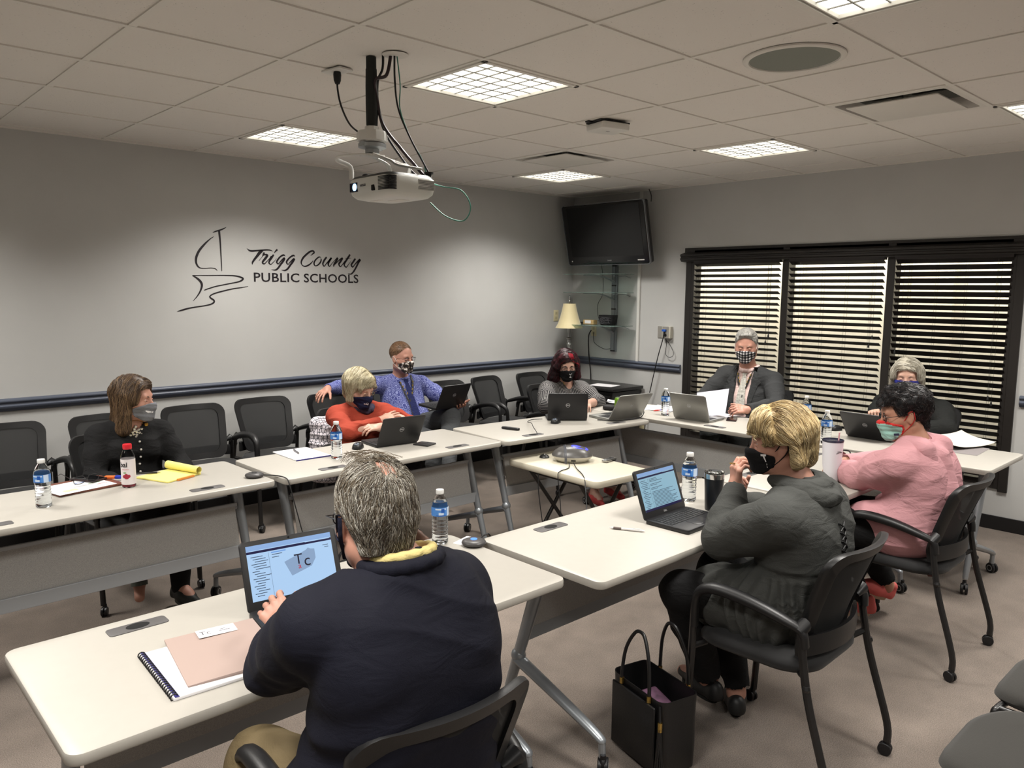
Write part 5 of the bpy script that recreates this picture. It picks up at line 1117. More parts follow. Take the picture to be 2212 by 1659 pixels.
# ---- head
def head_prims(H, R, s=1.0, face=True, jaw=1.0, fat=0.0, nose=1.0):
    w_ = lambda x, y, z: nv(H)+R@(nv((x, y, z))*s)
    P = [Ell(w_(-.014, 0, .036), nv((.097, .077, .088))*s, R, .02), Ell(w_(.016, 0, -.018), nv((.076, .066+fat, .088))*s, R, .03),
         Prim(w_(-.01, .046, -.058), w_(.066, .010, -.090), (.024+fat)*s*jaw, .020*s*jaw, .025), Prim(w_(-.01, -.046, -.058), w_(.066, -.010, -.090), (.024+fat)*s*jaw, .020*s*jaw, .025),
         Prim(w_(.066, -.010, -.090), w_(.066, .010, -.090), .021*s, .021*s, .02),
         Prim(w_(.058, .040, -.026), w_(.030, .058, -.020), .021*s, .018*s, .02), Prim(w_(.058, -.040, -.026), w_(.030, -.058, -.020), .021*s, .018*s, .02),
         Prim(w_(.074, -.034, .024), w_(.074, .034, .024), .013*s, .013*s, .014)]
    if face:
        P += [Prim(w_(.086, 0, .010), w_(.106*nose, 0, -.030), .008*s, .0115*s, .010), Ell(w_(.094, .012, -.036), nv((.011, .008, .008))*s, R, .006), Ell(w_(.094, -.012, -.036), nv((.011, .008, .008))*s, R, .006),
              Prim(w_(.088, -.018, -.060), w_(.088, .018, -.060), .0065*s, .0065*s, .006), Prim(w_(.086, -.015, -.069), w_(.086, .015, -.069), .007*s, .007*s, .006),
              Ell(w_(.096, .031, .004), nv((.020, .016, .0125))*s, R, .008, neg=True), Ell(w_(.096, -.031, .004), nv((.020, .016, .0125))*s, R, .008, neg=True)]
    for sg in (1, -1):
        P += [Ell(w_(-.006, sg*.078, -.004), nv((.018, .007, .032))*s, R@frame(-sg*18, 0, 0), .006), Prim(w_(.002, sg*.076, -.022), w_(-.004, sg*.078, -.034), .007*s, .006*s, .006)]
        P += [Ell(w_(.002, sg*.088, -.0), nv((.010, .007, .018))*s, R, .004, neg=True)]
    return P
def eyes(parent, H, R, s=1.0, look=(0, 0), lids=.55, col='eye_brown'):
    """eyeballs with iris, plus upper lids"""
    em = [mat('eye_white', (222, 216, 208), .2), mat(col, (66, 44, 30) if 'brown' in col else (70, 88, 104), .15), mat('pupil', (8, 8, 8), .1)]
    b = MB(); M = Matrix([list(R[0])+[0], list(R[1])+[0], list(R[2])+[0], [0, 0, 0, 1]]); M.translation = Vector(H)
    for sg in (1, -1):
        c = Vector((.0722*s, sg*.031*s, .003*s)); X = M @ Matrix.Translation(c) @ Matrix.Rotation(look[0], 4, 'Z') @ Matrix.Rotation(look[1], 4, 'Y')
        b.mi(0).ell((0, 0, 0), .0125*s, 16, X=X); b.mi(1).ell((.0076*s, 0, 0), (.0055*s, .0072*s, .0072*s), 14, X=X); b.mi(2).ell((.0112*s, 0, 0), (.0024*s, .0036*s, .0036*s), 10, X=X)
    return b.build('eyes', em, parent, smooth=60)
def lid_prims(H, R, s=1.0, open_=.5):
    w_ = lambda x, y, z: nv(H)+R@(nv((x, y, z))*s); P = []
    for sg in (1, -1):
        z = .0088-.010*(1-open_); P += [Prim(w_(.0825, sg*.020, z-.001), w_(.0860, sg*.031, z+.0015), .0032*s, .0042*s, .004), Prim(w_(.0860, sg*.031, z+.0015), w_(.0790, sg*.043, z-.002), .0046*s, .0036*s, .004),
                                      Prim(w_(.0825, sg*.021, -.0085), w_(.081, sg*.041, -.0085), .0032*s, .003*s, .004)]
        if open_ < .35: P.append(Ell(w_(.0755, sg*.031, .002), nv((.0135, .0135, .0125))*s, R, .003))
    return P
def brow_obj(parent, H, R, m, s=1.0):
    b = MB(); M = Matrix([list(R[0])+[0], list(R[1])+[0], list(R[2])+[0], [0, 0, 0, 1]]); M.translation = Vector(H)
    for sg in (1, -1): b.tube([M @ Vector(v)*1 for v in [(.0895*s, sg*.013*s, .0195*s), (.0900*s, sg*.026*s, .0255*s), (.0810*s, sg*.042*s, .0255*s), (.0715*s, sg*.050*s, .020*s)]], [.0022, .0032, .0026, .001], 6)
    return b.build('eyebrows', m, parent, smooth=60)
# ---- hands: chains of capsules
def hand_prims(W, D, Nn, side, curl=(.3, .3, .35, .4), spread=.10, thumb=(.6, .35, .3), s=1.0, thumb_up=0.0, fk=.004):
    """W wrist, D direction wrist->knuckles, Nn back-of-hand normal, side=+1: thumb lies toward cross(D,N)"""
    D = nv(D)/NP.linalg.norm(D); Nn = nv(Nn)-D*(nv(Nn)@D); Nn /= NP.linalg.norm(Nn); S = NP.cross(D, Nn)*side   # toward thumb
    W = nv(W); P = []; lens = [(.040, .025, .020), (.044, .028, .021), (.040, .026, .020), (.031, .021, .018)]; tips = []
    for i in range(4):
        off = (1.5-i)*.0195*s; K = W+D*(.083-.004*abs(i-1.2))*s+S*off; r = [.0086, .0088, .0084, .0074][i]*s
        P.append(Prim(W+S*off*.62+D*.012*s, K-Nn*.002*s, .0135*s, .0105*s, .012, n=None))
        d = D*math.cos(spread*(1.5-i)*.6)+S*math.sin(spread*(1.5-i)*.6); p = K; ang = 0; c = curl[i]
        for j, L in enumerate(lens[i]):
            ang += c*(.9 if j == 0 else 1.15 if j == 1 else .8); dd = d*math.cos(ang)-Nn*math.sin(ang); q = p+dd*L*s
            P.append(Prim(p, q, r*(1-.06*j), r*(.94-.08*j), fk if j else .007)); p = q
        tips.append(p)
    T0 = W+D*.022*s+S*.022*s-Nn*.006*s; a, b_, c_ = thumb
    d1 = D*math.cos(a)+S*math.sin(a)-Nn*.25+Nn*thumb_up; d1 /= NP.linalg.norm(d1); T1 = T0+d1*.040*s
    d2 = d1*math.cos(b_)+(D*.9-Nn*.5)*math.sin(b_); d2 /= NP.linalg.norm(d2); T2 = T1+d2*.032*s
    d3 = d2*math.cos(c_)+(D*.6-Nn*.8)*math.sin(c_); d3 /= NP.linalg.norm(d3); T3 = T2+d3*.024*s
    P += [Prim(W+S*.010*s+D*.01*s, T1, .0150*s, .0115*s, .012), Prim(T1, T2, .0112*s, .0098*s, .005), Prim(T2, T3, .0098*s, .0080*s, .004)]
    return P, tips, T3
# ---- strands laid on a hair surface
def strands(parent, f, Vs, flow, n, length, step, r, mats, name='hair_strands', seed=0, lift=.0015, jitter=.25, keep=None, wave=0.0, sides=3, smooth=True):
    rg = NP.random.RandomState(seed); idx = rg.choice(len(Vs), n); P = Vs[idx].copy()
    if keep is not None:
        k = keep(P); P = P[k]
    n = len(P); m = max(3, int(length/step)); pts = [P]; e = 1.5e-3
    ln = rg.uniform(.6, 1.0, n); dirj = rg.normal(size=(n, 3))*jitter
    def grad(Q):
        g = NP.stack([f(Q+NP.eye(3)[i]*e)-f(Q-NP.eye(3)[i]*e) for i in range(3)], 1); return g/NP.maximum(NP.linalg.norm(g, axis=1), 1e-9)[:, None]
    Q = P; g = grad(Q); off = lift*rg.uniform(.2, 1.6, n)[:, None]; Q = Q+g*NP.clip(off-f(Q)[:, None], -.01, .01)
    pts = [Q-g*.002]
    for s in range(m):
        fl = flow(Q)+dirj; g = grad(Q); t = fl-g*(fl*g).sum(1)[:, None]; t /= NP.maximum(NP.linalg.norm(t, axis=1), 1e-9)[:, None]
        Q = Q+t*step*ln[:, None]; d = f(Q)[:, None]; Q = Q+g*NP.clip((off-d)*.8, -.006, .006); pts.append(Q)
    A = NP.stack(pts, 1)  # n, m+1, 3
    K = A.shape[1]; T = NP.gradient(A, axis=1); T /= NP.maximum(NP.linalg.norm(T, axis=2), 1e-9)[..., None]
    U = NP.cross(T, NP.array([.3, .5, .81])); U /= NP.maximum(NP.linalg.norm(U, axis=2), 1e-9)[..., None]; W_ = NP.cross(T, U)
    tt = NP.linspace(0, 1, K); rad = (r*(1-tt**3*.85))[None, :, None]*rg.uniform(.7, 1.3, n)[:, None, None]
    V = NP.stack([A+rad*(U*math.cos(2*PI*k/sides)+W_*math.sin(2*PI*k/sides)) for k in range(sides)], 2).reshape(-1, 3)
    b0 = (NP.arange(n)[:, None]*K+NP.arange(K-1)[None]).ravel(); F = []
    for k in range(sides):
        k2 = (k+1) % sides; F.append(NP.stack([b0*sides+k, b0*sides+k2, (b0+1)*sides+k2, (b0+1)*sides+k], 1))
    F = NP.concatenate(F); me = bpy.data.meshes.new(name); me.vertices.add(len(V)); me.vertices.foreach_set('co', V.astype(NP.float32).ravel())
    me.loops.add(F.size); me.polygons.add(len(F)); me.loops.foreach_set('vertex_index', F.astype(NP.int32).ravel()); me.polygons.foreach_set('loop_start', NP.arange(0, F.size, 4, dtype=NP.int32)); me.polygons.foreach_set('use_smooth', NP.ones(len(F), bool))
    mi = rg.choice(len(mats), n, p=None); me.polygons.foreach_set('material_index', NP.tile(NP.repeat(mi, K-1), sides).astype(NP.int32)); me.update()
    for q in mats: me.materials.append(q)
    o = bpy.data.objects.new(name, me); link(o, parent); return o
def verts(o): 
    a = NP.empty(len(o.data.vertices)*3, NP.float32); o.data.vertices.foreach_get('co', a); return a.reshape(-1, 3).astype(float)
# ---------------------------------------------------------------- people
M_skin = mat('skin', (190, 150, 132), .5, sss=.08, var=.05, vscale=25)
M_skin2 = mat('skin_ruddy', (184, 136, 118), .5, sss=.08, var=.05, vscale=25)
M_skin3 = mat('skin_tan', (170, 124, 102), .5, sss=.08, var=.05, vscale=25)
def fabric(name, col, **k):
    if name in MATS: return MATS[name]
    k.setdefault('bump', .35); k.setdefault('bscale', 420); k.setdefault('spec', .25); big = k.pop('big', .5); m = mat(name, col, k.pop('rough', .88), **k)
    N, L, B = nodes(m); b0 = [x for x in N if x.type == 'BUMP'][0]; tc = N.new('ShaderNodeTexCoord'); ns = N.new('ShaderNodeTexNoise'); ns.inputs['Scale'].default_value = 13; ns.inputs['Detail'].default_value = 3; ns.inputs['Distortion'].default_value = 1.6
    mp = N.new('ShaderNodeMapping'); mp.inputs['Scale'].default_value = (.8, .8, 1.7); L.new(tc.outputs['Object'], mp.inputs[0]); L.new(mp.outputs[0], ns.inputs['Vector'])
    b1 = N.new('ShaderNodeBump'); b1.inputs['Strength'].default_value = big; b1.inputs['Distance'].default_value = .012; L.new(ns.outputs['Fac'], b1.inputs['Height']); L.new(b1.outputs[0], b0.inputs['Normal']); return m
def lerp(a, b, t): return nv(a)*(1-t)+nv(b)*t
ROWS = ((0.0, .076, .108), (.14, .068, .106), (.30, .058, .102), (.50, .058, .099), (.70, .072, .094), (.86, .066, .070))
class Person:
    def __init__(s, label, J, g=1.0, skin=None, h=.0045, res=1.0, body_f=(0, -1, 0), bend=0.0, belly=0.0, bust=0.0, hs=1.0, fat=0.0, lid=.5, jaw=1.0, seed=0):
        s.J = J = {k: (nv(v) if not isinstance(v, dict) else v) for k, v in J.items()}; s.g = g; s.h = h
        s.f = nv(body_f)/NP.linalg.norm(body_f); s.u = nv((0, 0, 1)); s.l = NP.cross(s.u, s.f); s.bend, s.belly, s.bust = bend, belly, bust
        s.R = frame(*J['rot']); s.H = J['H']; s.hs = hs; s.fat = fat; s.jaw = jaw; s.org = nv((J['P'][0], J['P'][1], 0)); s.seed = seed
        hp = head_prims(s.H, s.R, hs, True, jaw, fat); lids = field(lid_prims(s.H, s.R, hs, lid)); HC = s.H
        pr = s.torso(-.004)+[p for p in s.arms(0)]+s.legs(0)
        nb = s.H+s.R@nv((-.022, 0, -.075))*hs
        pr += [Prim(J['N']-s.u*.02, nb, .058+fat, .054+fat, .03), Prim(lerp(J['N'], nb, .4), s.H+s.R@nv((.02, 0, -.070))*hs, .045+fat, .035+fat, .03)]
        for side, k in ((1, 'L'), (-1, 'R')):
            hd = J.get('h'+k)
            if hd is None: continue
            P, tips, tt = hand_prims(hd.get('W', J['W'+k]), hd['D'], hd['N'], hd.get('side', side), hd.get('curl', (.3, .35, .4, .45)), hd.get('spread', .10), hd.get('thumb', (.6, .35, .3)), hd.get('s', .95), hd.get('tu', 0)); pr += P
            pr.append(Prim(lerp(J['E'+k], J['W'+k], .85), nv(hd.get('W', J['W'+k]))+nv(hd['D'])/NP.linalg.norm(hd['D'])*.02, .026*g**.5, .024*g**.4, .015))
            setattr(s, 'tips'+k, tips)
        # feet
        bf0 = field(pr+hp); s.bf = lambda P: smin(bf0(P), lids(P), .0025); lo, hi = bounds(pr+hp)
        s.headf = field(head_prims(s.H, s.R, hs, False, jaw, fat)); s.headfull = field(hp)
        s.body = sdf_obj('person', s.bf, lo, hi, h, skin or M_skin, origin=s.org, smooth_iter=0); tag(s.body, label, 'person')
        s.sleeved = None
    def wl(s, x, y, z): return s.H+s.R@(nv((x, y, z))*s.hs)
    def torso(s, infl, g=None, rows=ROWS):
        g = s.g if g is None else g; J = s.J; out = []
        for t, w_, r in rows:
            c = lerp(J['P'], J['N'], t)-s.f*s.bend*math.sin(PI*t)*1.0
            if s.belly and t < .55: c = c+s.f*s.belly*.5; r = r+s.belly*.5
            gw = g; out.append(Prim(c-s.l*w_*gw, c+s.l*w_*gw, r*g**.6+infl, r*g**.6+infl, .045))
        out.append(Prim(J['SL']-s.u*.01, J['SR']-s.u*.01, .048+infl, .048+infl, .04))
        for k in ('SL', 'SR'): out.append(Prim(J['N']+s.u*.005, lerp(J['N'], J[k], .85), .046+infl, .046+infl, .04))
        if s.bust:
            c = lerp(J['P'], J['N'], .66)
            for q in (1, -1): out.append(Ell(c+s.l*q*.075*g+s.f*(.075*g), (s.bust+infl,)*3, None, .05))
        return out
    def arms(s, infl, sh=.050, el=.041, wr=.027, upto=1.0, wk=None, k=.03):
        J = s.J; g = s.g**.6; out = []
        for q in ('L', 'R'):
            S, E, W = J['S'+q], J['E'+q], J['W'+q]; We = lerp(E, W, upto); m = lerp(S, E, .45)
            out += [Prim(S, m, (sh*1.05)*g+infl, (sh*.98)*g+infl, k), Prim(m, E, (sh*.98)*g+infl, el*g+infl, k), Prim(E, lerp(E, W, .35*upto/1.0), el*1.02*g+infl, el*.98*g+infl, .025), Prim(lerp(E, W, .35*upto), We, el*.98*g+infl, (el+(wr-el)*upto)*g+infl*.8, .02)]
        return out
    def legs(s, infl):
        J = s.J; g = s.g**.6; out = []
        for q, sg in (('L', 1), ('R', -1)):
            hp = J['P']+s.l*sg*.085*s.g**.7-s.u*.01; K, A = J['K'+q], J['A'+q]
            out += [Prim(hp, K, .088*g+infl, .058*g+infl, .03), Prim(K, lerp(K, A, .35), .056*g+infl, .054*g+infl, .02), Prim(lerp(K, A, .35), A, .054*g+infl, .034*g+infl, .02)]
            T_ = J.get('T'+q)
            if T_ is not None and infl == 0: out += [Prim(A-s.u*.02, lerp(A, T_, .5)-s.u*0, .032, .028, .02), Prim(lerp(A, T_, .3), T_, .030, .024, .02)]
        return out
    def garment(s, name, prims, m, amp=.004, sc=30, h=None, label=None, attr=None, extra=None, lo=None, hi=None, mask=None, smooth_iter=1):
        f0 = field(prims)
        def f(P):
            d = f0(P); a = folds(P, amp, sc, s.seed) if amp else 0
            if extra is not None: a = a+extra(P)
            return d-a
        b0, b1 = bounds(prims); o = sdf_obj(name, f, b0 if lo is None else lo, b1 if hi is None else hi, h or s.h*1.15, m, s.body, smooth_iter, s.org, attr, label, mask); o['_f'] = 0; 
        s.last = f; return o, f
    def neckhole(s, r=.068, dn=.0, tilt=0.0):
        J = s.J; nb = s.H+s.R@nv((-.02, 0, -.06)); a = J['N']-s.u*(.0+dn)+s.f*tilt; return Prim(a, lerp(J['N'], nb, 1.6)+s.f*tilt*.5, r, r+.01, .006, neg=True)
    def cuffs(s, upto=1.0, r=.05):
        out = []
        for q in ('L', 'R'):
            E, W = s.J['E'+q], s.J['W'+q]; d = (W-E)/NP.linalg.norm(W-E); c = lerp(E, W, upto); out.append(Prim(c+d*(r), c+d*(r+.12), r, r*1.2, .003, neg=True))
        return out
    def front(s, f, l, u, off=.002, d=None):
        d = s.f if d is None else d; o = s.J['N']+s.l*l+s.u*u+d*.24; t = 0
        for _ in range(60):
            v = float(f((o-d*t)[None])[0]); 
            if v < .0008: break
            t += v*.8
            if t > .40: t = .24-.07; break
        return Vector(o-d*(t-off))
    def strip(s, name, f, rows, m, th=.003, off=.002, parent=None, d=None):
        """rows: (l, u, halfwidth); flat band draped on the garment front"""
        b = MB(); L = []
        for l, u, w_ in rows:
            a = s.front(f, l-w_, u, off, d); c = s.front(f, l+w_, u, off, d); mm = s.front(f, l, u, off+th, d); dv = Vector(s.f if d is None else d)*th
            L.append([tuple(a), tuple(a+dv*.6), tuple(mm), tuple(c+dv*.6), tuple(c)])
        b.loft(L); o = b.build(name, m, parent or s.body, smooth=60); s.fix(o, parent); return o
    def fix(s, o, parent=None):
        if parent is None or parent is s.body: o.location = Vector(-s.org)
        else: o.location = Vector(-s.org) if parent.location.length == 0 else (0, 0, 0)
        return o
    def mask(s, m, name='face_mask', infl=.0045, wrap=.024, low=-.112, top=-.010, attr=True, straps='black', bandana=False, neck=False, strapdark=None):
        bulge = [Prim(s.wl(.094, 0, -.028), s.wl(.082, 0, -.078), .0215*s.hs, .024*s.hs, .035), Prim(s.wl(.07, 0, -.030), s.wl(.098, 0, -.030), .02, .013, .03)]
        base = field(head_prims(s.H, s.R, s.hs, False, s.jaw, s.fat)+bulge)
        def loc(P): return ((P-s.H)@s.R)/s.hs
        def f(P):
            q = loc(P); d = base(P)-infl-.0008*NP.sin(q[:, 2]*260+q[:, 1]*60)
            topz = top-.030*NP.clip((.100-q[:, 0])/.075, 0, 1.3)**1.0*(1 if not bandana else .2)
            d = smax(d, (q[:, 2]-topz)*s.hs, .003); lo_ = low+.030*NP.clip((.075-q[:, 0])/.05, 0, 1)*(1 if not bandana else 0)
            d = smax(d, (lo_-q[:, 2])*s.hs, .004); d = smax(d, ((wrap+.25*NP.abs(q[:, 2]+.055)) - q[:, 0])*s.hs, .004)
            return d
        c = s.H; o = sdf_obj(name, f, c-.17, c+.17, min(s.h, .0032), m, s.body, 1, s.org, {'hl': loc})
        M = Matrix([list(s.R[0])+[0], list(s.R[1])+[0], list(s.R[2])+[0], [0, 0, 0, 1]]); M.translation = Vector(s.H); M = M @ Matrix.Scale(s.hs, 4)
        b = MB()
        if straps:
            for sg in (1, -1):
                b.tube([M @ Vector(v)*1 for v in [(.040, sg*.069, -.036), (.014, sg*.079, -.010), (-.004, sg*.084, .018), (-.020, sg*.086, .020)]], .0016 if straps != 'wide' else .0045, 6, flat=1 if straps != 'wide' else .4)
                b.tube([M @ Vector(v)*1 for v in [(.042, sg*.060, -.082), (.014, sg*.071, -.060), (-.010, sg*.084, -.036), (-.024, sg*.089, -.015), (-.024, sg*.087, .015)]], .0016 if straps != 'wide' else .0045, 6, flat=1 if straps != 'wide' else .4)
            so = b.build('ear_loop', strapdark or m, s.body, smooth=60); s.fix(so)
        s.maskf = f; s.M = M; return o
    def hl(s, P): return ((P-s.H)@s.R)/s.hs
    def mask_print(s, body, size, y, z, m, tilt=0.0, bold=.001, ang=0.0, name='mask_print'):
        """flat lettering pushed onto the mask surface; y>0 is the wearer's left"""
        q = body if isinstance(body, MB) else text_mb(body, size, Matrix.Rotation(tilt, 4, 'Z'), .0, bold=bold); V = []
        for vx, vy, vz in q.v:
            # looking at the wearer, their left is on the viewer's right
            yy, zz = y+vx, z+vy; o = s.H+s.R@nv((.2*math.cos(ang), yy+.2*math.sin(ang), zz)); d = s.R@nv((math.cos(ang), math.sin(ang), 0)); t = 0
            for _ in range(30):
                v = float(s.maskf((o-d*t)[None])[0]); t += v*.9
                if v < .0005: break
            t = min(t, .13); V.append(tuple(o-d*(t-.0012)))
        q.v = V; o = q.build(name, m, s.body, smooth=0); s.fix(o); return o
    def glasses(s, m, x=.093, z=.002, rimw=.024, rimh=.016, r=.0012, tint=True, tilt=0):
        M = s.M if hasattr(s, 'M') else Matrix([list(s.R[0])+[0], list(s.R[1])+[0], list(s.R[2])+[0], [0, 0, 0, 1]])
        M = Matrix([list(s.R[0])+[0], list(s.R[1])+[0], list(s.R[2])+[0], [0, 0, 0, 1]]); M.translation = Vector(s.H)
        # glasses local: x across, y forward, z up
        X = M @ Matrix.Translation((x*s.hs, 0, z*s.hs)) @ Matrix.Rotation(-PI/2, 4, 'Z') @ Matrix.Rotation(tilt, 4, 'X')
        g = glasses_mb(.150, rimw, rimh, .098, r=r); g.v = [tuple(X @ Vector(v)) for v in g.v]; o = g.build('eyeglasses', m, s.body, smooth=60); s.fix(o)
        for sg in (-1, 1):
            g = lens_mb(rimw, rimh, (sg,)); g.v = [tuple(X @ Vector(v)) for v in g.v]; g.build('eyeglass_lens', M_lensg, o, smooth=0)
        return o
    def eyes(s, look=(0, .15), col='eye_brown', brow=None):
        o = eyes(s.body, s.H, s.R, s.hs, look, col=col); s.fix(o)
        if brow: s.fix(brow_obj(s.body, s.H, s.R, brow, s.hs))
    def hair(s, prims, mats, flow, n=2500, length=.10, r=.0006, keep=None, amp=.002, face=True, h=.004, seed=0, jitter=.2, step=.009, lift=.002, extra=None, gate=None):
        f0 = field(prims)
        def f(P):
            q = s.hl(P); d = f0(P)-amp*wav(P, 120, 1, 6)-(amp*1.5)*wav(P, 45, 3, 5)
            if gate is not None: d = smax(d, gate(q), .006)
            return d
        lo, hi = bounds(prims); o = sdf_obj('hair', f, lo, hi, h, mats[0], s.body, 1, s.org)
        V = verts(o)+s.org
        def fl(P):
            return flow(s.hl(P))@s.R.T
        so = strands(o, f, V, fl, n, length, step, r, mats, 'hair_strands', seed, lift, jitter, (lambda P: keep(s.hl(P))) if keep else None)
        so.location = Vector(-s.org); s.hairf = f; return o
    def trousers(s, m, infl=.012, hem=-.045, g=None, amp=.004):
        J = s.J; pr = s.legs(infl); gg = s.g**.75
        for t, w_, r in ((-.02, .09, .118), (.10, .085, .116)):
            c = lerp(J['P'], J['N'], t); pr.append(Prim(c-s.l*w_*s.g*.8, c+s.l*w_*s.g*.8, r*.86*gg+infl-.006, r*.86*gg+infl-.006, .04))
        for q in ('L', 'R'):
            K, A = J['K'+q], J['A'+q]; d = (A-K)/NP.linalg.norm(A-K); pr.append(Prim(A+d*(.05-(hem or 0)), A+d*.2, .055, .07, .003, neg=True))
        return s.garment('trousers', pr, m, amp, 26)
    def shoes(s, m, sole=None, low=0.0, size=1.0, laces=None):
        for q in ('L', 'R'):
            A, T_ = s.J['A'+q], s.J.get('T'+q)
            if T_ is None: continue
            up_ = nv(s.J.get('U'+q, (0, 0, 1))); d = T_-A; d = d-up_*(d@up_); d /= NP.linalg.norm(d); base = A-up_*.075
            side = NP.cross(up_, d); heel = base-d*.045; toe = base+d*.165*size
            pr = [Prim(heel+up_*.028, lerp(heel, toe, .45)+up_*.030, .034, .036, .03), Prim(lerp(heel, toe, .45)+up_*.026, toe+up_*.020, .040, .026, .03), Prim(A+d*.01-up_*.03-up_*low, lerp(heel, toe, .6)+up_*.035, .034, .026, .03), Prim(heel+up_*.02, heel+up_*(.070-low), .028, .027, .02)]
            f0 = field(pr)
            def f(P, f0=f0): return smax(f0(P), (base+up_*.006-P)@up_, .004)
            lo, hi = bounds(pr); o = sdf_obj('shoe', f, lo, hi, .004, m, s.body, 1, s.org)
            so = MB(); pts = []
            for k in range(24):
                a = 2*PI*k/24; c = math.cos(a); x = .105*c+.055; wd = (.041 if c > 0 else .034)*(1-.25*max(0, c)**3); y = wd*math.copysign(abs(math.sin(a))**.8, math.sin(a)); pts.append(base+d*x*size*(1.02)+side*y)
            so.loft([[tuple(p-up_*.012) for p in pts], [tuple(p+up_*.008) for p in pts]]); oo = so.build('shoe_sole', sole or M_dark, o, smooth=40); oo.location = Vector(-s.org)
            if laces:
                b = MB(); c = base+d*.075+up_*.062
                for k in range(4): b.tube([tuple(c+d*.018*k-side*.018-up_*.006*k), tuple(c+d*.018*k+up_*(.006-.006*k)), tuple(c+d*.018*k+side*.018-up_*.006*k)], .002, 5)
                b.tube(smoothpath([tuple(c), tuple(c-d*.02+side*.02+up_*.03), tuple(c-d*.05+side*.03+up_*.02), tuple(c)], 5), .002, 5); oo = b.build('shoe_laces', laces, o, smooth=60); oo.location = Vector(-s.org)
CAP = lambda s, x=-.016, z=.042, a=.104, b=.086, c=.094: Ell(s.wl(x, 0, z), nv((a, b, c))*s.hs, s.R, .02)
def hm(name, col, rough=.45): return mat(name, col, rough, spec=.5)
# ============ person 1: black cardigan, brown hair (far left)
J = dict(P=(.30, -1.10, .57), N=(.315, -1.13, .935), H=(.33, -1.165, 1.085), rot=(-42, 4, 0), SL=(.475, -1.13, .885), SR=(.155, -1.12, .895), EL=(.545, -1.24, .69), ER=(.10, -1.22, .69),
         WL=(.42, -1.42, .65), WR=(.24, -1.42, .65), KL=(.41, -1.50, .55), KR=(.26, -1.50, .60), AL=(.40, -1.55, .12), AR=(.22, -1.47, .24), TL=(.42, -1.70, .06), TR=(.17, -1.62, .14), UR=(.1, .35, .9),
         hL=dict(D=(-.6, -.6, -.1), N=(0, 0, 1)), hR=dict(D=(.6, -.6, -.1), N=(0, 0, 1)))
p = Person('person in black cardigan with long brown hair and grey face mask, looking right', J, .98, M_skin2, body_f=(0.05, -1, 0), bust=.055, bend=.02, seed=1.0)
bk = fabric('cardigan_black', (27, 27, 28)); pr = p.torso(.010)+p.arms(.012)+[p.neckhole(.060, .0, .012)]+p.cuffs(.98)
pr.append(Prim(p.J['N']+p.f*.09+p.u*.03, p.J['N']+p.f*.13-p.u*.045, .030, .012, .006, neg=True))
o, cf = p.garment('cardigan', pr, bk, .004, 30)
b = MB()
for k in range(7): b.ell(p.front(cf, .012, -.075-.042*k, .003), .0065, 10)
p.fix(b.build('buttons', mat('button_pearl', (214, 210, 200), .3), p.body))
b = MB()
for k in range(15):
    a = 2*PI*k/15*2.4; r_ = .006+.0021*k; c = p.front(p.bf, r_*math.cos(a)*1.2, -.025+r_*math.sin(a)*.9, .008); b.ell(c, (.009, .005, .008), 8)
p.fix(b.build('necklace', mat('necklace_silver', (200, 196, 190), .25, metal=.8), p.body)); b = MB(); b.tube([p.front(p.bf, .05*math.cos(a)*(1), .005+.035*math.sin(a), .004) for a in [PI*k/14 for k in range(15)]], .0016, 5); b.ell(p.front(cf, .062, .01, .002), (.012, .006, .012), 8); p.fix(b.build('brooch', mat('brooch_gold', (170, 130, 60), .3, metal=.8), p.body))
p.trousers(fabric('trousers_black', (22, 22, 23)), .014); p.shoes(mat('shoe_black', (30, 32, 30), .5), mat('sole_grey', (72, 78, 70), .6))
p.mask(fabric('mask_grey', (118, 120, 126), bscale=900), straps='thin'); b = MB(); b.poly([(-.015, .006, 0), (-.011, .008, 0), (.004, .0015, 0), (.003, -.004, 0), (-.006, -.005, 0), (-.011, 0, 0)]); b.poly([(.006, .001, 0), (.014, .001, 0), (.012, -.0055, 0), (.005, -.0055, 0)]); p.mask_print(b, 0, -.030, -.056, M_paper); 
p.eyes((.1, .02), brow=hm('brow_brown', (70, 48, 36)))
hp_ = [CAP(p, -.018, .042, .106, .090, .096), Prim(p.wl(-.045, 0, .03), p.wl(-.055, .0, -.12), .070, .062, .04), Prim(p.wl(-.01, .070, .03), p.wl(-.005, .078, -.135), .034, .034, .03), Prim(p.wl(-.02, -.074, .03), p.wl(-.012, -.082, -.150), .034, .038, .03), Prim(p.wl(.05, -.050, .085), p.wl(.042, -.080, .0), .020, .016, .03), Prim(p.wl(.05, .045, .085), p.wl(.035, .078, .0), .020, .014, .03)]
gate = lambda q: NP.minimum(NP.minimum(q[:, 0]-.030-.25*NP.abs(q[:, 1])+0*q[:, 2], .062+.0*q[:, 0]-q[:, 2]), .074-NP.abs(q[:, 1]))
gate = lambda q: smin(smin(q[:, 0]-.018, .068-q[:, 2], .01), .068-NP.abs(q[:, 1])+.0*q[:, 0], .01)
fl = lambda q: NP.stack([-.15+0*q[:, 0], NP.sign(q[:, 1]+.02)*NP.where(q[:, 2] > .07, 1.2, .05), NP.where(q[:, 2] > .09, -.3, -1.0)], 1)
p.hair(hp_, [hm('hair_brown', (70, 54, 42)), hm('hair_brown_light', (134, 108, 80)), hm('hair_brown_mid', (96, 76, 56))], fl, 2600, .15, .0010, gate=gate, seed=1)
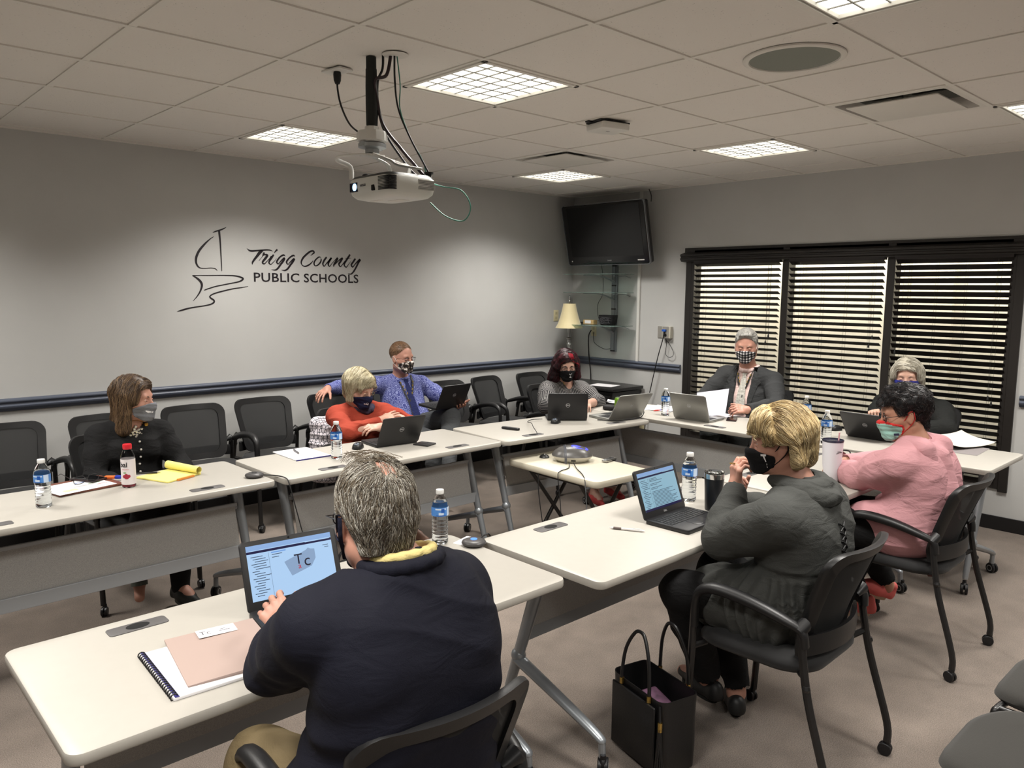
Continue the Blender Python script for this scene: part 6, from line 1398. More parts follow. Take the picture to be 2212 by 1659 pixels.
# ============ person 2: orange sweater, short white-blond hair, arms folded on the table
J = dict(P=(1.80, -1.14, .57), N=(1.765, -1.17, .895), H=(1.725, -1.215, 1.035), rot=(-74, 20, 0), SL=(1.955, -1.17, .845), SR=(1.585, -1.15, .86), EL=(2.01, -1.40, .79), ER=(1.53, -1.385, .785),
         WL=(1.735, -1.455, .805), WR=(1.80, -1.375, .835), KL=(1.90, -1.55, .56), KR=(1.68, -1.55, .56), AL=(1.92, -1.5, .10), AR=(1.66, -1.5, .10), TL=(1.95, -1.65, .05), TR=(1.66, -1.65, .05),
         hL=dict(D=(-1, .10, .12), N=(-.1, -.35, .9), curl=(.55, .5, .5, .5), thumb=(.5, .3, .3), s=.92), hR=dict(D=(1, .05, .25), N=(-.25, -.5, .8), curl=(.15, .15, .2, .25), spread=.2, s=.92))
p = Person('person in orange sweater with white-blond hair and navy mask, arms folded on table', J, 1.0, M_skin, h=.0042, body_f=(.05, -1, 0), bust=.058, bend=.03, seed=2.0, lid=.3)
orm = fabric('sweater_orange', (150, 60, 44)); pr = p.torso(.010)+p.arms(.011, upto=.86)+[p.neckhole(.066, .0, .018)]+p.cuffs(.86)
o, cf = p.garment('sweater', pr, orm, .0045, 34)
sc = [Prim(p.J['N']+p.l*.062*math.cos(a)+p.f*(.052*math.sin(a)+.015)+p.u*(.018-.025*max(0, math.sin(a))), p.J['N']+p.l*.062*math.cos(a+.5)+p.f*(.052*math.sin(a+.5)+.015)+p.u*(.018-.025*max(0, math.sin(a+.5))), .026, .026, .012) for a in [2*PI*k/12 for k in range(12)]]
p.garment('neck_scarf', sc, fabric('scarf_multi', (70, 66, 84), var=.55, vscale=28), .005, 60)
p.trousers(fabric('trousers_dark', (40, 40, 46)))
p.mask(fabric('mask_navy', (26, 32, 60), bscale=900), straps='thin'); b = MB(); [b.poly([(.004+.008*math.cos(PI*k/8)*q, .008*math.sin(PI*k/8)*q, 0) for k, q in ((j, 1), (j+1, 1), (j+1, .78), (j, .78))]) for j in range(8)]; [b.poly([(x, -.001, 0), (x+w_, -.001, 0), (x+w_, -.006, 0), (x, -.006, 0)]) for x, w_ in ((-.012, .006), (-.005, .004), (0, .005), (.006, .006))]; b.poly([(-.010, -.008, 0), (.011, -.008, 0), (.011, -.0095, 0), (-.010, -.0095, 0)]); p.mask_print(b, 0, -.022, -.058, M_paper)
b = MB(); M2 = [p.wl(.0, 0, 0)]
def arch(q0, q1, n=9): return [lerp(q0, q1, k/(n-1)) for k in range(n)]
p.eyes((.0, .35), brow=hm('brow_fair', (150, 122, 96))); p.glasses(mat('rim_gold', (176, 150, 116), .3, metal=.6), rimw=.022, rimh=.012, r=.0008)
hp_ = [CAP(p, -.018, .044, .108, .094, .098), Prim(p.wl(-.06, 0, .02), p.wl(-.06, 0, -.055), .062, .050, .04), Prim(p.wl(-.01, .076, .04), p.wl(.010, .080, -.060), .034, .024, .03), Prim(p.wl(-.01, -.076, .04), p.wl(.010, -.080, -.060), .034, .024, .03), Prim(p.wl(.060, -.030, .092), p.wl(.072, -.058, .040), .022, .014, .03), Prim(p.wl(.060, .02, .092), p.wl(.072, .050, .045), .022, .014, .03)]
gate = lambda q: smin(smin(q[:, 0]-.045, .050-q[:, 2], .01), .072-NP.abs(q[:, 1]), .01)
fl2 = lambda q: NP.stack([.35+0*q[:, 0], NP.sign(q[:, 1]-.02)*NP.where(q[:, 2] > .07, 1.3, .1), NP.where(q[:, 2] > .09, -.2, -1.0)], 1)
WB = [hm('hair_white_blond', (178, 168, 138)), hm('hair_white_blond_dark', (140, 128, 100)), hm('hair_white_blond_light', (204, 196, 170))]  # middle, darker and paler hair tones, picked at random per strand
p.hair(hp_, WB, fl2, 2600, .11, .0010, gate=gate, seed=2)
b = MB(); d = Vector(p.J['WL']-p.J['EL']).normalized(); c = Vector(lerp(p.J['EL'], p.J['WL'], .93)); b.tube([c-d*.008, c+d*.008], .034, 16, cap=False); wo = b.build('watch_band', M_cord, p.body, smooth=60); p.fix(wo)
b = MB(); b.slab(.024, .034, .008, .006, .002, X=Matrix.Translation(c+Vector((0, -.022, .022))) @ Matrix.Rotation(math.radians(45), 4, 'X')); q = b.build('watch_face', M_steel, wo); 
# patterned jacket over the chair
t = thing('patterned_jacket', 'white and black net-patterned jacket draped over the chair behind the person in orange', 'jacket', (1.66, -1.05, .46)); 
M_net = mat('net_pattern', (206, 200, 204), .8); N, L, B = nodes(M_net); tc = N.new('ShaderNodeTexCoord'); vo = N.new('ShaderNodeTexVoronoi'); vo.feature = 'DISTANCE_TO_EDGE'; vo.inputs['Scale'].default_value = 48; vo.inputs['Randomness'].default_value = .3; L.new(tc.outputs['Object'], vo.inputs['Vector']); r1 = N.new('ShaderNodeMapRange'); r1.inputs[1].default_value = .05; r1.inputs[2].default_value = .09; L.new(vo.outputs['Distance'], r1.inputs[0]); mc = N.new('ShaderNodeMix'); mc.data_type = 'RGBA'; mc.inputs[6].default_value = s2l((44, 44, 54))+(1,); mc.inputs[7].default_value = s2l((206, 200, 206))+(1,); L.new(r1.outputs[0], mc.inputs[0]); L.new(mc.outputs[2], B.inputs['Base Color'])
jp = [Prim((-.13, .06, .33), (.10, .07, .36), .035, .035, .03), Prim((-.13, .05, .33), (-.17, -.0, .02), .04, .07, .05), Prim((-.08, .0, .28), (-.10, -.05, .02), .05, .08, .05), Prim((-.0, .03, .3), (.02, .0, .05), .05, .06, .05)]
jf0 = field(jp); sdf_obj('jacket_cloth', lambda P: jf0(P)-folds(P, .010, 40), *bounds(jp), .006, M_net, t, 1)
# ============ person 3: blue paisley shirt, holding a laptop, arm along the chair
J = dict(P=(2.66, -.46, .56), N=(2.66, -.36, .955), H=(2.625, -.43, 1.135), rot=(-80, 6, 2), SL=(2.855, -.38, .905), SR=(2.445, -.33, .92), EL=(2.99, -.62, .74), ER=(2.19, -.235, .915),
         WL=(2.86, -.86, .775), WR=(2.005, -.33, .925), KL=(2.74, -.92, .70), KR=(2.56, -.98, .52), AL=(2.56, -1.12, .36), AR=(2.56, -.90, .10), TL=(2.50, -1.28, .30), TR=(2.58, -1.08, .05),
         hL=dict(D=(-.35, -.75, -.05), N=(.25, -.1, -1), curl=(.25, .25, .3, .35), thumb=(1.0, .3, .2), side=1), hR=dict(D=(-.85, -.28, -.30), N=(-.15, -.2, 1), curl=(.35, .35, .4, .5), spread=.3, thumb=(.9, .3, .2)))
p = Person('person in blue paisley shirt and navy tie, one arm along a chair back', J, 1.08, M_skin2, h=.0045, body_f=(-.05, -1, .0), bend=.03, belly=.02, seed=3.0, lid=.4, jaw=1.1)
M_pais = mat('paisley_shirt', (92, 98, 156), .8, spec=.3); N, L, B = nodes(M_pais)
at = N.new('ShaderNodeAttribute'); at.attribute_name = 'bl'; vo = N.new('ShaderNodeTexVoronoi'); vo.voronoi_dimensions = '3D'; vo.inputs['Scale'].default_value = 21; vo.inputs['Randomness'].default_value = .0
mp = N.new('ShaderNodeMapping'); mp.inputs['Rotation'].default_value = (.785, 0, 0); L.new(at.outputs['Vector'], mp.inputs[0]); L.new(mp.outputs[0], vo.inputs['Vector'])
ml = N.new('ShaderNodeMath'); ml.operation = 'MULTIPLY'; ml.inputs[1].default_value = 34; L.new(vo.outputs['Distance'], ml.inputs[0]); sn = N.new('ShaderNodeMath'); sn.operation = 'SINE'; L.new(ml.outputs[0], sn.inputs[0])
ns = N.new('ShaderNodeTexVoronoi'); ns.feature = 'DISTANCE_TO_EDGE'; ns.inputs['Scale'].default_value = 120; L.new(at.outputs['Vector'], ns.inputs['Vector']); r1 = N.new('ShaderNodeMapRange'); r1.inputs[1].default_value = .0; r1.inputs[2].default_value = .25; r1.inputs[3].default_value = .9; r1.inputs[4].default_value = -.5; L.new(ns.outputs['Distance'], r1.inputs[0])
ad = N.new('ShaderNodeMath'); ad.operation = 'ADD'; L.new(sn.outputs[0], ad.inputs[0]); L.new(r1.outputs[0], ad.inputs[1]); rr = N.new('ShaderNodeValToRGB'); rr.color_ramp.elements[0].position = .25; rr.color_ramp.elements[0].color = s2l((66, 72, 134))+(1,); rr.color_ramp.elements[1].position = .9; rr.color_ramp.elements[1].color = s2l((142, 150, 198))+(1,)
L.new(ad.outputs[0], rr.inputs[0]); L.new(rr.outputs[0], B.inputs['Base Color'])
bl = lambda s: (lambda V: NP.stack([(V-s.J['N'])@s.f, (V-s.J['N'])@s.l, (V-s.J['N'])@s.u], 1))
pr = p.torso(.008)+p.arms(.012)+[p.neckhole(.060, 0, .0)]+p.cuffs(.97); o, cf = p.garment('shirt', pr, M_pais, .006, 30, attr={'bl': bl(p)})
col = [Prim(p.J['N']+p.l*.062*math.cos(a)+p.f*(.060*math.sin(a)+.006)+p.u*(.030-.022*max(0, math.sin(a))), p.J['N']+p.l*.062*math.cos(a+.4)+p.f*(.060*math.sin(a+.4)+.006)+p.u*(.030-.022*max(0, math.sin(a+.4))), .015, .015, .01) for a in [2*PI*k/15 for k in range(15)]]
p.garment('collar', col, M_pais, 0, h=.004, attr={'bl': bl(p)})
p.strip('necktie', cf, [(0, .005, .016), (0, -.012, .020), (0, -.022, .012), (.004, -.06, .020), (.008, -.14, .026), (.012, -.22, .032), (.014, -.285, .036), (.014, -.31, .020), (.014, -.33, .003)], fabric('tie_navy', (34, 40, 84)), .010, .004)
M_lan = mat('lanyard_black', (26, 24, 24), .6); M_lang = mat('lanyard_gold', (170, 140, 60), .6)
def lanyard(p, cf, drop=-.17, tail=-.30, side=-.02):
    o1 = p.strip('lanyard', cf, [(-.062, .035, .008), (-.060, -.02, .008), (-.045, -.09, .008), (side-.004, drop, .008), (side, drop-.03, .006), (side, tail, .005)], M_lan, .003, .007)
    o2 = p.strip('lanyard', cf, [(.062, .035, .008), (.058, -.02, .008), (.035, -.09, .008), (side+.004, drop, .008)], M_lan, .003, .009)
    for oo, sg in ((o1, -1), (o2, 1)):
        b = MB()
        for k in range(4): 
            c = p.front(cf, sg*(.058-.012*k), -.02-.028*k, .012); b.box(c, (.008, .003, .016))
        q = b.build('lanyard_lettering', M_lang, oo, smooth=0); q.location = (0, 0, 0)
    c = p.front(cf, side, tail-.03, .010); b = MB(); b.slab(.055, .004, .075, .004, .001, X=Matrix.Translation(c) @ Matrix.Rotation(math.atan2(p.f[1], p.f[0])+PI/2, 4, 'Z') @ Matrix.Translation((0, 0, -.045))); p.fix(b.build('badge', mat('badge_clear', (200, 204, 206), .2), p.body))
lanyard(p, cf)
p.trousers(fabric('trousers_grey', (72, 74, 76)), .016); p.shoes(mat('shoe_darkgrey', (34, 34, 34), .4), M_dark)
M_camo = mat('mask_camo', (60, 54, 50), .7); N, L, B = nodes(M_camo); at = N.new('ShaderNodeAttribute'); at.attribute_name = 'hl'; ns = N.new('ShaderNodeTexNoise'); ns.inputs['Scale'].default_value = 48; ns.inputs['Detail'].default_value = 1; L.new(at.outputs['Vector'], ns.inputs['Vector']); rr = N.new('ShaderNodeValToRGB'); rr.color_ramp.interpolation = 'CONSTANT'; E_ = rr.color_ramp.elements; E_[0].color = s2l((40, 36, 36))+(1,); E_[1].position = .46; E_[1].color = s2l((84, 72, 62))+(1,); e3 = E_.new(.57); e3.color = s2l((214, 208, 202))+(1,); L.new(ns.outputs['Fac'], rr.inputs[0]); L.new(rr.outputs[0], B.inputs['Base Color'])
p.mask(M_camo, straps='thin', strapdark=M_white); p.eyes((.0, .2), brow=hm('brow_ginger', (120, 84, 60))); p.glasses(mat('rim_black', (20, 18, 20), .3), rimw=.024, rimh=.013)
hp_ = [CAP(p, -.020, .046, .096, .080, .087)]
gate = lambda q: smin(smin(q[:, 0]-.052+.35*NP.clip(.09-q[:, 2], 0, 1), .2+0*q[:, 0], .01), .2+0*q[:, 0], .01)
gate = lambda q: NP.maximum(q[:, 0]-.030-.55*NP.clip(q[:, 2]-.03, 0, .08), NP.where(q[:, 0] > -.03, .022-q[:, 2], -.045-q[:, 2]))
flb = lambda q: NP.stack([NP.where(q[:, 2] > .08, .9, -.2), .2*q[:, 1]/.08, NP.where(q[:, 2] > .09, .1, -1.0)], 1)
p.hair(hp_, [hm('hair_short_ginger', (112, 84, 60)), hm('hair_short_ginger_light', (140, 108, 80)), hm('hair_short_ginger_grey', (128, 112, 94))], flb, 2600, .020, .0006, gate=gate, seed=3, step=.004, amp=.0008)
# ============ person 4: pinstriped blouse, dark red hair
J = dict(P=(3.84, -1.10, .56), N=(3.80, -1.15, .895), H=(3.755, -1.20, 1.06), rot=(-124, 12, 0), SL=(4.00, -1.16, .835), SR=(3.62, -1.12, .86), EL=(3.92, -1.42, .765), ER=(3.38, -1.33, .770),
         WL=(3.62, -1.56, .79), WR=(3.33, -1.56, .79), KL=(3.86, -1.60, .56), KR=(3.66, -1.60, .56), AL=(3.75, -1.72, .13), AR=(3.55, -1.72, .11), TL=(3.70, -1.86, .07), TR=(3.48, -1.84, .06),
         hL=dict(D=(-.75, -.6, -.05), N=(0, 0, 1), curl=(.3, .35, .4, .4)), hR=dict(D=(-.1, -1, -.05), N=(0, 0, 1), curl=(.3, .3, .35, .4)))
p = Person('person in black pinstriped blouse with dark red hair and glasses, behind a laptop', J, 1.05, M_skin, h=.0042, body_f=(-.22, -1, 0), bust=.070, bend=.02, seed=4.0, lid=.45)
M_pin = mat('pinstripe', (24, 24, 26), .8); N, L, B = nodes(M_pin); at = N.new('ShaderNodeAttribute'); at.attribute_name = 'st'; ml = N.new('ShaderNodeMath'); ml.operation = 'MULTIPLY'; ml.inputs[1].default_value = 2*PI/.0125; L.new(at.outputs['Fac'], ml.inputs[0]); sn = N.new('ShaderNodeMath'); sn.operation = 'SINE'; L.new(ml.outputs[0], sn.inputs[0]); r1 = N.new('ShaderNodeMapRange'); r1.inputs[1].default_value = .80; r1.inputs[2].default_value = .93; L.new(sn.outputs[0], r1.inputs[0]); mc = N.new('ShaderNodeMix'); mc.data_type = 'RGBA'; mc.inputs[6].default_value = s2l((26, 26, 28))+(1,); mc.inputs[7].default_value = s2l((176, 172, 170))+(1,); L.new(r1.outputs[0], mc.inputs[0]); L.new(mc.outputs[2], B.inputs['Base Color'])
def stripe_attr(p):
    def fn(V):
        out = (V-p.J['N'])@p.l; best = NP.full(len(V), .075)
        for q in ('L', 'R'):
            for A, Bq in ((p.J['S'+q], p.J['E'+q]), (p.J['E'+q], p.J['W'+q])):
                d = Bq-A; Ln = NP.linalg.norm(d); d = d/Ln; t = NP.clip((V-A)@d, 0, Ln); r = V-A-t[:, None]*d; R_ = NP.linalg.norm(r, axis=1)
                a1 = NP.cross(d, p.u); a1 /= NP.linalg.norm(a1); a2 = NP.cross(d, a1); ang = NP.arctan2(r@a1, r@a2); m_ = (R_ < best) & (t > .02); out = NP.where(m_, ang*.055, out); best = NP.where(m_, R_, best)
        return out
    return fn
pr = p.torso(.010)+p.arms(.016, upto=.45, sh=.056)+[p.neckhole(.062, 0, .012)]+p.cuffs(.45, .06); pr.append(Prim(p.J['N']+p.f*.10+p.u*.03, p.J['N']+p.f*.15-p.u*.16, .055, .006, .008, neg=True))
o, cf = p.garment('blouse', pr, M_pin, .004, 30, attr={'st': stripe_attr(p)}, h=.0042)
b = MB()
for sg in (-1, 1): b.tube([p.front(p.bf, sg*.058*(1-k/9)**.8, .03-.13*(k/9)**.9, .006) for k in range(10)], .0045, 6)
for k in range(9): b.ell(p.front(p.bf, (-1)**k*.055*(1-k/10), .0-.11*(k/9), .008), (.009, .005, .007), 8)
p.fix(b.build('necklace', mat('gold', (190, 160, 90), .25, metal=1), p.body))
p.trousers(fabric('trousers_black', (22, 22, 23)), hem=.09); p.shoes(mat('sneaker_red', (176, 60, 60), .6), M_white)
p.mask(fabric('mask_black', (20, 20, 22), bscale=900), straps='thin'); p.mask_print('T', .032, .014, -.044, M_paper, bold=.0022); p.mask_print('Trigg', .009, .015, -.063, M_paper, bold=.0006)
p.eyes((.05, .25), brow=hm('brow_dark', (50, 32, 30))); p.glasses(mat('rim_black', (20, 18, 20), .3), rimw=.025, rimh=.018, r=.0016)
hp_ = [CAP(p, -.018, .046, .110, .096, .098), Prim(p.wl(-.05, 0, .03), p.wl(-.05, 0, -.13), .075, .070, .05), Prim(p.wl(-.005, -.078, .04), p.wl(.010, -.105, -.10), .036, .048, .03), Prim(p.wl(.0, -.10, -.08), p.wl(.02, -.10, -.14), .036, .028, .02), Prim(p.wl(-.005, .078, .04), p.wl(.010, .092, -.09), .034, .034, .03), Prim(p.wl(.060, -.035, .090), p.wl(.050, -.080, .0), .026, .022, .03), Prim(p.wl(.055, .05, .080), p.wl(.045, .080, .0), .020, .018, .03)]
gate = lambda q: smin(smin(q[:, 0]-.030, .066-q[:, 2]-.3*NP.abs(q[:, 1]-.02), .01), .068-NP.abs(q[:, 1]-.004), .01)
p.hair(hp_, [hm('hair_dark_red', (40, 16, 22), .6), hm('hair_red', (84, 18, 30), .6), hm('hair_almost_black', (22, 14, 19), .6)], lambda q: fl(q)+NP.stack([.4*NP.sin(q[:, 2]*70), .5*NP.cos(q[:, 2]*60+q[:, 0]*30), 0*q[:, 0]], 1), 2600, .15, .0011, gate=gate, seed=4, amp=.005)
red = MB()
for k in range(26):
    y0 = -.006+.0016*k; red.tube(smoothpath([p.M @ Vector(v) for v in [(.055+.001*(k % 5), y0, .131-.0004*k), (.086, y0+.004, .100), (.090-.0008*k, y0+.022*(1 if k > 8 else -1.6), .068), (.068, (.085 if k > 8 else -.070)+.0004*k, .030), (.045, .094 if k > 8 else -.092, -.02+.001*k)]], 5), .0022, 5)
q = red.build('red_fringe', hm('hair_bright_red', (132, 22, 36), .35), p.body, smooth=60); p.fix(q)
# ============ person 5: grey suit, checked mask
J = dict(P=(4.84, -2.32, .56), N=(4.79, -2.305, 1.035), H=(4.73, -2.30, 1.245), rot=(-155, 12, 0), SL=(4.78, -2.53, .975), SR=(4.78, -2.09, .99), EL=(4.60, -2.66, .80), ER=(4.58, -2.00, .79),
         WL=(4.28, -2.60, .80), WR=(4.24, -2.24, .80), KL=(4.40, -2.45, .56), KR=(4.40, -2.20, .56), AL=(4.45, -2.45, .10), AR=(4.45, -2.18, .10), TL=(4.3, -2.45, .05), TR=(4.3, -2.18, .05),
         hL=dict(D=(-.75, .60, .1), N=(-.55, -.45, .7), curl=(.7, .7, .7, .65), thumb=(.6, .4, .3), s=1.05), hR=dict(D=(-.8, -.45, .1), N=(-.3, .6, .7), curl=(.6, .6, .6, .6), s=1.05))
p = Person('person in dark grey suit and black-and-white checked mask, holding papers by the window', J, 1.28, M_skin2, h=.0048, body_f=(-1, -.05, 0), bend=.02, belly=.05, hs=1.06, fat=.006, seed=5.0, lid=.3, jaw=1.15)
shirt = fabric('shirt_pink_white', (222, 196, 190)); pr = p.torso(.006)+[p.neckhole(.066, 0, 0)]; o, sf = p.garment('shirt', pr, shirt, .003, 26)
col = [Prim(p.J['N']+p.l*.072*math.cos(a)+p.f*(.068*math.sin(a)+.004)+p.u*(.040-.030*max(0, math.sin(a))), p.J['N']+p.l*.072*math.cos(a+.4)+p.f*(.068*math.sin(a+.4)+.004)+p.u*(.040-.030*max(0, math.sin(a+.4))), .016, .016, .01) for a in [2*PI*k/15 for k in range(15)]]
p.garment('collar', col, shirt, 0, h=.004)
suit = fabric('suit_grey', (56, 57, 58))
def vcut(p, top=.055, bot=-.36, w0=.055, w1=.055, off=0.0):
    class V_:
        neg = True; k = .006
        def __call__(s, P):
            q = P-p.J['N']; l_, u_, f_ = q@p.l-off, q@p.u, q@p.f; hw = w0+(w1-w0)*NP.clip(-u_/.3, 0, 1)
            return NP.maximum(NP.maximum(NP.abs(l_)-hw, bot-u_), -f_+.02)
        def bound(s): return p.J['N']-.6, p.J['N']+.6
    return V_()
pr = p.torso(.020)+p.arms(.016)+[p.neckhole(.088, -.01, 0), vcut(p, w0=.070, w1=.060)]+p.cuffs(.98); o, jf = p.garment('suit_jacket', pr, suit, .005, 24)
for sg in (-1, 1): p.strip('lapel', jf, [(sg*.085, .045, .016), (sg*.092, .0, .024), (sg*.100, -.05, .030), (sg*.118, -.075, .036), (sg*.100, -.10, .030), (sg*.088, -.20, .022), (sg*.076, -.32, .008)], suit, .006, .003)
p.strip('necktie', sf, [(0, .012, .020), (0, -.01, .024), (0, -.022, .014), (0, -.08, .024), (0, -.16, .032), (0, -.26, .040), (0, -.33, .044)], fabric('tie_silver', (186, 184, 176), var=.3, vscale=70), .010, .004)
lanyard(p, lambda P: NP.minimum(sf(P), 9), -.16, -.26, .01)
p.trousers(fabric('trousers_suit', (52, 54, 54)))
M_chk = mat('mask_checked', (230, 230, 230), .8); N, L, B = nodes(M_chk); at = N.new('ShaderNodeAttribute'); at.attribute_name = 'hl'; sx = N.new('ShaderNodeSeparateXYZ'); L.new(at.outputs['Vector'], sx.inputs[0]); out_ = []
for k_, ax in ((0, 'Y'), (1, 'Z')):
    a = N.new('ShaderNodeMath'); a.operation = 'MULTIPLY'; a.inputs[1].default_value = 2*PI/.0215; L.new(sx.outputs[ax], a.inputs[0]); b_ = N.new('ShaderNodeMath'); b_.operation = 'SINE'; L.new(a.outputs[0], b_.inputs[0]); c_ = N.new('ShaderNodeMath'); c_.operation = 'GREATER_THAN'; c_.inputs[1].default_value = 0; L.new(b_.outputs[0], c_.inputs[0]); out_.append(c_)
sm_ = N.new('ShaderNodeMath'); sm_.operation = 'ADD'; L.new(out_[0].outputs[0], sm_.inputs[0]); L.new(out_[1].outputs[0], sm_.inputs[1]); hf = N.new('ShaderNodeMath'); hf.operation = 'MULTIPLY'; hf.inputs[1].default_value = .5; L.new(sm_.outputs[0], hf.inputs[0]); rr = N.new('ShaderNodeValToRGB'); rr.color_ramp.interpolation = 'CONSTANT'; E_ = rr.color_ramp.elements; E_[0].color = s2l((222, 220, 218))+(1,); E_[1].position = .3; E_[1].color = s2l((92, 92, 96))+(1,); e3 = E_.new(.8); e3.color = s2l((18, 18, 20))+(1,); L.new(hf.outputs[0], rr.inputs[0]); L.new(rr.outputs[0], B.inputs['Base Color'])
p.mask(M_chk, straps='thin', strapdark=M_white); p.eyes((.0, .25), brow=hm('brow_grey', (140, 120, 108)))
hp_ = [CAP(p, -.018, .048, .102, .083, .092), Prim(p.wl(.055, .03, .105), p.wl(.070, -.03, .098), .020, .018, .03)]
gate = lambda q: NP.maximum(q[:, 0]-.034-.60*NP.clip(q[:, 2]-.03, 0, .09), NP.where(q[:, 0] > -.03, .010-q[:, 2], -.050-q[:, 2]))
p.hair(hp_, [hm('hair_silver', (168, 166, 160)), hm('hair_silver_dark', (120, 118, 112)), hm('hair_silver_light', (200, 198, 192))], flb, 2600, .03, .0007, gate=gate, seed=5, step=.005)
ring = MB(); c = Vector(p.tipsL[2]); 
sheet('held_papers', 'sheaf of white papers held up by the grey-suited person', 'papers', (4.11, -2.385, .84), 0, .279, .216, 0, .004, rot=(math.radians(58), math.radians(-12), math.radians(-88)), col=mat('paper_lavender', (206, 204, 218), .8))
sheet('white_sheets', 'white sheets lying on the table under the grey-suited person\'s hands', 'papers', (4.16, -2.40, TZ+.001), math.radians(80), .216, .279, 0, .001)
phone('flat dark phone near the silver laptop edge', (3.80, -2.70, TZ), .1) if False else None
# ============ person 6: black top, white shoulder-length hair, navy bandana
J = dict(P=(4.85, -3.62, .56), N=(4.77, -3.60, .94), H=(4.70, -3.575, 1.105), rot=(-165, 6, 0), SL=(4.76, -3.80, .885), SR=(4.76, -3.40, .89), EL=(4.52, -3.90, .80), ER=(4.58, -3.42, .79),
         WL=(4.34, -3.74, .79), WR=(4.40, -3.50, .855), KL=(4.42, -3.72, .56), KR=(4.42, -3.52, .56), AL=(4.5, -3.72, .1), AR=(4.5, -3.5, .1), TL=(4.35, -3.72, .05), TR=(4.35, -3.5, .05),
         hL=dict(D=(-.8, .3, 0), N=(0, 0, 1)), hR=dict(D=(-.55, -.05, .35), N=(-.5, .1, .8), curl=(.9, .9, .9, .9), thumb=(.5, .5, .5)))
p = Person('person in black with long white hair and navy bandana mask, by the window', J, 1.12, M_skin, h=.0048, body_f=(-1, 0, 0), bust=.065, bend=.02, seed=6.0, lid=.15)
pr = p.torso(.012)+p.arms(.016)+[p.neckhole(.066, 0, 0)]+p.cuffs(.95); o, cf = p.garment('black_top', pr, fabric('top_black', (28, 29, 28)), .005, 28)
b = MB(); rg = random.Random(9)
for k in range(14): b.ell(p.front(cf, .06-.02*rg.random()-.10*(k % 2), -.03-.02*k, .003), .0045, 8)
p.fix(b.build('beads', mat('beads_silver', (210, 210, 214), .2, metal=.6), p.body)); p.trousers(fabric('trousers_black', (22, 22, 23)))
p.mask(mat('bandana_navy', (30, 36, 110), .25, coat=.6, var=.35, vscale=40), 'bandana_mask', .007, .0, -.16, -.006, straps='thin', bandana=True, strapdark=mat('navy_cord', (26, 30, 80), .5)); p.eyes((0, .4), brow=hm('brow_light', (150, 124, 110)))
hp_ = [CAP(p, -.018, .044, .108, .092, .096), Prim(p.wl(-.05, 0, .03), p.wl(-.06, 0, -.13), .070, .060, .04), Prim(p.wl(-.005, .074, .04), p.wl(-.01, .090, -.15), .032, .030, .03), Prim(p.wl(-.005, -.074, .04), p.wl(-.005, -.090, -.13), .032, .030, .03), Prim(p.wl(.055, -.040, .085), p.wl(.040, -.078, .0), .020, .018, .03), Prim(p.wl(.055, .05, .085), p.wl(.035, .078, .0), .018, .016, .03)]
gate = lambda q: smin(smin(q[:, 0]-.026, .070-q[:, 2]-.2*NP.abs(q[:, 1]), .01), .066-NP.abs(q[:, 1]), .01)
p.hair(hp_, [hm('hair_white', (176, 170, 154)), hm('hair_white_dark', (138, 132, 116)), hm('hair_white_light', (200, 196, 184))], fl, 2400, .16, .0010, gate=gate, seed=6)  # darker and paler white hairs mixed at random, strand by strand
# ============ person 7: pink hoodie, short black hair
J = dict(P=(2.86, -4.31, .58), N=(2.83, -4.30, .985), H=(2.82, -4.245, 1.125), rot=(126, 14, 0), SL=(2.655, -4.30, .915), SR=(3.04, -4.27, .925), EL=(2.765, -4.075, .80), ER=(3.28, -4.06, .79),
         WL=(2.93, -3.905, .785), WR=(3.06, -3.885, .79), KL=(2.62, -3.98, .57), KR=(2.96, -3.96, .57), AL=(2.92, -4.06, .13), AR=(3.12, -4.11, .17), TL=(2.84, -3.92, .06), TR=(3.02, -3.99, .06), UR=(.10, -.45, .9),
         hL=dict(D=(.85, .45, -.02), N=(0, 0, 1), curl=(.2, .25, .3, .4)), hR=dict(D=(-.85, .45, -.05), N=(0, 0, 1), curl=(.35, .35, .4, .45)))
p = Person('person in pink hoodie with short black hair and mint mask, leaning on the table', J, 1.26, M_skin3, h=.0040, body_f=(0.05, 1, 0), bust=.07, bend=.05, seed=7.0, lid=.5, fat=.004)
pk = fabric('hoodie_pink', (192, 142, 147)); 
pr = p.torso(.014)+p.arms(.018, sh=.056)+[p.neckhole(.064, .0, -.012)]+p.cuffs(.92)
cb = lerp(p.J['P'], p.J['N'], .06); pr += [Prim(cb-p.l*.09-p.u*.01, cb+p.l*.09-p.u*.01, .150, .150, .04), Prim(cb-p.l*.10-p.u*.02, cb-p.l*.12+p.f*.15-p.u*.02, .135, .115, .03), Prim(cb+p.l*.10-p.u*.02, cb+p.l*.14+p.f*.15-p.u*.02, .135, .115, .03)]
o, cf = p.garment('hoodie', pr, pk, .0055, 26, h=.0045)
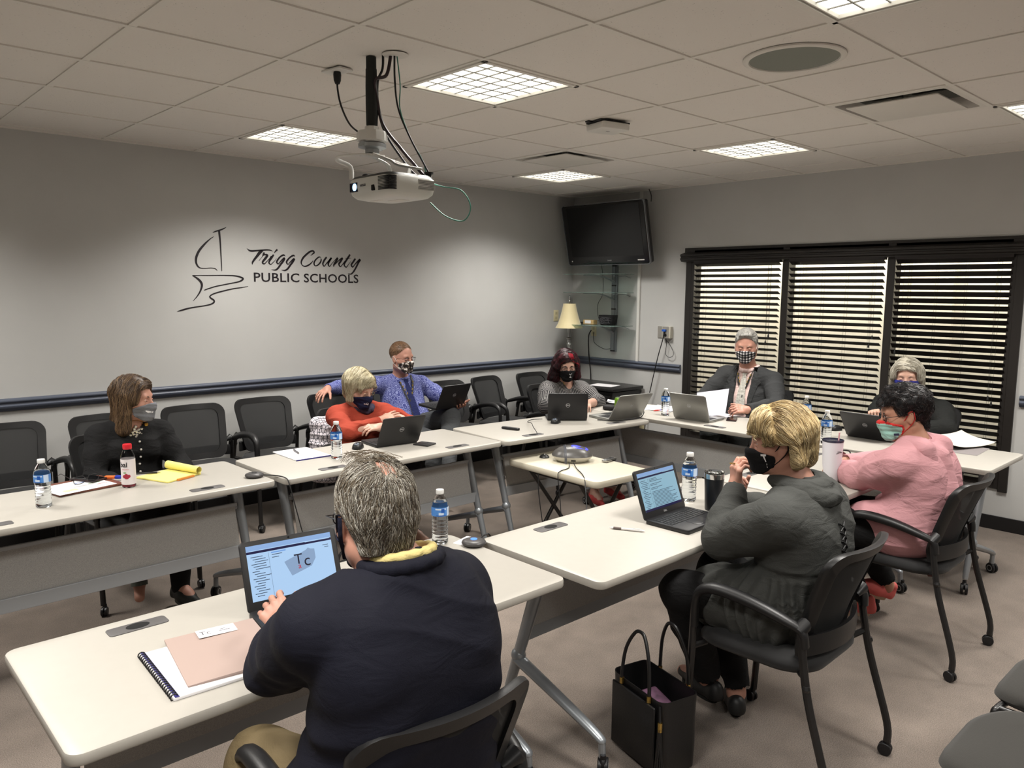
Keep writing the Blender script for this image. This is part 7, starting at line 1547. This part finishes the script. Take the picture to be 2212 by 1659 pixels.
# hood lying on the back
hb = p.J['N']; bd = -p.f; hd_ = []
for a in [PI*k/10 for k in range(11)]: hd_.append(Prim(hb+p.l*.085*math.cos(a)*1.0+bd*(.075*math.sin(a)+.005)+p.u*(.030-.03*math.sin(a)), hb+p.l*.085*math.cos(a+.3)+bd*(.075*math.sin(a+.3)+.005)+p.u*(.030-.03*math.sin(a+.3)), .018, .018, .015))
hd_ += [Prim(hb+bd*.085-p.l*.10-p.u*.005, hb+bd*.150-p.l*.045-p.u*.19, .040, .036, .06), Prim(hb+bd*.085+p.l*.10-p.u*.005, hb+bd*.150+p.l*.045-p.u*.19, .040, .036, .06), Prim(hb+bd*.115-p.u*.04, hb+bd*.165-p.u*.19, .045, .040, .04), Prim(hb+bd*.155-p.l*.07-p.u*.205, hb+bd*.155+p.l*.07-p.u*.205, .030, .030, .03), Prim(hb+bd*.08-p.l*.095-p.u*.0, hb+p.f*.03-p.l*.09+p.u*.005, .026, .020, .05), Prim(hb+bd*.08+p.l*.095-p.u*.0, hb+p.f*.03+p.l*.09+p.u*.005, .026, .020, .05)]
p.garment('hood', hd_, pk, .0045, 30, h=.0045, smooth_iter=3)
p.trousers(fabric('trousers_black', (22, 22, 23)), .014, hem=.05); p.shoes(mat('sneaker_pink', (206, 96, 92), .7, bump=.3, bscale=200), mat('sole_beige', (176, 150, 128), .6), laces=mat('lace_red', (150, 40, 44), .6))
mint = fabric('mask_mint', (146, 190, 178), bscale=900); redt = fabric('mask_red', (190, 50, 48), bscale=900)
mo = p.mask([mint, redt], straps='wide', strapdark=redt); me = mo.data; a_ = verts(mo)+p.org; ql = p.hl(a_)
PI_ = NP.array([list(pl.vertices) for pl in me.polygons]); qc = ql[PI_].mean(1); topz = -.010-.030*NP.clip((.100-qc[:, 0])/.075, 0, 1.3); edge = (qc[:, 2] > topz-.011) | (qc[:, 0] < .024+.25*NP.abs(qc[:, 2]+.055)+.010)
me.polygons.foreach_set('material_index', edge.astype(NP.int32))
q = MB(); q.box((0, 0, 0), (.004, .022, .010)); X = Matrix([list(p.R[0])+[0], list(p.R[1])+[0], list(p.R[2])+[0], [0, 0, 0, 1]]); X.translation = Vector(p.wl(.062, .060, -.078)); q.v = [tuple(X @ Matrix.Rotation(.9, 4, 'Z') @ Vector(v)) for v in q.v]; p.fix(q.build('mask_tag', M_penb if False else mat('tag_navy', (30, 30, 60), .6), p.body))
p.eyes((.0, .2), brow=hm('brow_black', (30, 24, 24))); p.glasses(mat('rim_black', (20, 18, 20), .3), rimw=.024, rimh=.016, r=.0016)
hp_ = [CAP(p, -.022, .046, .110, .090, .098), Prim(p.wl(-.07, .02, .03), p.wl(-.06, 0, -.055), .050, .030, .03), Prim(p.wl(-.07, -.02, .03), p.wl(-.065, 0, -.06), .050, .030, .03), Prim(p.wl(.04, .045, .10), p.wl(.085, .040, .058), .020, .010, .03), Prim(p.wl(.05, 0, .11), p.wl(.090, .01, .065), .022, .012, .03), Prim(p.wl(.02, .078, .05), p.wl(.022, .078, .005), .014, .007, .02), Prim(p.wl(.02, -.078, .05), p.wl(.022, -.078, .005), .014, .007, .02)]
gate = lambda q: NP.maximum(smin(q[:, 0]-.034-.3*NP.clip(q[:, 2], 0, .1), .060-q[:, 2], .01), smin(q[:, 0]+.032, .012-q[:, 2], .006)-.0)
p.hair(hp_, [hm('hair_black', (22, 20, 22), .4), hm('hair_black_warm', (44, 32, 30), .4), hm('hair_black_deep', (14, 13, 16), .4)], lambda q: NP.stack([NP.where(q[:, 2] > .06, .6, -.3), .5*NP.sin(q[:, 2]*80), NP.where(q[:, 2] > .09, .1, -.9)], 1), 3400, .04, .0009, gate=gate, seed=7, amp=.006, step=.006, lift=.004, jitter=.5)
# ============ person 8: grey hoodie, blond bob, hand at mask
J = dict(P=(1.60, -4.33, .58), N=(1.585, -4.355, 1.00), H=(1.545, -4.285, 1.160), rot=(127, 9, 0), SL=(1.40, -4.37, .915), SR=(1.79, -4.35, .915), EL=(1.405, -4.165, .80), ER=(1.84, -4.12, .79),
         WL=(1.590, -4.10, .945), WR=(1.70, -4.04, .86), KL=(1.37, -4.02, .57), KR=(1.68, -3.98, .57), AL=(1.58, -4.02, .155), AR=(1.66, -4.10, .10), TL=(1.64, -3.86, .10), TR=(1.80, -4.0, .05),
         hL=dict(D=(-.05, .03, 1), N=(-.55, .35, -.1), curl=(.75, .85, .9, .95), thumb=(.45, .35, .35), s=.98, side=-1), hR=dict(D=(-.3, .1, .9), N=(.3, .8, .1), curl=(.8, .8, .9, .9)))
p = Person('person in dark grey hoodie with blond bob, holding a hand to the black mask', J, 1.22, M_skin2, h=.0034, body_f=(0, 1, 0), bust=.07, bend=.05, seed=8.0, lid=.4, fat=.004, hs=.93)
gh = fabric('hoodie_grey', (62, 63, 61), bump=.6, bscale=380); pr = p.torso(.014)+p.arms(.018, sh=.060, el=.048)+[p.neckhole(.064, .01, 0)]+p.cuffs(.90)
cb = lerp(p.J['P'], p.J['N'], .06); pr += [Prim(cb-p.l*.10-p.u*.02, cb+p.l*.10-p.u*.02, .150, .150, .04), Prim(cb-p.l*.13-p.u*.03, cb-p.l*.13+p.f*.18-p.u*.03, .130, .120, .03), Prim(cb+p.l*.13-p.u*.03, cb+p.l*.15+p.f*.19-p.u*.035, .130, .120, .03), Prim(cb+p.l*.17-p.u*.12, cb+p.l*.17+p.f*.12-p.u*.10, .05, .04, .05)]
wst = lerp(p.J['P'], p.J['N'], .36)
def gather(P):
    q = P-wst; u_ = q@p.u; ang = NP.arctan2(q@p.l, q@p.f); w_ = NP.clip((.02-u_)/.10, 0, 1); near = NP.exp(-((u_)/.012)**2); arm = NP.minimum(NP.linalg.norm(P-p.J['EL'], axis=1), NP.linalg.norm(P-p.J['ER'], axis=1)) > .10
    return (w_*.007*NP.sin(ang*34+2*NP.sin(ang*7+u_*18)) - near*.008)*(u_ < .06)*arm
o, cf = p.garment('hoodie', pr, gh, .0045, 28, h=.0040, extra=gather)
hb = p.J['N']; bd = -p.f; hd_ = []
for a in [2*PI*k/18 for k in range(18)]:
    g_ = lambda a: hb+p.l*.088*math.cos(a)+bd*(.080*math.sin(a)+.0)+p.u*(.028-.012*math.sin(a)-.02*max(0, -math.sin(a)))
    hd_.append(Prim(g_(a), g_(a+.35), .024+.006*max(0, math.sin(a)), .024+.006*max(0, math.sin(a+.35)), .016))
for a in [PI*k/9 for k in range(9)]:
    g_ = lambda a: hb+p.l*.100*math.cos(a)+bd*(.115*math.sin(a))+p.u*(.012-.030*math.sin(a)); hd_.append(Prim(g_(a), g_(a+.35), .030, .030, .014))
p.garment('hood', hd_, gh, .004, 40, h=.0038)
b = MB()
for k in range(9):
    u_ = -.10-.030*k
    for sg in (-1, 1): b.tube([p.front(cf, -.02+sg*.016, u_, .003, bd), p.front(cf, -.02, u_-.012, .007, bd), p.front(cf, -.02-sg*.016, u_-.026, .003, bd)], .0032, 6); b.ell(p.front(cf, -.02+sg*.018, u_, .001, bd), .005, 8)
p.fix(b.build('back_laces', mat('lace_black', (20, 20, 20), .6), p.body))
p.trousers(fabric('trousers_black', (22, 22, 23)), .016, hem=.055); p.shoes(mat('flat_shoe_black', (24, 24, 25), .5), M_dark, low=.02)
p.mask(fabric('mask_black', (20, 20, 22), bscale=900), straps='wide'); p.mask_print('T', .038, .012, -.040, M_paper, bold=.002, ang=.7); p.mask_print('C', .020, .020, -.066, M_paper, bold=.001, ang=.7)
p.eyes((.0, .25), brow=hm('brow_fair', (150, 122, 96)))
hp_ = [CAP(p, -.024, .046, .126, .102, .110), Prim(p.wl(-.07, 0, .02), p.wl(-.085, 0, -.060), .066, .048, .04), Prim(p.wl(-.03, .074, .05), p.wl(-.050, .072, -.065), .036, .030, .03), Prim(p.wl(-.03, -.074, .05), p.wl(-.050, -.072, -.065), .036, .030, .03), Prim(p.wl(.04, .050, .10), p.wl(.064, .062, .040), .026, .009, .03), Prim(p.wl(.05, 0, .11), p.wl(.092, .02, .068), .024, .008, .03), Prim(p.wl(.04, -.050, .10), p.wl(.070, -.060, .03), .026, .010, .03), Prim(p.wl(.030, .078, .05), p.wl(.020, .080, .008), .016, .010, .02)]
gate = lambda q: NP.maximum(smin(q[:, 0]-.058-.15*NP.clip(q[:, 2], 0, .1), .048-q[:, 2], .01), smin(q[:, 0]+.028, .008-q[:, 2], .008))
p.hair(hp_, [hm('hair_blond', (166, 142, 98)), hm('hair_blond_dark', (112, 92, 62)), hm('hair_blond_light', (204, 186, 146)), hm('hair_blond_pale', (186, 164, 122))], lambda q: NP.stack([NP.where(q[:, 0] > .02, .9-12*NP.clip(.07-q[:, 2], 0, .2)*0, -.9), .8*q[:, 1]/.09+.3, NP.where(q[:, 2] > .10, -.3, -1.1)], 1), 7500, .13, .00085, gate=gate, seed=8, amp=.003, h=.0035, jitter=.12)
b = MB(); k_ = Vector(p.tipsL[3]); hd = J['hL']
c0 = nv(J['WL'])+nv((0, 0, .1)); b.tube([(.010*math.cos(a), .010*math.sin(a), 0) for a in [2*PI*k/16 for k in range(17)]], .0018, 6, cap=False); b.v = [tuple(Vector(v)+Vector(p.J['WL'])+Vector((-.012, .012, .098))) for v in b.v]; p.fix(b.build('finger_ring', MATS['gold'], p.body))
# ============ person 9: navy blazer, from behind
J = dict(P=(-.12, -4.28, .58), N=(-.140, -4.355, 1.115), H=(-.165, -4.290, 1.222), rot=(80, 11, 0), SL=(-.315, -4.30, 1.03), SR=(.020, -4.33, 1.035), EL=(-.290, -4.09, .868), ER=(.10, -4.07, .84),
         WL=(-.165, -3.87, .845), WR=(.03, -3.84, .82), KL=(-.29, -3.98, .58), KR=(.03, -3.96, .58), AL=(-.32, -3.95, .11), AR=(.05, -3.95, .11), TL=(-.33, -3.78, .05), TR=(.05, -3.78, .05),
         hL=dict(D=(.05, .85, .25), N=(-.55, -.1, .8), curl=(.35, .4, .45, .5), s=1.02), hR=dict(D=(-.1, 1, -.05), N=(0, 0, 1)))
p = Person('person in navy blazer with grey hair, seen from behind at the nearest table', J, 1.22, M_skin2, h=.0034, body_f=(.05, 1, 0), bend=.05, belly=.02, hs=.96, fat=.0, seed=9.0, jaw=1.1)
nb_ = fabric('blazer_navy', (18, 19, 31), bump=.3, bscale=600, rough=.8, big=.22)
pr = p.torso(.018)+p.arms(.014, sh=.054, el=.048)+[p.neckhole(.072, -.012, .01)]+p.cuffs(.95)
for kk in ('SL', 'SR'): pr.append(Prim(p.J[kk]-p.u*.012, lerp(p.J[kk], p.J['N'], .55)+p.u*.002, .062, .058, .03))
cb = lerp(p.J['P'], p.J['N'], -.05); pr += [Prim(cb-p.l*.13, cb+p.l*.13, .145, .145, .06), Prim(cb-p.l*.16-p.u*.02, cb-p.l*.15+p.f*.12-p.u*.05, .09, .07, .05), Prim(cb+p.l*.16-p.u*.02, cb+p.l*.17+p.f*.12-p.u*.05, .09, .07, .05)]
def wr(P):
    a = NP.zeros(len(P))
    for q in ('L', 'R'):
        E = p.J['E'+q]; d = NP.linalg.norm(P-E, axis=1); a += NP.exp(-(d/.09)**2)*.005*NP.sin(90*((P-E)@nv((.35, -.5, .8)))+3*wav(P, 22, 2, 4))
    side = (P-p.J['N'])@p.l; h_ = (P-p.J['N'])@p.u; a += .0045*NP.exp(-((h_+.33)/.12)**2)*NP.sin(62*(h_+.45*NP.abs(side))+3*wav(P, 12, 2, 4))*NP.clip(NP.abs(side)*7, 0, 1); 
    return a
o, cf = p.garment('blazer', pr, nb_, .003, 22, h=.0042, extra=wr)
colr = [Prim(p.J['N']+p.l*.082*math.cos(a)+bd_*(.070*math.sin(a)-.008)+p.u*(.028+.006*math.sin(a)), p.J['N']+p.l*.082*math.cos(a+.33)+bd_*(.070*math.sin(a+.33)-.008)+p.u*(.028+.006*math.sin(a+.33)), .014, .014, .012) for bd_ in [-p.f] for a in [-.4+PI*1.25*k/12 for k in range(12)]]
p.garment('blazer_collar', colr, nb_, .001, 40, h=.004)
sh_ = [Prim(p.J['N']+p.l*.070*math.cos(a)+bd_*(.058*math.sin(a)-.010)+p.u*(.040+.012*math.sin(a)), p.J['N']+p.l*.070*math.cos(a+.4)+bd_*(.058*math.sin(a+.4)-.010)+p.u*(.040+.012*math.sin(a+.4)), .010, .010, .010) for bd_ in [-p.f] for a in [2*PI*k/16 for k in range(16)]]
p.garment('shirt_collar', sh_, fabric('shirt_yellow', (206, 190, 128)), 0, h=.0032, smooth_iter=4)
cu = MB(); d = Vector(p.J['WL']-p.J['EL']).normalized(); c = Vector(lerp(p.J['EL'], p.J['WL'], .985)); cu.tube([c-d*.03, c+d*.012], .036, 16, cap=False); p.fix(cu.build('shirt_cuff', MATS['shirt_yellow'], p.body, smooth=60))
p.trousers(fabric('trousers_khaki', (110, 96, 70)), .016); p.mask(fabric('mask_dark', (26, 28, 44), bscale=900), straps='wide', wrap=.02)
p.eyes((0, .3)); p.glasses(mat('rim_black', (20, 18, 20), .3), rimw=.025, rimh=.016)
hp_ = [CAP(p, -.018, .044, .102, .083, .092), Prim(p.wl(-.062, .025, .0), p.wl(-.052, .024, -.055), .040, .032, .03), Prim(p.wl(-.062, -.025, .0), p.wl(-.052, -.024, -.055), .040, .032, .03)]
bald = lambda q: .036-NP.sqrt((q[:, 0]+.066)**2*.9+((q[:, 1]+.010)*1.25)**2+((q[:, 2]-.112)*.9)**2)+.006*NP.sin(q[:, 1]*260)
gate = lambda q: NP.maximum(NP.maximum(q[:, 0]-.045-.4*NP.clip(q[:, 2]-.02, 0, .1), smin(q[:, 0]+.030, .020-q[:, 2], .008)), NP.maximum(-.066-q[:, 2], bald(q)))
p.hair(hp_, [hm('hair_grey', (130, 124, 112)), hm('hair_grey_dark', (78, 70, 62)), hm('hair_grey_light', (184, 180, 170)), hm('hair_grey_brown', (104, 92, 76))], lambda q: NP.stack([NP.where(q[:, 2] > .075, .3, -.45), 1.0*q[:, 1]/.08, NP.where(q[:, 2] > .10, -.3, -1.1)], 1), 15000, .030, .00055, gate=gate, seed=9, h=.0035, step=.005, jitter=.22, lift=.0025, amp=.0012)
b = MB(); rg = random.Random(4)
for k in range(60):
    y0 = rg.uniform(-.05, .05); b.tube(smoothpath([p.M @ Vector(v)*1 for v in [(-.06+rg.uniform(-.03, .05), y0, .125+rg.uniform(0, .004)), (.0, y0*.8+rg.uniform(-.01, .01), .139), (.05, y0*.6, .136+rg.uniform(0, .012)), (.085, y0*.5+.01, .120+rg.uniform(0, .03))]], 4), .0004, 3)
p.fix(b.build('comb_over_strands', hm('hair_grey_brown', (104, 92, 76)), p.body, smooth=60))
Vb = verts(p.body)+p.org
inb = lambda q: (NP.linalg.norm((q-nv((-.062, -.010, .108)))*nv((1, 1.1, .9)), axis=1) < .050) & (q[:, 2] > .03)
Vb = Vb[inb(p.hl(Vb))]
if len(Vb) > 50:
    so = strands(p.body, p.headf, Vb, lambda P: NP.stack([NP.full(len(P), -.8), .15+0*P[:, 0], NP.full(len(P), -.5)], 1)@p.R.T, min(260, len(Vb)), .045, .006, .0005, [MATS['hair_grey_brown'], MATS['hair_grey_light']], 'thin_crown_strands', 5, .003, .2); so.location = Vector(-p.org)
bpy.context.view_layer.update()
